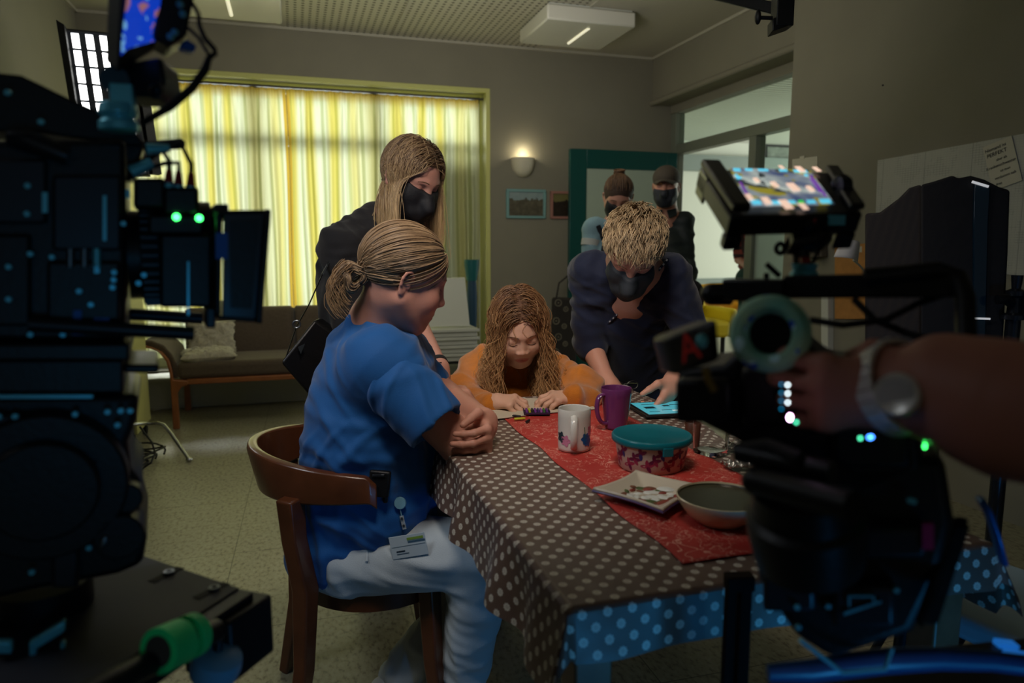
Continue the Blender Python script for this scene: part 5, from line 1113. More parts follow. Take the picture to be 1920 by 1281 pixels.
t = thing('grip_stand', P(1902, 700, 1.6)*np.array([1, 1, 0]), 'black ribbed stand post with knob at the right frame edge', 'stand')
q = P(1900, 600, 1.6); b = MB(); b.lathe((q[0], q[1], 0), [(0, 0), (.016, 0), (.016, q[2]-.1), (.024, q[2]-.1), (.024, q[2]-.08), (.015, q[2]-.075), (.015, q[2]), (.027, q[2]+.002), (.027, q[2]+.012), (.015, q[2]+.016), (.012, q[2]+.05), (.02, q[2]+.055), (.02, q[2]+.065), (.009, q[2]+.07), (.012, q[2]+.10), (0, q[2]+.10)], n=24); b.obj('post', rbs, t)
b = MB(); b.tube([P(1870, 562, 1.58), P(1886, 560, 1.58), P(1900, 572, 1.6), P(1925, 585, 1.6)], .011, 12); b.cyl(P(1918, 575, 1.58), P(1950, 575, 1.58), .03, n=20); b.obj('knob', rb, t)
b = MB()
for k in range(3): a = k*2.1+.2; b.tube([(q[0], q[1], .4), (q[0]+.14*math.cos(a), q[1]+.14*math.sin(a), .010)], .009, 8)
b.obj('leg', rb, t)
b = MB(); q = P(1775, 596, 1.0)
for i in range(2): pass
# cables around the right camera
for k, pts in enumerate([[(1520, 600, .72), (1580, 610, .70), (1660, 600, .70), (1720, 570, .72), (1790, 545, .70)], [(1600, 560, .72), (1640, 600, .71), (1700, 625, .70), (1760, 640, .68)], [(1380, 845, .62), (1440, 835, .60), (1500, 860, .57)]]):
    b = MB(); b.tube([P(*p_) for p_ in pts], .0035 if k < 2 else .006, 8); tag(b.obj('cable', rbr), ['thin black cable running from the eyepiece toward the black hood', 'black cable sagging under the camera handle above the hand', 'thick black cable lying across the lower camera body by the wrappers'][k], 'cable')
# ---- stool lit blue behind the hanging cloth corner
st = thing('stool', Pz(1850, 1120, .0), 'blue-lit stool beside the hanging corner of the spotted cloth', 'stool')
c_ = P(1888, 1118, 1.30); zt = float(c_[2]); sm_ = mat('grey_blue_vinyl', srgb(150, 176, 190), .5)
b = MB(); b.box((c_[0], c_[1], zt-.02), (.30, .30, .045), rotm(z=.2)); b.obj('seat', sm_, st, bevel=.015, seg=3)
for sx_ in (-1, 1):
    for sy_ in (-1, 1):
        b = MB(); b.cyl((c_[0]+sx_*.11, c_[1]+sy_*.11, zt-.04), (c_[0]+sx_*.13, c_[1]+sy_*.13, 0), .014, n=12); b.obj('leg', rbs, st)
# ------------------------------------------------------------------ implicit-surface modelling for people and clothes
def rcone(a, b, ra, rb, k=.02, sub=False): return ('c', np.asarray(a, float), np.asarray(b, float), ra, rb, k, sub)
def ellp(c, r, B=None, k=.02, sub=False): return ('e', np.asarray(c, float), np.asarray(r, float), np.eye(3) if B is None else np.asarray(B), 0, k, sub)
def pd(p, X, Y, Z):
    if p[0] == 'c':
        a, b, ra, rb_ = p[1], p[2], p[3], p[4]; ba = b-a; L2 = max(1e-9, ba @ ba)
        t_ = np.clip(((X-a[0])*ba[0]+(Y-a[1])*ba[1]+(Z-a[2])*ba[2])/L2, 0, 1)
        return np.sqrt((X-a[0]-t_*ba[0])**2+(Y-a[1]-t_*ba[1])**2+(Z-a[2]-t_*ba[2])**2)-(ra+(rb_-ra)*t_)
    c, r, B = p[1], p[2], p[3]; dx, dy, dz = X-c[0], Y-c[1], Z-c[2]
    u = dx*B[0, 0]+dy*B[1, 0]+dz*B[2, 0]; v = dx*B[0, 1]+dy*B[1, 1]+dz*B[2, 1]; w_ = dx*B[0, 2]+dy*B[1, 2]+dz*B[2, 2]
    k0 = np.sqrt((u/r[0])**2+(v/r[1])**2+(w_/r[2])**2); k1 = np.sqrt((u/r[0]**2)**2+(v/r[1]**2)**2+(w_/r[2]**2)**2)
    return k0*(k0-1)/np.maximum(k1, 1e-6)
def bounds(p):
    if p[0] == 'c': return np.minimum(p[1]-p[3], p[2]-p[4]), np.maximum(p[1]+p[3], p[2]+p[4])
    e = np.sqrt(((p[3]*p[2])**2).sum(1)); return p[1]-e, p[1]+e
def comb(F, d, k, sub):
    if sub: d = -d; h = np.maximum(k-np.abs(F-d), 0)/k; return np.maximum(F, d)+h*h*k*.25
    h = np.maximum(k-np.abs(F-d), 0)/k; return np.minimum(F, d)-h*h*k*.25
def evalp(prims, pts):
    F = np.full(len(pts), .5)
    for p in prims: F = comb(F, pd(p, pts[:, 0], pts[:, 1], pts[:, 2]), p[5], p[6])
    return F
def grad(prims, pts, e=.002):
    g = np.stack([evalp(prims, pts+np.eye(3)[i]*e)-evalp(prims, pts-np.eye(3)[i]*e) for i in range(3)], 1)
    return g/np.maximum(1e-9, np.linalg.norm(g, axis=1))[:, None]
def tpx(prims, x, y, d0=.9, lift=.002): # where the sight line of a photo position meets a surface
    r = nrm(RAY(x, y)); q = trace(prims, P(x, y, d0), r, 90); return q-r*lift
def trace(prims, p, d, n=60):
    p = np.asarray(p, float).copy(); d = nrm(d)
    for _ in range(n):
        s = evalp(prims, p[None])[0]
        if s < .0003: break
        p = p+d*s*.9
    return p
def sdf_mesh(name, prims, res=.006, zones=(), mats=None, color=None, wrinkle=None, snap=0):
    lo = np.min([bounds(p)[0] for p in prims if not p[6]], 0)-.012; hi = np.max([bounds(p)[1] for p in prims if not p[6]], 0)+.012
    ax = []
    for i in range(3):
        xs = [lo[i]]
        while xs[-1] < hi[i]:
            st = res
            for c, r, rr in zones:
                if abs(xs[-1]-c[i]) < r: st = min(st, rr)
            xs.append(xs[-1]+st)
        ax.append(np.array(xs, np.float32))
    xs, ys, zs = ax; F = np.full((len(xs), len(ys), len(zs)), .04, np.float32)
    for p in prims:
        b0, b1 = bounds(p); m = p[5]*.6+.012
        i0, i1 = np.searchsorted(xs, b0[0]-m), np.searchsorted(xs, b1[0]+m); j0, j1 = np.searchsorted(ys, b0[1]-m), np.searchsorted(ys, b1[1]+m); k0, k1 = np.searchsorted(zs, b0[2]-m), np.searchsorted(zs, b1[2]+m)
        if i1 <= i0 or j1 <= j0 or k1 <= k0: continue
        s = F[i0:i1, j0:j1, k0:k1]
        F[i0:i1, j0:j1, k0:k1] = comb(s, pd(p, xs[i0:i1, None, None], ys[None, j0:j1, None], zs[None, None, k0:k1]).astype(np.float32), p[5], p[6])
    I = F < 0; cnt = np.zeros(tuple(n-1 for n in F.shape), np.uint8)
    for dx in (0, 1):
        for dy in (0, 1):
            for dz in (0, 1): cnt += I[dx:dx+cnt.shape[0], dy:dy+cnt.shape[1], dz:dz+cnt.shape[2]]
    act = (cnt > 0) & (cnt < 8); ci = np.argwhere(act); idx = np.full(act.shape, -1, np.int32); idx[act] = np.arange(len(ci))
    co = [(a, b, c) for a in (0, 1) for b in (0, 1) for c in (0, 1)]
    vals = np.stack([F[ci[:, 0]+a, ci[:, 1]+b, ci[:, 2]+c] for a, b, c in co], 1); acc = np.zeros((len(ci), 3)); n_ = np.zeros(len(ci))
    for i, a in enumerate(co):
        for j, b in enumerate(co):
            if j <= i or sum(abs(x-y) for x, y in zip(a, b)) != 1: continue
            va, vb = vals[:, i], vals[:, j]; m = (va < 0) != (vb < 0); t_ = np.where(m, va/np.where(m, va-vb, 1), 0)
            pt = np.array(a)[None]+(np.array(b)-np.array(a))[None]*t_[:, None]; acc += pt*m[:, None]; n_ += m
    fr = acc/n_[:, None]; V = np.zeros((len(ci), 3))
    for i, g in enumerate((xs, ys, zs)): V[:, i] = g[ci[:, i]]+(g[ci[:, i]+1]-g[ci[:, i]])*fr[:, i]
    Q = []
    for a in range(3):
        s0 = [slice(None)]*3; s1 = [slice(None)]*3; s0[a] = slice(0, -1); s1[a] = slice(1, None)
        A_, B_ = I[tuple(s0)], I[tuple(s1)]; e = np.argwhere(A_ != B_); b_, c_ = (a+1) % 3, (a+2) % 3
        ok = (e[:, b_] > 0) & (e[:, c_] > 0) & (e[:, b_] < F.shape[b_]-1) & (e[:, c_] < F.shape[c_]-1); e = e[ok]; ins = A_[tuple(e.T)]
        def cell(db, dc):
            q = e.copy(); q[:, b_] -= db; q[:, c_] -= dc; return idx[tuple(q.T)]
        q = np.stack([cell(1, 1), cell(0, 1), cell(0, 0), cell(1, 0)], 1); q[~ins] = q[~ins][:, ::-1]; Q.append(q)
    Q = np.concatenate(Q); Q = Q[(Q >= 0).all(1)]
    if wrinkle is not None: V = V+grad(prims, V)*wrinkle(V)[:, None]
    me = bpy.data.meshes.new(name); me.vertices.add(len(V)); me.vertices.foreach_set('co', V.astype(np.float32).ravel())
    me.loops.add(len(Q)*4); me.loops.foreach_set('vertex_index', Q.astype(np.int32).ravel())
    me.polygons.add(len(Q)); me.polygons.foreach_set('loop_start', np.arange(len(Q), dtype=np.int32)*4); me.polygons.foreach_set('loop_total', np.full(len(Q), 4, np.int32))
    me.update(calc_edges=True); me.validate()
    if color is not None: c = color(V); setattrib(me, 'Col', np.concatenate([c, np.ones((len(c), 1))], 1), 'FLOAT_COLOR') if False else setattrib(me, 'Col', np.concatenate([c, np.ones((len(c), 1))], 1).astype(np.float32), 'FLOAT_COLOR')
    if mats: me.materials.append(mats)
    return me
def setattrib(me, name, vals, dim='FLOAT_VECTOR'):
    a = me.attributes.new(name, dim, 'POINT'); vals = np.asarray(vals, np.float32)
    if dim == 'FLOAT_COLOR':
        if vals.shape[1] == 3: vals = np.concatenate([vals, np.ones((len(vals), 1), np.float32)], 1)
        a.data.foreach_set('color', vals.ravel())
    else: a.data.foreach_set('vector', vals.ravel())

# ---- head, hand, wrinkles
def head(c, fwd, up, s=1.0, neck=None, male=False, child=False):
    B = basis(fwd, up); L = lambda x, y, z: np.asarray(c)+B @ (np.array([x, y, z])*s)
    e = lambda p, r, k=.02, sub=False: ellp(L(*p), np.array(r)*s, B, k, sub)
    r = lambda a, b, ra, rb_, k=.015, sub=False: rcone(L(*a), L(*b), ra*s, rb_*s, k, sub)
    pr = [e((0, -.012, .038), (.074, .094, .084)), e((0, .03, -.005), (.062, .066, .085), .03), e((0, .028, -.048), (.055, .058, .066), .03)]
    for q in (-1, 1):
        pr += [r((q*.056, -.002, -.042), (q*.022, .062, -.096), .018, .014, .03), e((q*.036, .062, -.028), (.025, .022, .026), .025), r((q*.012, .083, .029), (q*.045, .066, .029), .008, .007, .016)]
    pr += [e((0, .070, -.098), (.020, .017, .017), .025), e((0, .072, -.060), (.027, .022, .028), .02)]
    ch = .80 if child else 1.0
    for q in (-1, 1): pr += [e((q*.031, .094+.004*child, .008), (.018, .016, .012), .014, True)]
    pr += [r((0, .086-.002*child, .018), (0, .104-.004*child, -.022), .0075*ch, .0095*ch, .012), e((0, .105-.003*child, -.026), (.0095*ch, .0105*ch, .0085*ch), .008)]
    if child: pr += [e((q*.034, .060, -.030), (.028, .024, .030), .02) for q in (-1, 1)]
    for q in (-1, 1): pr += [e((q*.0125, .097, -.030), (.0072, .009, .0065), .008), e((q*.006, .104, -.037), (.003, .004, .003), .003, True)]
    for q in (-1, 1): pr += [e((q*.031, .073+.002*child, .007), (.0145+.001*child, .0125+.0015*child, .0115+.001*child), .006+.004*child)]
    pr += [r((-.017, .087, -.058), (.017, .087, -.058), .0048, .0048, .008), e((0, .0935, -.0575), (.015, .005, .0042), .006), e((0, .092, -.0665), (.015, .0055, .0052), .006), r((-.021, .088, -.0617), (.021, .088, -.0617), .0012, .0012, .003), e((0, .101, -.0618), (.022, .009, .0013), .003, True)]
    for q in (-1, 1):
        E = B @ np.array(Matrix.Rotation(q*.35, 3, 'Z')) @ np.array(Matrix.Rotation(-.18, 3, 'X'))
        er = lambda x, y, z: L(q*.074, -.012, -.002)+E @ (np.array([q*x, y, z])*s)
        pr += [ellp(L(q*.072, -.010, -.002), np.array([.006, .014, .026])*s, E, .006)]
        rim = [(.002, .010, -.004), (.004, .013, .010), (.006, .008, .023), (.008, -.004, .028), (.009, -.014, .020), (.008, -.016, .006), (.006, -.011, -.008), (.003, -.004, -.018)]
        for a_, b_ in zip(rim[:-1], rim[1:]): pr.append(rcone(er(*a_), er(*b_), .0036*s, .0036*s, .002))
        pr += [ellp(er(.010, .001, .002), np.array([.006, .0075, .013])*s, E, .003, True), rcone(er(.004, .006, .006), er(.004, -.004, .014), .003*s, .003*s, .003), ellp(er(.002, .002, -.023), np.array([.0055, .0075, .0085])*s, E, .005), ellp(er(.004, .012, -.005), np.array([.004, .004, .006])*s, E, .003)]
    if neck is not None: pr += [rcone(L(0, -.022, -.045), neck, .050*s*(1.12 if male else 1), .058*s*(1.12 if male else 1), .03), rcone(L(0, -.030, -.02), neck, .048*s, .06*s, .03)]
    return pr, B, L
def hand(wr, d, across, s=1.0, curl=(.5, .6, .4), spread=.10, thumb=(.6, .5, .3), lens=(.074, .082, .076, .060), curls=None, flip=1, tl=1.0):
    """wr wrist, d direction to the fingers, across vector from little finger to index; dorsal side is d x across"""
    d = nrm(d); across = nrm(np.asarray(across)-d*(np.asarray(across) @ d)); n = np.cross(d, across)*flip; wr = np.asarray(wr, float); s_ = s
    pr = [rcone(wr, wr+d*.03*s, .026*s, .028*s, .02)]
    for q in (-.026, -.009, .009, .026): pr.append(rcone(wr+d*.018*s+across*q*.6*s, wr+d*.082*s+across*q*1.08*s-n*.0*s, .0135*s, .0110*s, .014))
    for i, q in enumerate((.028, .0095, -.0095, -.028)):
        cu = curls[i] if curls else curl; p = wr+d*(.086-.006*abs(i-1))*s+across*q*1.1*s; a = 0; sp = (1.5-i)*spread*.5
        dd = nrm(d+across*sp); seg = [lens[i]*.46, lens[i]*.30, lens[i]*.24]; rr = [.0098, .0086, .0080, .0068]
        if i == 3: rr = [x*.88 for x in rr]
        for j in range(3):
            a += cu[j]; v = dd*math.cos(a)-n*math.sin(a); p2 = p+v*seg[j]*s*1.08; pr.append(rcone(p, p2, rr[j]*s, rr[j+1]*s, .004)); pr.append(ellp(p, np.ones(3)*rr[j]*1.06*s, None, .003)); p = p2
    p = wr+d*.020*s+across*.020*s-n*.008*s; th = thumb; v = nrm(d*.55+across*.75-n*.25); p2 = p+v*.040*s*tl; pr.append(rcone(p, p2, .0175*s, .0125*s, .014))
    v = nrm(d*.85+across*(.45-th[0]*.6)-n*(.2+th[1]*.3)); p3 = p2+v*.032*s*tl; pr.append(rcone(p2, p3, .0118*s, .0102*s, .005)); v = nrm(v-across*th[2]*.6-n*.1); pr.append(rcone(p3, p3+v*.026*s*tl, .0102*s, .0078*s, .004))
    return pr
def wrinkles(amp, seed=0, f=38, up=None):
    rs = np.random.RandomState(seed); K = []
    for j in range(8):
        d = nrm(rs.randn(3)*np.array([1, 1, 1.6])); K.append((d*f*rs.uniform(.8, 2.2), nrm(rs.randn(3))*f*.30, rs.uniform(0, 6.28, 2)))
    def fn(V):
        o = np.zeros(len(V))
        for k, q, ph in K:
            s = np.sin((V @ k+ph[0])*.5+1.6*np.sin(V @ q+ph[1])); m = np.clip(np.sin(V @ q*.9+ph[1]*2)*1.5, 0, 1); o += (1-s*s)**3.0*m*.8
        return amp*(o/1.6-.25)
    return fn
lin = lambda r, g, b: np.array(srgb(r, g, b)[:3])
skin_m = mat('skin', (1, 1, 1, 1), .5, attr='Col', bump=.0003, bscale=500, spec=.4)
N_, L_, B_ = nodes(skin_m); B_.inputs['Subsurface Weight'].default_value = .12; B_.inputs['Subsurface Radius'].default_value = (.9, .35, .2); B_.inputs['Subsurface Scale'].default_value = .008
def skincol(L, B, c, s, base=(196, 146, 122), lips=(168, 92, 84), blush=.5, lid=.3):
    base, lips = lin(*base), lin(*lips); c = np.asarray(c)
    def fn(V):
        q = ((V-c) @ B)/s; o = np.repeat(base[None], len(V), 0)
        def blend(w_, col): nonlocal o; w_ = np.clip(w_, 0, 1)[:, None]; o = o*(1-w_)+np.asarray(col)*w_
        dd = lambda p, r: np.sqrt((((q-np.array(p))/np.array(r))**2).sum(1))
        for x in (-1, 1): blend(blush*(1.1-dd((x*.042, .07, -.03), (.03, .03, .028))), base*np.array([1.05, .72, .70])); blend(lid*(1.15-dd((x*.031, .085, .008), (.02, .03, .014)))*2, base*np.array([.72, .6, .6]))
        blend(blush*.8*(1.1-dd((0, .107, -.026), (.016, .02, .014))), base*np.array([1.02, .75, .72]))
        blend((1.25-dd((0, .092, -.062), (.021, .02, .0095)))*4, lips)
        return o
    return fn
def faceline(prims, L, B, pts, r, name, m, par, flat=.5, off=.0):
    out = []
    for x, z in pts: out.append(trace(prims, L(x, .17, z), -B[:, 1])+B[:, 1]*off)
    b = MB(); n = len(out); rr = [r*(.35+.65*math.sin(PI*(i+.6)/(n+.2))) for i in range(n)]; b.tube(out, rr, 6, flat=flat, up=B[:, 1]); return b.obj(name, m, par, smooth='all')
lash_m = mat('dark_lashes', srgb(36, 24, 20), .6); white_eye = mat('eye_white', srgb(190, 186, 180), .2); iris_m = mat('dark_iris', srgb(40, 34, 30), .15)
def face_details(body, prims, L, B, s, browm, closed=True, brow_r=.0022, side=(-1, 1)):
    for q in side:
        faceline(prims, L, B, [(q*.014, .0315), (q*.024, .0335), (q*.035, .0325), (q*.047, .0275)], brow_r*s, 'eyebrow', browm, body, off=.0002)
        zz = -.002 if closed else .006
        faceline(prims, L, B, [(q*.0175, zz+.002), (q*.025, zz-.0005), (q*.032, zz-.0012), (q*.039, zz), (q*.045, zz+.003)], .0011*s, 'eyelashes', lash_m, body, flat=.7, off=.0006)
        faceline(prims, L, B, [(q*.019, .0125), (q*.031, .0155), (q*.043, .012)], .0005*s, 'eyelid_crease', lash_m, body, off=-.0001)
maskm = mat('black_mask', srgb(22, 22, 26), .7, bump=.0006, bscale=180)
def add_mask(body, prims, L, B, s, m=None, top=.004):
    pr = []
    for p in prims[:19]:
        if p[6]: continue
        g = .0055*s
        pr.append((p[0], p[1], p[2], p[3]+g, p[4]+g, p[5], False) if p[0] == 'c' else (p[0], p[1], p[2]+g, p[3], 0, p[5], False))
    pr += [rcone(L(0, .098, -.008), L(0, .122, -.042), .007*s, .010*s, .03), rcone(L(0, .122, -.042), L(0, .092, -.094), .010*s, .012*s, .03), rcone(L(-.030, .085, -.070), L(.030, .085, -.070), .016*s, .016*s, .03)]
    R1 = 1.0
    for dx, q0 in (((0, .18, 1), (0, .10, top)), ((0, -1, .0), (0, .012, -.05)), ((0, -.25, -1), (0, .07, -.116)), ((.9, -.6, .35), (.064, .03, -.03)), ((-.9, -.6, .35), (-.064, .03, -.03))):
        dv = nrm(dx); pr.append(rcone(L(*(np.array(q0)+dv*R1/s)), L(*(np.array(q0)+dv*R1/s+np.array([0, 0, .0001]))), R1, R1, .005, True))
    o = link('face_mask', sdf_mesh('face_mask', pr, .004, (), m or maskm), body, smooth='all')
    for q in (-1, 1):
        b = MB(); b.tube([L(q*.052, .045, -.022), L(q*.070, .012, .006), L(q*.081, -.018, .022), L(q*.082, -.030, .0)], .0012*s, 6); b.tube([L(q*.050, .04, -.080), L(q*.068, .01, -.045), L(q*.080, -.024, -.022), L(q*.082, -.030, .0)], .0012*s, 6); b.obj('ear_loop', m or maskm, o)
    return o

# ---- hair
hair_cache = {}
def hairmat(name, a, b_, rough=.42):
    m = mat(name, a, rough, attr='hc', spec=.5); return m
def strands(name, pts, r0, r1, m, cols, par, n=3, seed=0):
    S, K, _ = pts.shape; t = np.gradient(pts, axis=1); t /= np.maximum(1e-9, np.linalg.norm(t, axis=2))[..., None]
    rs = np.random.RandomState(seed); u = rs.randn(S, 1, 3).repeat(K, 1); u -= t*(u*t).sum(2)[..., None]; u /= np.maximum(1e-6, np.linalg.norm(u, axis=2))[..., None]; w_ = np.cross(t, u)
    rr = np.interp(np.linspace(0, 1, K), [0, .15, .75, 1], [r0*.7, r0, (r0+r1)/2, r1])[None, :, None, None]
    a = np.arange(n)*2*PI/n; ring = np.cos(a)[None, None, :, None]*w_[:, :, None]+np.sin(a)[None, None, :, None]*u[:, :, None]
    V = (pts[:, :, None]+ring*rr).reshape(-1, 3); base = np.arange(S)[:, None, None]*K*n+np.arange(K-1)[None, :, None]*n; j = np.arange(n)[None, None, :]; j2 = (j+1) % n
    Q = np.stack([base+j, base+j2, base+n+j2, base+n+j], -1).reshape(-1, 4)
    me = bpy.data.meshes.new(name); me.vertices.add(len(V)); me.vertices.foreach_set('co', V.astype(np.float32).ravel()); me.loops.add(len(Q)*4); me.loops.foreach_set('vertex_index', Q.astype(np.int32).ravel())
    me.polygons.add(len(Q)); me.polygons.foreach_set('loop_start', np.arange(len(Q), dtype=np.int32)*4); me.polygons.foreach_set('loop_total', np.full(len(Q), 4, np.int32)); me.update(calc_edges=True)
    me.materials.append(m); setattrib(me, 'hc', np.repeat(cols.reshape(S, K, 1, 3), n, 2).reshape(-1, 3), 'FLOAT_COLOR')
    return link(name, me, par, smooth='all')
SCR, SCC = np.array([.0815, .101, .0925]), np.array([0, -.012, .036])
def scalp_dirs(n, seed, ylim=None):
    rs = np.random.RandomState(seed); d = rs.randn(n*6, 3); d /= np.linalg.norm(d, axis=1)[:, None]
    zt = np.interp(d[:, 1], [-1, -.2, .05, .4, .75, 1], [-.62, -.6, .0, .18, .46, .56]); d = d[d[:, 2] > zt]; return d[:n], rs
def haircols(n, K, rs, dark, light, tipl=.35, var=.5):
    a, b_ = lin(*dark), lin(*light); w_ = np.clip(rs.rand(n, 1)*var+(1-var)*.5, 0, 1)+tipl*np.linspace(-.5, .5, K)[None]; w_ = np.clip(w_, 0, 1)[..., None]; return a*(1-w_)+b_*w_
def cap(L, B, s, m_col, par, prims_extra=(), grow=0.0, name='hair_base'):
    """thin under-layer of hair on the skull, cut away at the face"""
    pr = [ellp(L(*SCC), (SCR-.0035+grow)*s, B, .01), ellp(L(0, .115, -.032), np.array([.085, .060, .098])*s, B, .012, True), ellp(L(0, .06, -.09), np.array([.1, .075, .07])*s, B, .012, True)]+list(prims_extra)
    return link(name, sdf_mesh(name, pr, .005, (), m_col), par, smooth='all')
def flow_hair(name, L, B, s, n, seed, par, m, dark, light, length, body, K=34, part_x=0., spread=.010, back=.25, wave=0.0, wfreq=30, r0=.0013, r1=.0006, zroot=None, face=True, tipl=.5, jitter=.12, sink=1.0, hug_z=-.05, keep=.066, flare=0):
    d, rs = scalp_dirs(n, seed); n = len(d); p = SCC+d*SCR*(1+rs.uniform(0, .09, n))[:, None]
    P0 = np.array([L(*q) for q in p]); side = np.where(p[:, 0]+rs.uniform(-.004, .004, n) > part_x, 1., -1.); g = np.array([0, 0, -1.])
    # start tangential: away from the parting, a little backwards
    v = side[:, None]*B[:, 0]*1.0-B[:, 1]*(back+.25*rs.rand(n))[:, None]-B[:, 2]*.1+rs.randn(n, 3)*jitter
    up_ = (p-SCC)/SCR**2; up_ = (up_/np.linalg.norm(up_, axis=1)[:, None]) @ B.T; v -= up_*(v*up_).sum(1)[:, None]; v /= np.linalg.norm(v, axis=1)[:, None]
    Ls = length*rs.uniform(.72, 1.05, n); out = [P0.copy()]; q = P0.copy(); ctr = L(*SCC); rr = SCR*(1+spread/.09+rs.uniform(0, .10, n))[:, None] if False else None
    lay = 1+spread+rs.uniform(0, .11, n)
    for k in range(1, K):
        st = (Ls/(K-1))[:, None]; v = v*(1-.2*sink)+g*.2*sink+rs.randn(n, 3)*.015; v /= np.linalg.norm(v, axis=1)[:, None]; q = q+v*st
        for _ in range(2):
            l = ((q-ctr) @ B)/(SCR*s); rad = np.linalg.norm(l, axis=1); ins = rad < lay
            if ins.any(): q[ins] = ctr+((l[ins]/rad[ins][:, None]*lay[ins][:, None])*(SCR*s)) @ B.T
            far = (rad > lay*1.02) & (((q-ctr) @ Zv) > hug_z*s)
            if far.any(): tg = lay[far]+(rad[far]-lay[far])*.25; q[far] = ctr+((l[far]/rad[far][:, None]*tg[:, None])*(SCR*s)) @ B.T
            if face:
                fc = L(0, .075, -.035); FR = np.array([keep, .135, .115])*s; l = ((q-fc) @ B)/FR; rad = np.linalg.norm(l, axis=1); ins = (rad < 1)
                if ins.any():
                    lx = l[ins].copy(); sg = np.sign(lx[:, 0]); sg[sg == 0] = 1; lx[:, 0] = sg*np.sqrt(np.maximum(0, 1-lx[:, 1]**2-lx[:, 2]**2)); q[ins] = fc+(lx*FR) @ B.T
            if body:
                f = evalp(body, q); ins = f < .004
                if ins.any(): gq = grad(body, q[ins]); q[ins] += gq*(.005+.004*rs.rand(ins.sum())-f[ins])[:, None]
        v = q-out[-1]; v /= np.maximum(1e-9, np.linalg.norm(v, axis=1))[:, None]; out.append(q.copy())
    pts = np.stack(out, 1)
    if flare:
        u = np.linspace(0, 1, K)[None, :, None]; pts = pts+(side*rs.uniform(.2, 1, n)*flare)[:, None, None]*np.clip(u-.25, 0, 1)**1.2*B[:, 0]-B[:, 1]*(rs.uniform(0, 1, n)*flare*.5)[:, None, None]*u
    if wave:
        u = np.linspace(0, 1, K)[None, :, None]; ph = (rs.randint(0, 14, n)*.9+rs.randn(n)*.25)[:, None, None]; am = wave*u**1.1*(.6+.8*rs.rand(n))[:, None, None]
        pts = pts+am*(np.sin(u*wfreq*length+ph)*B[:, 0]+.7*np.cos(u*wfreq*length*1.1+ph)*B[:, 1])
    if body:
        f = evalp(body, pts.reshape(-1, 3)); ins = f < .003
        if ins.any():
            flat = pts.reshape(-1, 3); gq = grad(body, flat[ins]); flat[ins] += gq*(.004-f[ins])[:, None]; pts = flat.reshape(n, K, 3)
    return strands(name, pts, r0, r1, m, haircols(n, K, rs, dark, light, tipl), par, seed=seed)
def person(loc, label, name='person'):
    return thing(name, loc, label, 'person')
def legs(hL, hR, kL, kR, aL, aR, fL, fR, r=1.0):
    pr = []
    for h, k, a, f in ((hL, kL, aL, fL), (hR, kR, aR, fR)): pr += [rcone(h, k, .088*r, .06*r, .04), rcone(k, a, .060*r, .040*r, .03)]
    return pr
def shoe(a, f): # ankle and forward direction
    a = np.asarray(a, float); f = nrm((f[0], f[1], 0)); z = a[2]
    g = np.array([a[0], a[1], .04]); return [rcone(g-f*.05, g+f*.12, .038, .030, .02), rcone(a, g, .040, .042, .02), rcone(g-f*.045-np.array([0, 0, .012]), g+f*.155-np.array([0, 0, .014]), .026, .022, .02)]
Fh = nrm([Fv[0], Fv[1], 0]); Zv = np.array([0, 0, 1.])
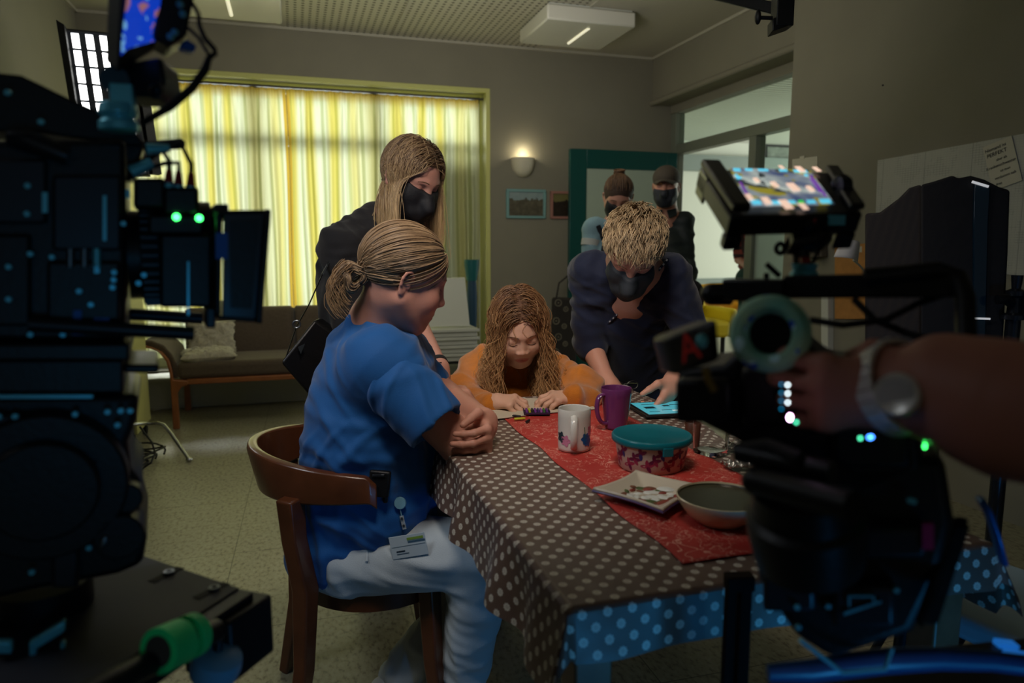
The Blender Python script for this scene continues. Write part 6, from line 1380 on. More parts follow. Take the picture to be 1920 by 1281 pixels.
# ================================================================== woman in blue on the chair
def nurse():
    t = person(P(690, 1030, 1.86)*np.array([1, 1, 0]), 'woman in blue tunic sitting with folded arms at the left table edge')
    EB = basis(Rv, Zv)          # columns: right(-> camera), forward (photo right), up
    hc = P(757, 523, 1.69); hf = Rv*.84+Fh*.34-Zv*.34; hup = Zv*.95+Rv*.3; nk = P(712, 612, 1.77)
    hp, HB, L = head(hc, hf, hup, 1.0, nk)
    shR, shL = P(716, 686, 1.62), P(745, 662, 1.95); elR, elL = P(866, 836, 1.665), P(840, 750, 1.92); wrR, wrL = P(880, 775, 1.84), P(908, 790, 1.70)
    chest, belly, pel = P(690, 760, 1.78), P(688, 890, 1.79), P(680, 985, 1.84)
    hR, hL = P(652, 1035, 1.80), P(700, 1000, 1.98); kR, kL = P(905, 1035, 1.72), P(960, 1005, 1.97); aR, aL = P(872, 1262, 1.80), P(752, 1268, 1.93)
    sk = hp+[rcone(nk, chest, .07, .10, .05), rcone(shR, shL, .06, .06, .04), rcone(chest, pel, .10, .10, .05), rcone(shR, elR, .054, .048, .02), rcone(elR, wrR, .046, .030, .015), rcone(shL, elL, .052, .044, .02), rcone(elL, wrL, .043, .029, .012)]
    sk += hand(wrR, wrR-elR+Fh*.05, Zv-Rv*.5, 1.0, (.3, .3, .2))
    sk += hand(wrL, -Fh*.88+Rv*.12-Zv*.30, Zv*.9-Fh*.3, .98, curls=[(1.05, .45, .3), (1.05, .45, .3), (1.05, .5, .3), (1.1, .5, .3)], thumb=(.7, 1.6, .2), spread=.16, flip=-1)
    body = link('body', sdf_mesh('body', sk, .0075, [(hc, .125, .0032), (P(895, 820, 1.62), .085, .003)], skin_m, skincol(L, HB, hc, 1.0, (196, 140, 120))), t, smooth='all')
    face_details(body, hp, L, HB, 1.0, mat('sandy_brow', srgb(120, 84, 60), .7), closed=False, brow_r=.0018)
    # tunic
    T = [ellp(P(682, 965, 1.85), (.17, .158, .105), EB, .05), ellp(P(694, 900, 1.80), (.168, .168, .16), EB, .06), ellp(P(690, 795, 1.78), (.185, .148, .16), EB, .06), ellp(P(703, 700, 1.78), (.18, .118, .12), EB, .06), rcone(shR, shL, .070, .070, .07), rcone(P(690, 655, 1.78), P(716, 607, 1.765), .085, .060, .05),
         rcone(shR, P(745, 715, 1.61), .082, .066, .04), rcone(shL, P(797, 716, 1.93), .070, .055, .04), rcone(P(614, 1030, 1.775), P(625, 930, 1.82), .098, .10, .04), rcone(P(622, 1035, 1.92), P(622, 950, 1.90), .105, .10, .05), rcone(P(742, 975, 1.73), P(700, 940, 1.75), .055, .08, .05), rcone(P(745, 700, 1.84), P(755, 880, 1.82), .070, .08, .06)]
    def wr_(V):
        w0 = wrinkles(.010, 3, f=60)(V); q = (V-P(600, 800, 1.75)); return w0*np.clip(1.1-q @ Zv*.8, .5, 1.3)
    tun = mat('royal_blue_cotton', srgb(6, 84, 150), .75, bump=.0005, bscale=500, sheen=.15)
    link('tunic', sdf_mesh('tunic', T, .006, [], tun, wrinkle=wr_), t, smooth='all')
    e0 = P(808, 788, 1.60); sd = nrm(e0-shR)
    link('sleeve', sdf_mesh('sleeve', [rcone(shR+sd*.04, e0, .080, .072, .03), ellp(e0+sd*.095, (.10, .10, .10), None, .006, True)], .0045, [], tun, wrinkle=wrinkles(.008, 17, f=62)), t, smooth='all')
    b = MB(); n = 28; ring = []
    ax_ = nrm(nk-P(745, 560, 1.71))
    cB = basis(ax_, Fh)
    for k in range(n): a = 2*PI*k/n; ring.append(P(721, 590, 1.755)+cB[:, 0]*.060*math.cos(a)+cB[:, 2]*.063*math.sin(a)+ax_*(.012*math.sin(a)))
    b.tube(ring, .006, 8, closed=True); b.obj('collar', tun, t)
    # trousers and shoes
    tr = mat('pale_denim', srgb(176, 186, 190), .8, bump=.0006, bscale=420)
    TR = [rcone(hR+Zv*.005+Rv*.02-Fh*.03, kR, .098, .078, .05), rcone(hL, kL, .090, .074, .05), rcone(hR, hL, .085, .085, .05), rcone(kR, aR, .074, .056, .03), rcone(kL, aL, .072, .056, .03), rcone(pel, hR, .09, .085, .05)]
    link('trousers', sdf_mesh('trousers', TR, .0065, [], tr, wrinkle=wrinkles(.008, 8, f=60)), t, smooth='all')
    b = MB(); q0 = tpx(TR, 676, 1030, 1.5); pts = [tpx(TR, x, y, 1.5)-Fv*.002 for x, y in ((664, 1008), (680, 1016), (689, 1032), (688, 1052))]; b.tube(pts, .0035, 8); b.obj('pocket_seam', tr, t)
    sm = mat('white_sneaker', srgb(190, 190, 186), .6)
    for a, f, d_ in ((aR, Rv, 0), (aL, Rv*.8+Fh*.4, 0)): link('shoe', sdf_mesh('shoe', shoe(a, f), .006, [], sm), t, smooth='all')
    # tied-back hair
    dk, lt = (84, 66, 50), (176, 146, 110); hm = hairmat('ash_blond_hair', srgb(150, 110, 70), None)
    base = mat('hair_under', srgb(126, 102, 76), .8); cap(L, HB, 1.0, base, t)
    d, rs = scalp_dirs(3000, 5); n = len(d); kd = nrm([0, -.88, -.66]); K = 16; pts = []
    for k in range(K):
        u = k/(K-1)*.93; om = np.arccos(np.clip(d @ kd, -1, 1)); so = np.maximum(1e-4, np.sin(om)); dd = (np.sin((1-u)*om)/so)[:, None]*d+(np.sin(u*om)/so)[:, None]*kd
        dd[:, 2] += .20*math.sin(PI*u)*(1-abs(d[:, 2])); lift = 1+.015+.07*rs.rand(n)*0+.05*math.sin(PI*min(1, u*1.1))*((np.arange(n)*.618) % 1)+.03*np.sin(np.arange(n)*.7)*.2
        pts.append(SCC+dd/np.linalg.norm(dd, axis=1)[:, None]*SCR*lift[:, None])
    pts = np.stack(pts, 1)+rs.randn(n, 1, 3)*.0016; W_ = np.asarray(hc)+pts @ HB.T
    strands('hair', W_, .0016, .0011, hm, haircols(n, K, rs, dk, lt, -.3, .55), t)
    kc = np.array(L(0, -.128, .018)); n = 620; K = 22; rs = np.random.RandomState(9); kk = np.linspace(0, 1, K)
    a0 = rs.uniform(0, 6.28, n); r_ = rs.uniform(.012, .034, n); tw = rs.uniform(2.2, 5.0, n); xo = rs.uniform(-.024, .024, n)
    A_ = a0[:, None]+tw[:, None]*kk[None]; ry = r_[:, None]*(1+.15*np.sin(3*A_))
    pl_ = np.stack([xo[:, None]+.014*np.sin(A_*1.3+a0[:, None]), -.112+ry*np.cos(A_)*.85, -.034+ry*np.sin(A_)*1.0], -1); 
    strands('hair_bun', np.asarray(hc)+pl_ @ HB.T, .0015, .0010, hm, haircols(n, K, rs, dk, lt, .2, .8), t)
    n = 240; rs = np.random.RandomState(12); st_ = np.stack([rs.uniform(-.03, .03, n), -.115-rs.uniform(0, .03, n), -.034+rs.uniform(-.02, .03, n)], -1); S0 = np.asarray(hc)+st_ @ HB.T; out = []
    sw = nrm(-Rv*.5-Zv); le = rs.uniform(.05, .105, n)
    for k in range(14): u = k/13; out.append(S0+(sw*u+(-Rv*.55*math.sin(PI*u)-Rv*0)*.35)*le[:, None]+rs.randn(n, 3)*.0004+(Rv*(u*u*.35*le)[:, None]))
    strands('loose_hair_ends', np.stack(out, 1), .0013, .0004, hm, haircols(n, 14, rs, dk, (196, 156, 110), .4), t)
    for i in range(2):
        pass
    # clipped-on things
    k0 = tpx(T, 713, 905, 1.4); tt = thing('clip_case', k0, 'black clip-on case fastened to the blue tunic above the hip', 'case')
    b = MB(); b.box(k0-Fv*.010, (.048, .016, .062), np.stack([Rv, Fh, Zv], 1) @ rotm(y=.12)); b.box(k0-Fv*.008+Rv*.012-Zv*.036, (.012, .01, .022), np.stack([Rv, Fh, Zv], 1)); b.obj('case_body', rb, tt, bevel=.006, seg=3)
    b = MB(); b.box(k0-Fv*.020+Zv*.02, (.028, .004, .006), np.stack([Rv, Fh, Zv], 1)); b.obj('case_flap', rbs, tt, bevel=.001)
    k1 = tpx(T, 752, 941, 1.4); k3 = tpx(TR+T, 768, 1020, 1.4); R3 = np.stack([Rv, Fh, Zv], 1)
    k1 = k1-Fv*.010; tt = thing('id_badge', k3, 'white name badge hanging on a round pale blue reel at the hip', 'badge')
    pb = mat('pale_blue_plastic_reel', srgb(120, 170, 190), .3); b = MB(); b.lathe(k1-Fv*.004, [(0, -.003), (.0135, -.003), (.0145, 0), (.013, .004), (0, .005)], axis=-Fv, n=28); b.obj('reel', pb, tt)
    b = MB(); b.tube([k1-Fv*.006-Zv*.013, k1-Fv*.006-Zv*.030+Rv*.003], .0012, 6); b.obj('cord', pb, tt)
    clr = mat('clear_strap', srgb(170, 180, 186), .15, .3); b = MB(); b.beam(k1-Fv*.007-Zv*.030+Rv*.003, k1-Fv*.009-Zv*.062+Rv*.010, .009, .002, up=Fv); b.obj('strap', clr, tt, bevel=.0005)
    for k in range(2): b = MB(); q = k1-Fv*.009-Zv*(.036+.017*k)+Rv*(.004+.004*k); b.lathe(q, [(0, 0), (.003, 0), (.003, .002), (0, .002)], axis=-Fv, n=12); b.obj('snap', alu, tt)
    Rb = R3 @ rotm(y=-.17); cc = P(770, 1021, 1.0); q = k3-Fv*.016; badge = mat('badge_card', srgb(176, 190, 196), .35)
    b = MB(); b.box(q, (.084, .0015, .054), Rb); b.obj('card', badge, tt, bevel=.0006)
    for (x, z, w_, h_, c_) in ((.018, .017, .038, .006, (120, 150, 60)), (.020, .010, .040, .004, (60, 90, 110)), (-.020, -.010, .020, .003, (30, 40, 50)), (-.016, -.016, .028, .0018, (80, 96, 110)), (.0, .002, .078, .0008, (120, 136, 144))):
        b = MB(); b.box(q+Rb @ np.array([x, -.0012, z]), (w_, .0006, h_), Rb); b.obj('printed_line', mat('badge_ink'+str(len(MATS)), srgb(*c_), .5), tt, smooth=False)
nurse()

# ================================================================== girl
def girl():
    t = person(P(970, 760, 2.5)*np.array([1, 1, 0]), 'girl with long wavy hair in an orange sweater drawing at the table')
    s = .93; hc = P(972, 613, 2.21); hf = -Fh*.80+Rv*.14-Zv*.54; hup = Zv*.84-Fh*.54+Rv*.03
    nk = P(966, 672, 2.40); hp, HB, L = head(hc, hf, hup, s, nk, child=True)
    shR, shL = P(906, 690, 2.42), P(1028, 696, 2.42); elR, elL = P(862, 742, 2.26), P(1090, 728, 2.24); wrR, wrL = P(916, 762, 2.06), P(1085, 752, 2.08)
    chest, pel = P(967, 735, 2.45), np.array([*(P(967, 800, 2.58)[:2]), .53])
    sk = hp+[rcone(nk, chest, .05, .08, .05), rcone(shR, shL, .045, .045, .04), rcone(chest, pel, .085, .09, .05), rcone(shR, elR, .038, .034, .02), rcone(elR, wrR, .033, .022, .012), rcone(shL, elL, .038, .034, .02), rcone(elL, wrL, .033, .022, .012)]
    sk += hand(wrR+Zv*.012, Rv*.86-Fh*.30+Zv*.10, Fh*.9+Rv*.2+Zv*.25, .90, curls=[(.65, .75, .4), (.75, .75, .4), (.8, .8, .5), (.85, .8, .5)], thumb=(.5, .7, .3), spread=.16)
    sk += hand(wrL+Zv*.010, -Rv*.93-Fh*.28+Zv*.08, Fh*.9-Rv*.25+Zv*.2, .90, curls=[(.5, .5, .3), (.55, .55, .3), (.6, .55, .35), (.6, .6, .35)], thumb=(.5, .5, .2), spread=.16, flip=-1)
    body = link('body', sdf_mesh('body', sk, .0075, [(hc, .12, .003), (P(950, 770, 2.04), .075, .003), (P(1062, 758, 2.06), .06, .003)], skin_m, skincol(L, HB, hc, s, (208, 164, 140), (186, 112, 100), .35, .05)), t, smooth='all')
    face_details(body, hp, L, HB, s, mat('brown_brow', srgb(110, 78, 54), .7), closed=True, brow_r=.0017)
    S = [rcone(shR, shL, .062, .062, .06), rcone(chest, pel, .115, .125, .08), rcone(P(965, 695, 2.43), chest, .075, .11, .06), rcone(shR, elR, .060, .062, .035), rcone(elR, P(908, 766, 2.09), .060, .044, .03), rcone(P(902, 762, 2.11), P(920, 760, 2.06), .044, .037, .01), rcone(shL, elL, .060, .064, .035), rcone(elL, P(1090, 756, 2.11), .058, .044, .03), rcone(P(1094, 752, 2.12), P(1076, 750, 2.075), .046, .038, .01), ellp(P(1090, 724, 2.24), (.045, .045, .045), None, .03)]
    sw_ = mat('orange_wool', srgb(186, 108, 20), .9, bump=.0012, bscale=320, sheen=.4, var=.1, vscale=50)
    def wr_(V): return wrinkles(.009, 21, f=60)(V)
    link('sweater', sdf_mesh('sweater', S, .006, [], sw_, wrinkle=wr_), t, smooth='all')
    b = MB(); n = 24; c_ = P(966, 678, 2.385); b.tube([c_+Rv*.052*math.cos(2*PI*k/n)+Fh*.055*math.sin(2*PI*k/n)+Zv*.014*math.sin(2*PI*k/n) for k in range(n)], .008, 8, closed=True); b.obj('collar', sw_, t)
    kx = [pel+Rv*q*.085 for q in (-1, 1)]; kn = [np.array([*(pel+Rv*q*.10-Fh*.30)[:2], .50]) for q in (-1, 1)]; an = [np.array([*(pel+Rv*q*.10-Fh*.26)[:2], .09]) for q in (-1, 1)]
    jn = mat('dark_denim', srgb(40, 46, 60), .85)
    link('trousers', sdf_mesh('trousers', [rcone(kx[0], kn[0], .075, .055, .04), rcone(kx[1], kn[1], .075, .055, .04), rcone(kx[0], kx[1], .09, .09, .05), rcone(kn[0], an[0], .053, .04, .03), rcone(kn[1], an[1], .053, .04, .03)], .009, [], jn), t, smooth='all')
    for a in an: link('shoe', sdf_mesh('shoe', shoe(a, -Fh), .009, [], mat('dark_shoe', srgb(30, 30, 32), .6)), t, smooth='all')
    dk, lt = (96, 64, 42), (196, 150, 100); hm = hairmat('chestnut_hair', srgb(150, 110, 70), None); base = mat('hair_under_brown', srgb(92, 62, 42), .8); cap(L, HB, s, base, t)
    col = [p for p in S if p[0] == 'c'][:8]+[p for p in hp[:3]]
    flow_hair('hair', L, HB, s, 2600, 31, t, hm, dk, lt, .40, col, K=34, part_x=.006, back=.05, wave=.015, wfreq=50, r0=.0014, r1=.0006, spread=.03, tipl=.8, keep=.062, flare=.085)
    st = thing('stool', np.array([pel[0], pel[1], 0]), 'plain dark stool the girl sits on behind the table', 'stool')
    b = MB(); b.lathe((pel[0], pel[1], .405), [(0, 0), (.16, 0), (.17, .01), (.17, .025), (0, .03)], n=32); b.obj('seat', dark_wood, st)
    for k in range(4): a = PI/4+k*PI/2; b = MB(); b.cyl((pel[0]+.12*math.cos(a), pel[1]+.12*math.sin(a), .405), (pel[0]+.16*math.cos(a), pel[1]+.16*math.sin(a), 0), .015, n=12); b.obj('leg', dark_wood, st)
girl()

# ================================================================== blonde woman with mask behind
def blonde():
    t = person(P(700, 800, 2.55)*np.array([1, 1, 0]), 'blonde woman in black top and black mask leaning behind the seated woman in blue')
    hc = P(770, 338, 2.28); hf = Rv*.60-Fh*.52-Zv*.46; hup = Zv*.85+Rv*.35-Fh*.2; nk = P(732, 425, 2.36); hp, HB, L = head(hc, hf, hup, 1.0, nk)
    shR, shL = P(648, 468, 2.28), P(742, 462, 2.52); elR, wrR = P(652, 640, 2.30), P(700, 700, 2.20); elL, wrL = P(778, 606, 2.36), P(824, 690, 2.15); chest, pel = P(690, 540, 2.42), P(668, 690, 2.50)
    sk = hp+[rcone(nk, chest, .06, .09, .05), rcone(shR, shL, .05, .05, .04), rcone(chest, pel, .09, .1, .05), rcone(shR, elR, .045, .038, .02), rcone(elR, wrR, .038, .026, .02), rcone(shL, elL, .045, .040, .02), rcone(elL, wrL, .040, .026, .02)]
    sk += hand(wrL, Rv*.25-Zv*.93-Fh*.25, -Fh*.9-Rv*.2, .95, (.35, .5, .4), flip=-1); sk += hand(wrR, Rv*.6-Zv*.6-Fh*.2, Rv+Zv, .95, (.5, .6, .4))
    body = link('body', sdf_mesh('body', sk, .008, [(hc, .12, .0035), (P(826, 715, 2.12), .06, .0035)], skin_m, skincol(L, HB, hc, 1.0, (192, 140, 122))), t, smooth='all')
    face_details(body, hp, L, HB, 1.0, mat('fair_brow', srgb(110, 80, 60), .7), closed=False, brow_r=.0018); add_mask(body, hp, L, HB, 1.0)
    bk = mat('black_knit', srgb(20, 19, 22), .85, sheen=.1, bump=.0006, bscale=300)
    T = [rcone(shR, shL, .066, .066, .06), rcone(chest, pel, .125, .125, .08), rcone(P(706, 432, 2.38), chest, .075, .12, .08), rcone(P(706, 432, 2.38), shR, .07, .066, .05), rcone(shR, elR, .062, .050, .04), rcone(elR, P(684, 682, 2.23), .050, .042, .03), rcone(shL, P(774, 594, 2.37), .062, .05, .04), ellp(P(640, 540, 2.38), (.07, .07, .13), None, .06)]
    link('top', sdf_mesh('top', T, .007, [], bk, wrinkle=wrinkles(.009, 4, f=48)), t, smooth='all')
    zz = mat('zebra_cuff', srgb(120, 120, 126), .8); X = NX(zz); X.color(X.mix(X('GREATER_THAN', X.noise(60, 2, dist=2.5), .52), srgb(16, 16, 18), srgb(150, 150, 156)))
    b = MB(); b.cyl(P(764, 600, 2.36), P(781, 622, 2.34), .050, .046, n=26); b.obj('patterned_cuff', zz, t)
    hips = [pel+Fh*.0+q*(shL-shR)*.3 for q in (-1, 1)]; fl = [np.array([h[0]+.08, h[1]+.02, 0]) for h in hips]
    lg = []
    for h, f in zip(hips, fl): k = (h+f)/2+np.array([.03, -.03, .03]); lg += [rcone(h, k, .09, .062, .04), rcone(k, f+Zv*.09, .06, .042, .03)]
    link('trousers', sdf_mesh('trousers', lg+[rcone(hips[0], hips[1], .10, .10, .05)], .010, [], mat('black_trousers', srgb(18, 18, 22), .85)), t, smooth='all')
    for f in fl: link('shoe', sdf_mesh('shoe', shoe(f+Zv*.09, Rv*.6-Fh*.5), .010, [], mat('black_shoe', srgb(16, 16, 18), .5)), t, smooth='all')
    b = MB(); ad = nrm(wrL-elL); c_ = wrL-ad*.018; b.lathe(c_-ad*.009, [(.030, 0), (.0325, .002), (.0325, .016), (.030, .018)], axis=ad, n=28); wt = b.obj('wristwatch', maskm, t)
    b = MB(); b.lathe(c_-Fh*.033+Rv*.010, [(0, 0), (.013, 0), (.014, .004), (.012, .006), (0, .006)], axis=nrm(-Fh+Rv*.3), n=24); b.obj('watch_face', rbs, wt)
    dk, lt = (96, 72, 52), (206, 176, 130); hm = hairmat('blonde_hair', srgb(190, 150, 100), None); base = mat('hair_under_blonde', srgb(110, 82, 58), .8); cap(L, HB, 1.0, base, t)
    col = [p for p in T if p[0] == 'c'][:6]+hp[:3]+hp[-2:]
    flow_hair('hair', L, HB, 1.0, 2600, 41, t, hm, dk, lt, .40, col, K=32, part_x=-.01, back=.55, wave=.003, wfreq=20, r0=.0014, r1=.0006, spread=.02, tipl=.8, jitter=.08, keep=.088)
    # shoulder bag
    g = thing('shoulder_bag', P(590, 690, 2.22), 'black shoulder bag with small triangle logo hanging at the hip of the blonde woman', 'bag')
    lt_ = mat('black_leather', srgb(14, 14, 15), .38, bump=.0005, bscale=220)
    cor = [P(525, 680, 2.14), P(590, 598, 2.20), P(650, 640, 2.26), P(578, 742, 2.20)]
    b = MB(); b.prism(cor, (0, 0, 0), Fh*.07); b.obj('bag_body', lt_, g, bevel=.010, seg=3)
    cB = P(560, 650, 2.162); b = MB(); b.prism([cB+Rv*.0, cB+Rv*.022+Zv*.010, cB+Rv*.008-Zv*.022], -Fh*.008, -Fh*.004); b.obj('triangle_logo', alu, g)
    b = MB(); b.tube([P(537, 668, 2.16), P(556, 612, 2.17), P(580, 570, 2.17), P(604, 515, 2.20)], .006, 8, flat=.35); b.tube([P(604, 515, 2.20), P(628, 470, 2.22), P(660, 450, 2.30), P(690, 470, 2.50), P(660, 560, 2.60), P(640, 640, 2.34)], .006, 8, flat=.35); b.obj('strap', lt_, g)
    b = MB(); b.tube([P(556, 608, 2.165)+np.array([.011*math.cos(a), 0, .011*math.sin(a)]) for a in np.linspace(0, 2*PI, 15)[:-1]], .0026, 8, closed=True); b.obj('strap_ring', alu, g)
blonde()

# ================================================================== person in navy wrap shirt leaning on the table
def navy():
    t = person(P(1190, 760, 2.62)*np.array([1, 1, 0]), 'person with short blond hair in navy wrap shirt and mask leaning over the table')
    hc = P(1186, 474, 2.14); hf = -Fh*.66-Rv*.16-Zv*.72; hup = Zv*.68-Fh*.72; nk = P(1192, 508, 2.29); hp, HB, L = head(hc, hf, hup, 1.0, nk)
    shR, shL = P(1104, 508, 2.35), P(1258, 516, 2.30); elR, wrR = P(1104, 640, 2.43), P(1136, 712, 2.34); elL, wrL = P(1298, 640, 2.30), P(1262, 716, 2.13); chest, pel = P(1185, 590, 2.46), P(1205, 730, 2.68)
    sk = hp+[rcone(nk, chest, .06, .1, .05), rcone(P(1192, 520, 2.31), P(1180, 562, 2.36), .048, .074, .04), rcone(shR, shL, .05, .05, .04), rcone(chest, pel, .1, .1, .05), rcone(shR, elR, .046, .040, .02), rcone(elR, wrR, .041, .027, .02), rcone(shL, elL, .046, .040, .02), rcone(elL, wrL, .040, .027, .02)]
    sk += hand(wrR, Rv*.35-Zv*.42-Fh*.72, Rv*.8+Fh*.35, 1.0, (.25, .3, .2)); sk += hand(wrL, -Rv*.35-Zv*.62-Fh*.38, -Rv*.55-Fh*.75, 1.0, curls=[(.25, .15, .1), (.5, .6, .4), (.9, .9, .5), (1.0, 1.0, .5)], thumb=(.2, .6, .2), flip=-1)
    body = link('body', sdf_mesh('body', sk, .008, [(hc, .125, .0035), (P(1140, 730, 2.32), .06, .0035), (P(1248, 735, 2.10), .06, .0032)], skin_m, skincol(L, HB, hc, 1.0, (200, 146, 124))), t, smooth='all')
    face_details(body, hp, L, HB, 1.0, mat('blond_brow', srgb(140, 108, 76), .7), closed=True, brow_r=.0018); add_mask(body, hp, L, HB, 1.0, mat('charcoal_mask', srgb(44, 50, 56), .7))
    nv = mat('navy_linen', srgb(12, 23, 50), .8, bump=.0006, bscale=350, sheen=.15)
    T = [rcone(shR, shL, .060, .060, .06), rcone(chest, pel, .135, .125, .06), rcone(P(1140, 538, 2.39), P(1235, 548, 2.36), .085, .085, .06), rcone(shR, elR, .060, .053, .02), rcone(elR, P(1112, 655, 2.42), .053, .052, .01), rcone(shL, elL, .060, .056, .02), rcone(elL, P(1288, 670, 2.25), .060, .055, .02), rcone(P(1204, 500, 2.25), P(1162, 574, 2.305), .066, .024, .012, True)]
    link('wrap_shirt', sdf_mesh('wrap_shirt', T, .0065, [], nv, wrinkle=wrinkles(.011, 14, f=50)), t, smooth='all')
    # wrap edge with a dashed trim
    pts = []
    for k in range(19):
        u = k/18; x = 1252-(1252-1140)*u; y = 486+(606-486)*u+4*math.sin(PI*u); pts.append(tpx(T[:-1], x, y, 1.95)-Fv*.003)
    b = MB(); b.tube(pts, .0045, 8); b.obj('wrap_edge', nv, t)
    wh = mat('white_stitch', srgb(200, 200, 200), .6)
    for k in range(18): b = MB(); a, c = pts[k], pts[k+1]; b.cyl(a*.75+c*.25-Fv*.004, a*.4+c*.6-Fv*.004, .0026, n=6); b.obj('trim_stitch', wh, t)
    hips = [pel+Rv*q*.10 for q in (-1, 1)]; fl = [np.array([h[0], h[1]+.06, 0]) for h in hips]; lg = []
    for h, f in zip(hips, fl): k = (h+f)/2-Fh*.02; lg += [rcone(h, k, .10, .066, .04), rcone(k, f+Zv*.09, .064, .045, .03)]
    link('trousers', sdf_mesh('trousers', lg+[rcone(hips[0], hips[1], .12, .12, .05), rcone(chest*.3+pel*.7, pel, .12, .125, .04)], .010, [], mat('black_cotton_trousers', srgb(16, 16, 22), .85)), t, smooth='all')
    for f in fl: link('shoe', sdf_mesh('shoe', shoe(f+Zv*.09, -Fh), .010, [], mat('brown_shoe', srgb(50, 36, 26), .5)), t, smooth='all')
    dk, lt = (112, 88, 62), (206, 180, 140); hm = hairmat('short_blond_hair', srgb(190, 150, 100), None); cap(L, HB, 1.0, mat('hair_under_short', srgb(150, 116, 78), .8), t)
    d, rs = scalp_dirs(3400, 55); n = len(d); K = 9; base = SCC+d*SCR; nm = d/SCR; nm /= np.linalg.norm(nm, axis=1)[:, None]
    # hair grows from a crown whorl and is swept forward with loose tufts
    cl = (np.sin(d[:, 0]*9+1)+np.cos(d[:, 1]*11+d[:, 0]*5)+np.sin(d[:, 2]*8)); sweep = np.stack([.35*np.sin(cl*2.1)+.25*d[:, 0], .9+0*cl, .15*np.cos(cl*3)], 1); sweep -= nm*(sweep*nm).sum(1)[:, None]; sweep /= np.linalg.norm(sweep, axis=1)[:, None]
    ln = np.interp(d[:, 2], [-.6, .1, .6, 1], [.018, .034, .055, .062])*rs.uniform(.7, 1.15, n); out = []
    for k in range(K): u = k/(K-1); out.append(base+nm*(ln*(.28*math.sin(u*2.2)+.06*np.sin(cl*3)*u))[:, None]+sweep*(ln*u*.95)[:, None]+rs.randn(n, 3)*.0004)
    strands('hair', np.asarray(hc)+np.stack(out, 1) @ HB.T, .0014, .0006, hm, haircols(n, K, rs, dk, lt, .5, .8), t)
navy()

# ================================================================== two standing people at the door
def stander(loc, hc, hf, hup, sh, el, wr, label, topm, legm, hairc, skin, hat=False, sc_=1.0, extra=None, sleeve=.5, res=.012):
    t = person(np.array([loc[0], loc[1], 0]), label); ctr = (sh[0]+sh[1])/2; nk = ctr+Zv*.035; hp, HB, L = head(hc, hf, hup, sc_, nk)
    pel = np.array([ctr[0]*.5+loc[0]*.5, ctr[1]*.5+loc[1]*.5, .92]); pel = np.array([loc[0], loc[1], .92]); chest = ctr-Zv*.16
    sk = hp+[rcone(nk, chest, .055, .08, .04), rcone(sh[0], sh[1], .045, .045, .04), rcone(chest, pel, .09, .09, .04)]; T = [rcone(sh[0], sh[1], .052, .052, .06), rcone(chest+(sh[0]-ctr)*.3, pel+(sh[0]-ctr)*.35, .10, .095, .07), rcone(chest+(sh[1]-ctr)*.3, pel+(sh[1]-ctr)*.35, .10, .095, .07)]
    for s_, e_, w_ in zip(sh, el, wr):
        sk += [rcone(s_, e_, .042, .036, .02), rcone(e_, w_, .036, .025, .02)]+hand(w_, w_-e_, nrm(ctr-s_)*.3-Fh, .95, (.3, .4, .3)); T.append(rcone(s_, s_+(e_-s_)*min(1, sleeve*2), .052, .048, .03))
        if sleeve > .5: T.append(rcone(e_, e_+(w_-e_)*.85, .052, .042, .03))
    body = link('body', sdf_mesh('body', sk, .013, [(hc, .13, .005)], skin_m, skincol(L, HB, hc, sc_, skin)), t, smooth='all')
    face_details(body, hp, L, HB, sc_, lash_m, closed=False); 
    link('jacket' if sleeve > .5 else 'shirt', sdf_mesh('top', T, res, [], topm, wrinkle=wrinkles(.010, 6, f=40)), t, smooth='all')
    hips = [pel+nrm(sh[1]-sh[0])*q*.09 for q in (-1, 1)]; lg = []
    for h in hips: f = np.array([h[0], h[1], .09]); k = (h+f)/2; lg += [rcone(h, k, .088, .06, .04), rcone(k, f, .058, .045, .03)]
    link('trousers', sdf_mesh('trousers', lg+[rcone(hips[0], hips[1], .10, .10, .05)], .014, [], legm), t, smooth='all')
    for h in hips: link('shoe', sdf_mesh('shoe', shoe(np.array([h[0], h[1], .09]), -Fh), .013, [], mat('shoe_leather'+str(len(MATS)), srgb(26, 24, 24), .5)), t, smooth='all')
    return t, body, hp, HB, L, T
dt = 4.1
t, body, hp, HB, L, T = stander(P(1152, 700, dt+.05), P(1159, 372, dt-.06), -Fh*.80-Zv*.50-Rv*.08, Zv*.86-Fh*.5, (P(1112, 428, dt), P(1206, 428, dt+.03)), (P(1106, 508, dt-.02), P(1214, 508, dt)), (P(1128, 560, dt-.16), P(1192, 560, dt-.14)), 'woman in light blue shirt with dark overall straps and mask standing before the green door', mat('light_blue_jersey', srgb(126, 158, 170), .85), mat('dark_dungaree', srgb(24, 28, 36), .85), None, (186, 136, 116), sleeve=.38)
add_mask(body, hp, L, HB, 1.0)
dng = mat('dungaree_cloth', srgb(22, 26, 34), .85)
for xa, xb in ((1121, 1136), (1196, 1184)):
    b = MB(); pts = [tpx(T, x, y, dt-.4)-Fv*.003 for x, y in ((xa, 424), (xa*.6+xb*.4, 438), (xb, 456))]; b.tube([pts[0]+Fv*.10]+pts, .015, 8, flat=.2, up=Fv); b.obj('overall_strap', dng, t)
link('bib', sdf_mesh('bib', [ellp(P(1160, 480, dt), (.12, .115, .14), np.stack([Rv, Fh, Zv], 1), .02), rcone(P(1152, 500, dt+.02), np.array([*P(1152, 700, dt+.05)[:2], .95]), .115, .12, .05)], .012, [], dng), t, smooth='all')
st_m = mat('sleeve_stripe', srgb(176, 180, 176), .8); b = MB(); b.cyl(P(1109, 450, dt-.01), P(1107, 462, dt-.01), .057, .056, n=24); b.obj('sleeve_band', st_m, t)
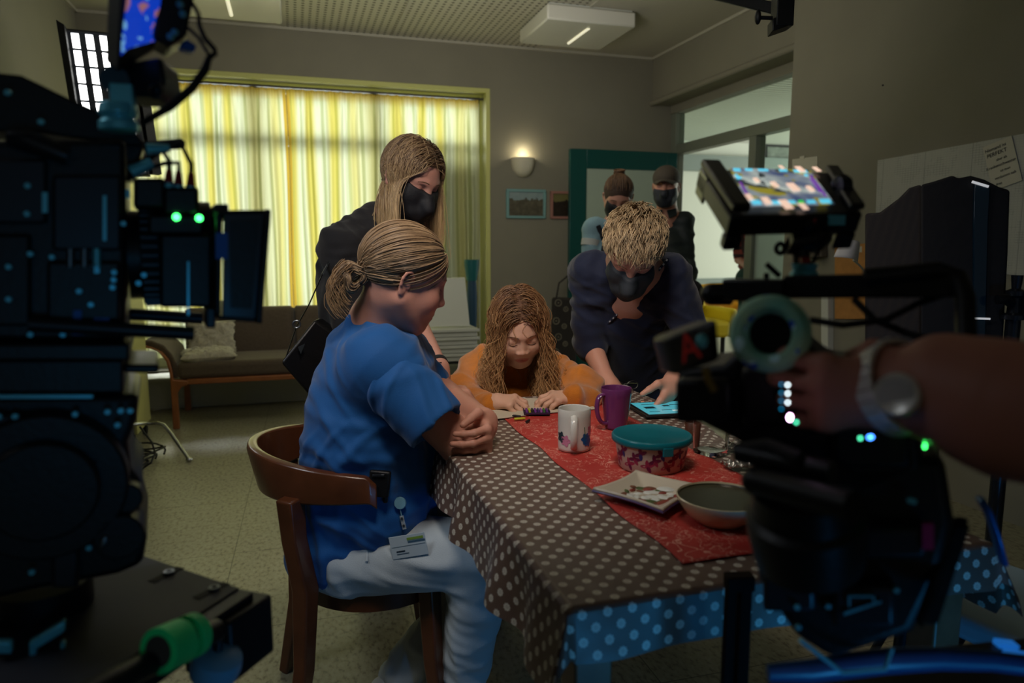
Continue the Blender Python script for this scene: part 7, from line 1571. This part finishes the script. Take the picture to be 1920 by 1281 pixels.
hm = hairmat('dark_brown_hair', srgb(80, 56, 40), None); cap(L, HB, 1.0, mat('hair_under_dark', srgb(58, 42, 32), .8), t, grow=.003)
d, rs = scalp_dirs(700, 61); n = len(d); K = 10; kd = nrm([0, -.75, .66]); pts = []
for k in range(K):
    u = k/(K-1)*.95; om = np.arccos(np.clip(d @ kd, -1, 1)); so = np.maximum(1e-4, np.sin(om)); dd = (np.sin((1-u)*om)/so)[:, None]*d+(np.sin(u*om)/so)[:, None]*kd; pts.append(SCC+dd*SCR*(1.02+.05*rs.rand(n)*math.sin(PI*u))[:, None])
strands('hair', np.asarray(P(1159, 372, dt-.06))+np.stack(pts, 1) @ HB.T, .0022, .0016, hm, haircols(n, K, rs, (48, 34, 26), (120, 88, 60), 0), t)
n = 200; rs = np.random.RandomState(2); K = 14; A_ = rs.uniform(0, 6.28, n)[:, None]+rs.uniform(2, 5, n)[:, None]*np.linspace(0, 1, K)[None]; r_ = rs.uniform(.01, .03, n)[:, None]; kc = SCC+kd*SCR*1.12
pl_ = np.stack([kc[0]+r_*np.cos(A_)*1.1, kc[1]+r_*np.sin(A_)*.9-.004, kc[2]+rs.uniform(-.02, .02, n)[:, None]+.006*np.sin(A_)], -1); strands('hair_bun', np.asarray(P(1159, 372, dt-.06))+pl_ @ HB.T, .0022, .0014, hm, haircols(n, K, rs, (48, 34, 26), (130, 96, 66), 0), t)
dm = 4.45
jk = mat('dark_green_jacket', srgb(26, 36, 36), .6, bump=.001, bscale=80)
t, body, hp, HB, L, T = stander(P(1252, 800, dm+.03), P(1249, 352, dm-.04), -Fh*.93-Rv*.32-Zv*.08, Zv, (P(1219, 414, dm+.04), P(1282, 416, dm)), (P(1206, 500, dm+.06), P(1288, 506, dm-.02)), (P(1222, 578, dm-.05), P(1282, 590, dm-.06)), 'man in dark cap, black mask and dark jacket standing in the doorway', jk, mat('black_jeans', srgb(20, 20, 24), .85), None, (186, 132, 110), sleeve=1.0)
add_mask(body, hp, L, HB, 1.0, mat('dark_grey_mask', srgb(40, 44, 52), .7), top=-.012)
cpm = mat('brown_cap', srgb(66, 58, 48), .85)
pr = [ellp(L(0, -.008, .058), (.084, .106, .078), HB, .02), ellp(L(0, 0, -.06), (.12, .14, .104), HB, .008, True)]
cp = link('cap', sdf_mesh('cap', pr, .006, [], cpm), t, smooth='all')
b = MB(); b.sheet(lambda u, v: L((u-.5)*2*.070*math.cos((v)*.9), .082+.070*v*(1-.35*(2*u-1)**2)+.012*(1-(2*u-1)**2)-.03*(2*u-1)**2, .052-.012*v-.022*(2*u-1)**2), 14, 8); b.obj('visor', cpm, cp, solid=.004, smooth='all')
b = MB(); 
for q in (-1, 1): b.prism([L(q*.012, .055, -.135), L(q*.065, .02, -.125), L(q*.075, .045, -.165), L(q*.03, .085, -.185)], (0, 0, 0), -HB[:, 1]*.012)
b.obj('jacket_collar', jk, t, bevel=.004)
for k in range(4): q = tpx(T, 1243+k*1.0, 440+24*k, dm-.4); b = MB(); b.ell(q, (.006, .004, .006), n=10); b.obj('jacket_button', rbs, t)
# person beyond the partition glass
pm = mat('red_plaid', srgb(110, 50, 40), .85); X = NX(pm); o = X.xyz(); g = X('MAXIMUM', X('GREATER_THAN', X('FRACT', X('MULTIPLY', o[2], 14)), .6), X('GREATER_THAN', X('FRACT', X('MULTIPLY', o[0], 14)), .6)); X.color(X.mix(g, srgb(126, 56, 44), srgb(50, 30, 30)))
dd_ = 6.6
t, body, hp, HB, L, T = stander(P(1412, 700, dd_), P(1408, 378, dd_-.03), -Fh*.9-Rv*.3, Zv, (P(1388, 425, dd_), P(1440, 425, dd_)), (P(1385, 487, dd_-.02), P(1446, 485, dd_)), (P(1398, 498, dd_-.20), P(1420, 500, dd_-.2)), 'person in red plaid shirt with folded arms behind the partition post', pm, mat('green_trousers', srgb(40, 70, 62), .85), None, (186, 132, 110), sleeve=.42)
cap(L, HB, 1.0, mat('hair_far', srgb(60, 44, 34), .8), t, grow=.006, name='hair')

# ================================================================== camera operator: hand, watch and forearm
def operator():
    q = P(2350, 1000, .45); t = person(np.array([.92, .02, 0]), 'camera operator of whom only a bare forearm, wristwatch and gripping hand show')
    wr, el = P(1712, 736, .60), P(2080, 800, .50); sh = np.array([.80, -.02, 1.36]); ctr = np.array([.92, -.10, 1.38])
    sk = [rcone(wr, P(1770, 730, .58), .030, .038, .012), rcone(P(1770, 730, .58), P(1900, 770, .545), .038, .046, .03), rcone(P(1900, 770, .545), el, .046, .044, .03), rcone(el, sh, .046, .055, .03)]
    sk += hand(wr, -Rv*.96-Zv*.05+Fh*.14, Zv*.96-Rv*.05-Fh*.1, .88, curls=[(.5, 1.3, .9), (.6, 1.35, .9), (.65, 1.35, .9), (.7, 1.4, .9)], thumb=(1.6, .9, .8), spread=.14, flip=-1, tl=.55)
    hp, HB, L = head(ctr+np.array([0, .03, .24]), Fh*.9+Rv*.2-Zv*.2, Zv, 1.0, ctr+np.array([0, 0, .04]), True)
    sk += hp+[rcone(ctr, ctr-Zv*.45, .10, .10, .05), rcone(sh, ctr+(ctr-sh), .06, .06, .04)]
    sh2 = ctr+(ctr-sh); el2 = sh2+np.array([.10, .0, -.27]); wr2 = el2+np.array([-.02, .16, -.18]); sk += [rcone(sh2, el2, .05, .042, .02), rcone(el2, wr2, .04, .028, .02)]+hand(wr2, wr2-el2, Fh, 1.0)
    body = link('body', sdf_mesh('body', sk, .011, [(P(1600, 720, .61), .12, .0034)], skin_m, lambda V: np.repeat(lin(176, 118, 100)[None], len(V), 0)), t, smooth='all')
    bt = mat('black_tshirt', srgb(20, 20, 24), .85); pel = np.array([ctr[0], ctr[1]-.02, .95]); hips = [pel+np.array([q_*.10, 0, 0]) for q_ in (-1, 1)]
    link('shirt', sdf_mesh('shirt', [rcone(ctr-Zv*.12, pel, .15, .14, .06), rcone(sh, sh2, .075, .075, .06), rcone(sh, sh+(el-sh)*.35, .075, .07, .04), rcone(sh2, sh2+(el2-sh2)*.55, .07, .065, .04)], .013, [], bt), t, smooth='all')
    lg = []
    for h in hips: lg += [rcone(h, h-Zv*.45, .09, .065, .04), rcone(h-Zv*.45, h-Zv*.86, .063, .045, .03)]
    link('trousers', sdf_mesh('trousers', lg+[rcone(hips[0], hips[1], .11, .11, .05)], .014, [], bt), t, smooth='all')
    for h in hips: link('shoe', sdf_mesh('shoe', shoe(np.array([h[0], h[1], .09]), Fh), .013, [], rbr), t, smooth='all')
    cap(L, HB, 1.0, mat('operator_hair', srgb(50, 38, 30), .8), t, grow=.006, name='hair')
    # steel watch
    ad = nrm(P(1745, 728, .585)-wr); c_ = P(1680, 726, .60)+ad*.0; st = mat('polished_steel', srgb(226, 224, 216), .3, .35); b = MB(); U1 = nrm(Zv-ad*(ad @ Zv)); V1 = np.cross(ad, U1)
    for k in range(26): a = 2*PI*k/26; rr = .0365; b.box(c_+(U1*math.cos(a)*rr*1.06+V1*math.sin(a)*rr*.98), (.018, .0088, .0045), np.stack([ad, -U1*math.sin(a)+V1*math.cos(a), U1*math.cos(a)+V1*math.sin(a)], 1))
    wt = b.obj('watch_bracelet', st, t, bevel=.0008)
    ww = c_-Fh*.037-Rv*.014; b = MB(); b.lathe(ww+Fh*.004, [(0, 0), (.015, 0), (.0175, .003), (.0175, .008), (.0155, .0105), (.014, .0095), (0, .0095)], axis=nrm(-Fh*.7-Rv*.85+Zv*.2), n=36); cs_ = b.obj('watch_case', st, wt)
    b = MB(); b.lathe(ww+Fh*.004, [(0, .0100), (.0135, .0100), (.0135, .0103), (0, .0103)], axis=nrm(-Fh*.75-Rv*.8), n=32); b.obj('watch_dial', mat('silver_dial', srgb(200, 200, 200), .3, .3), cs_)
operator()
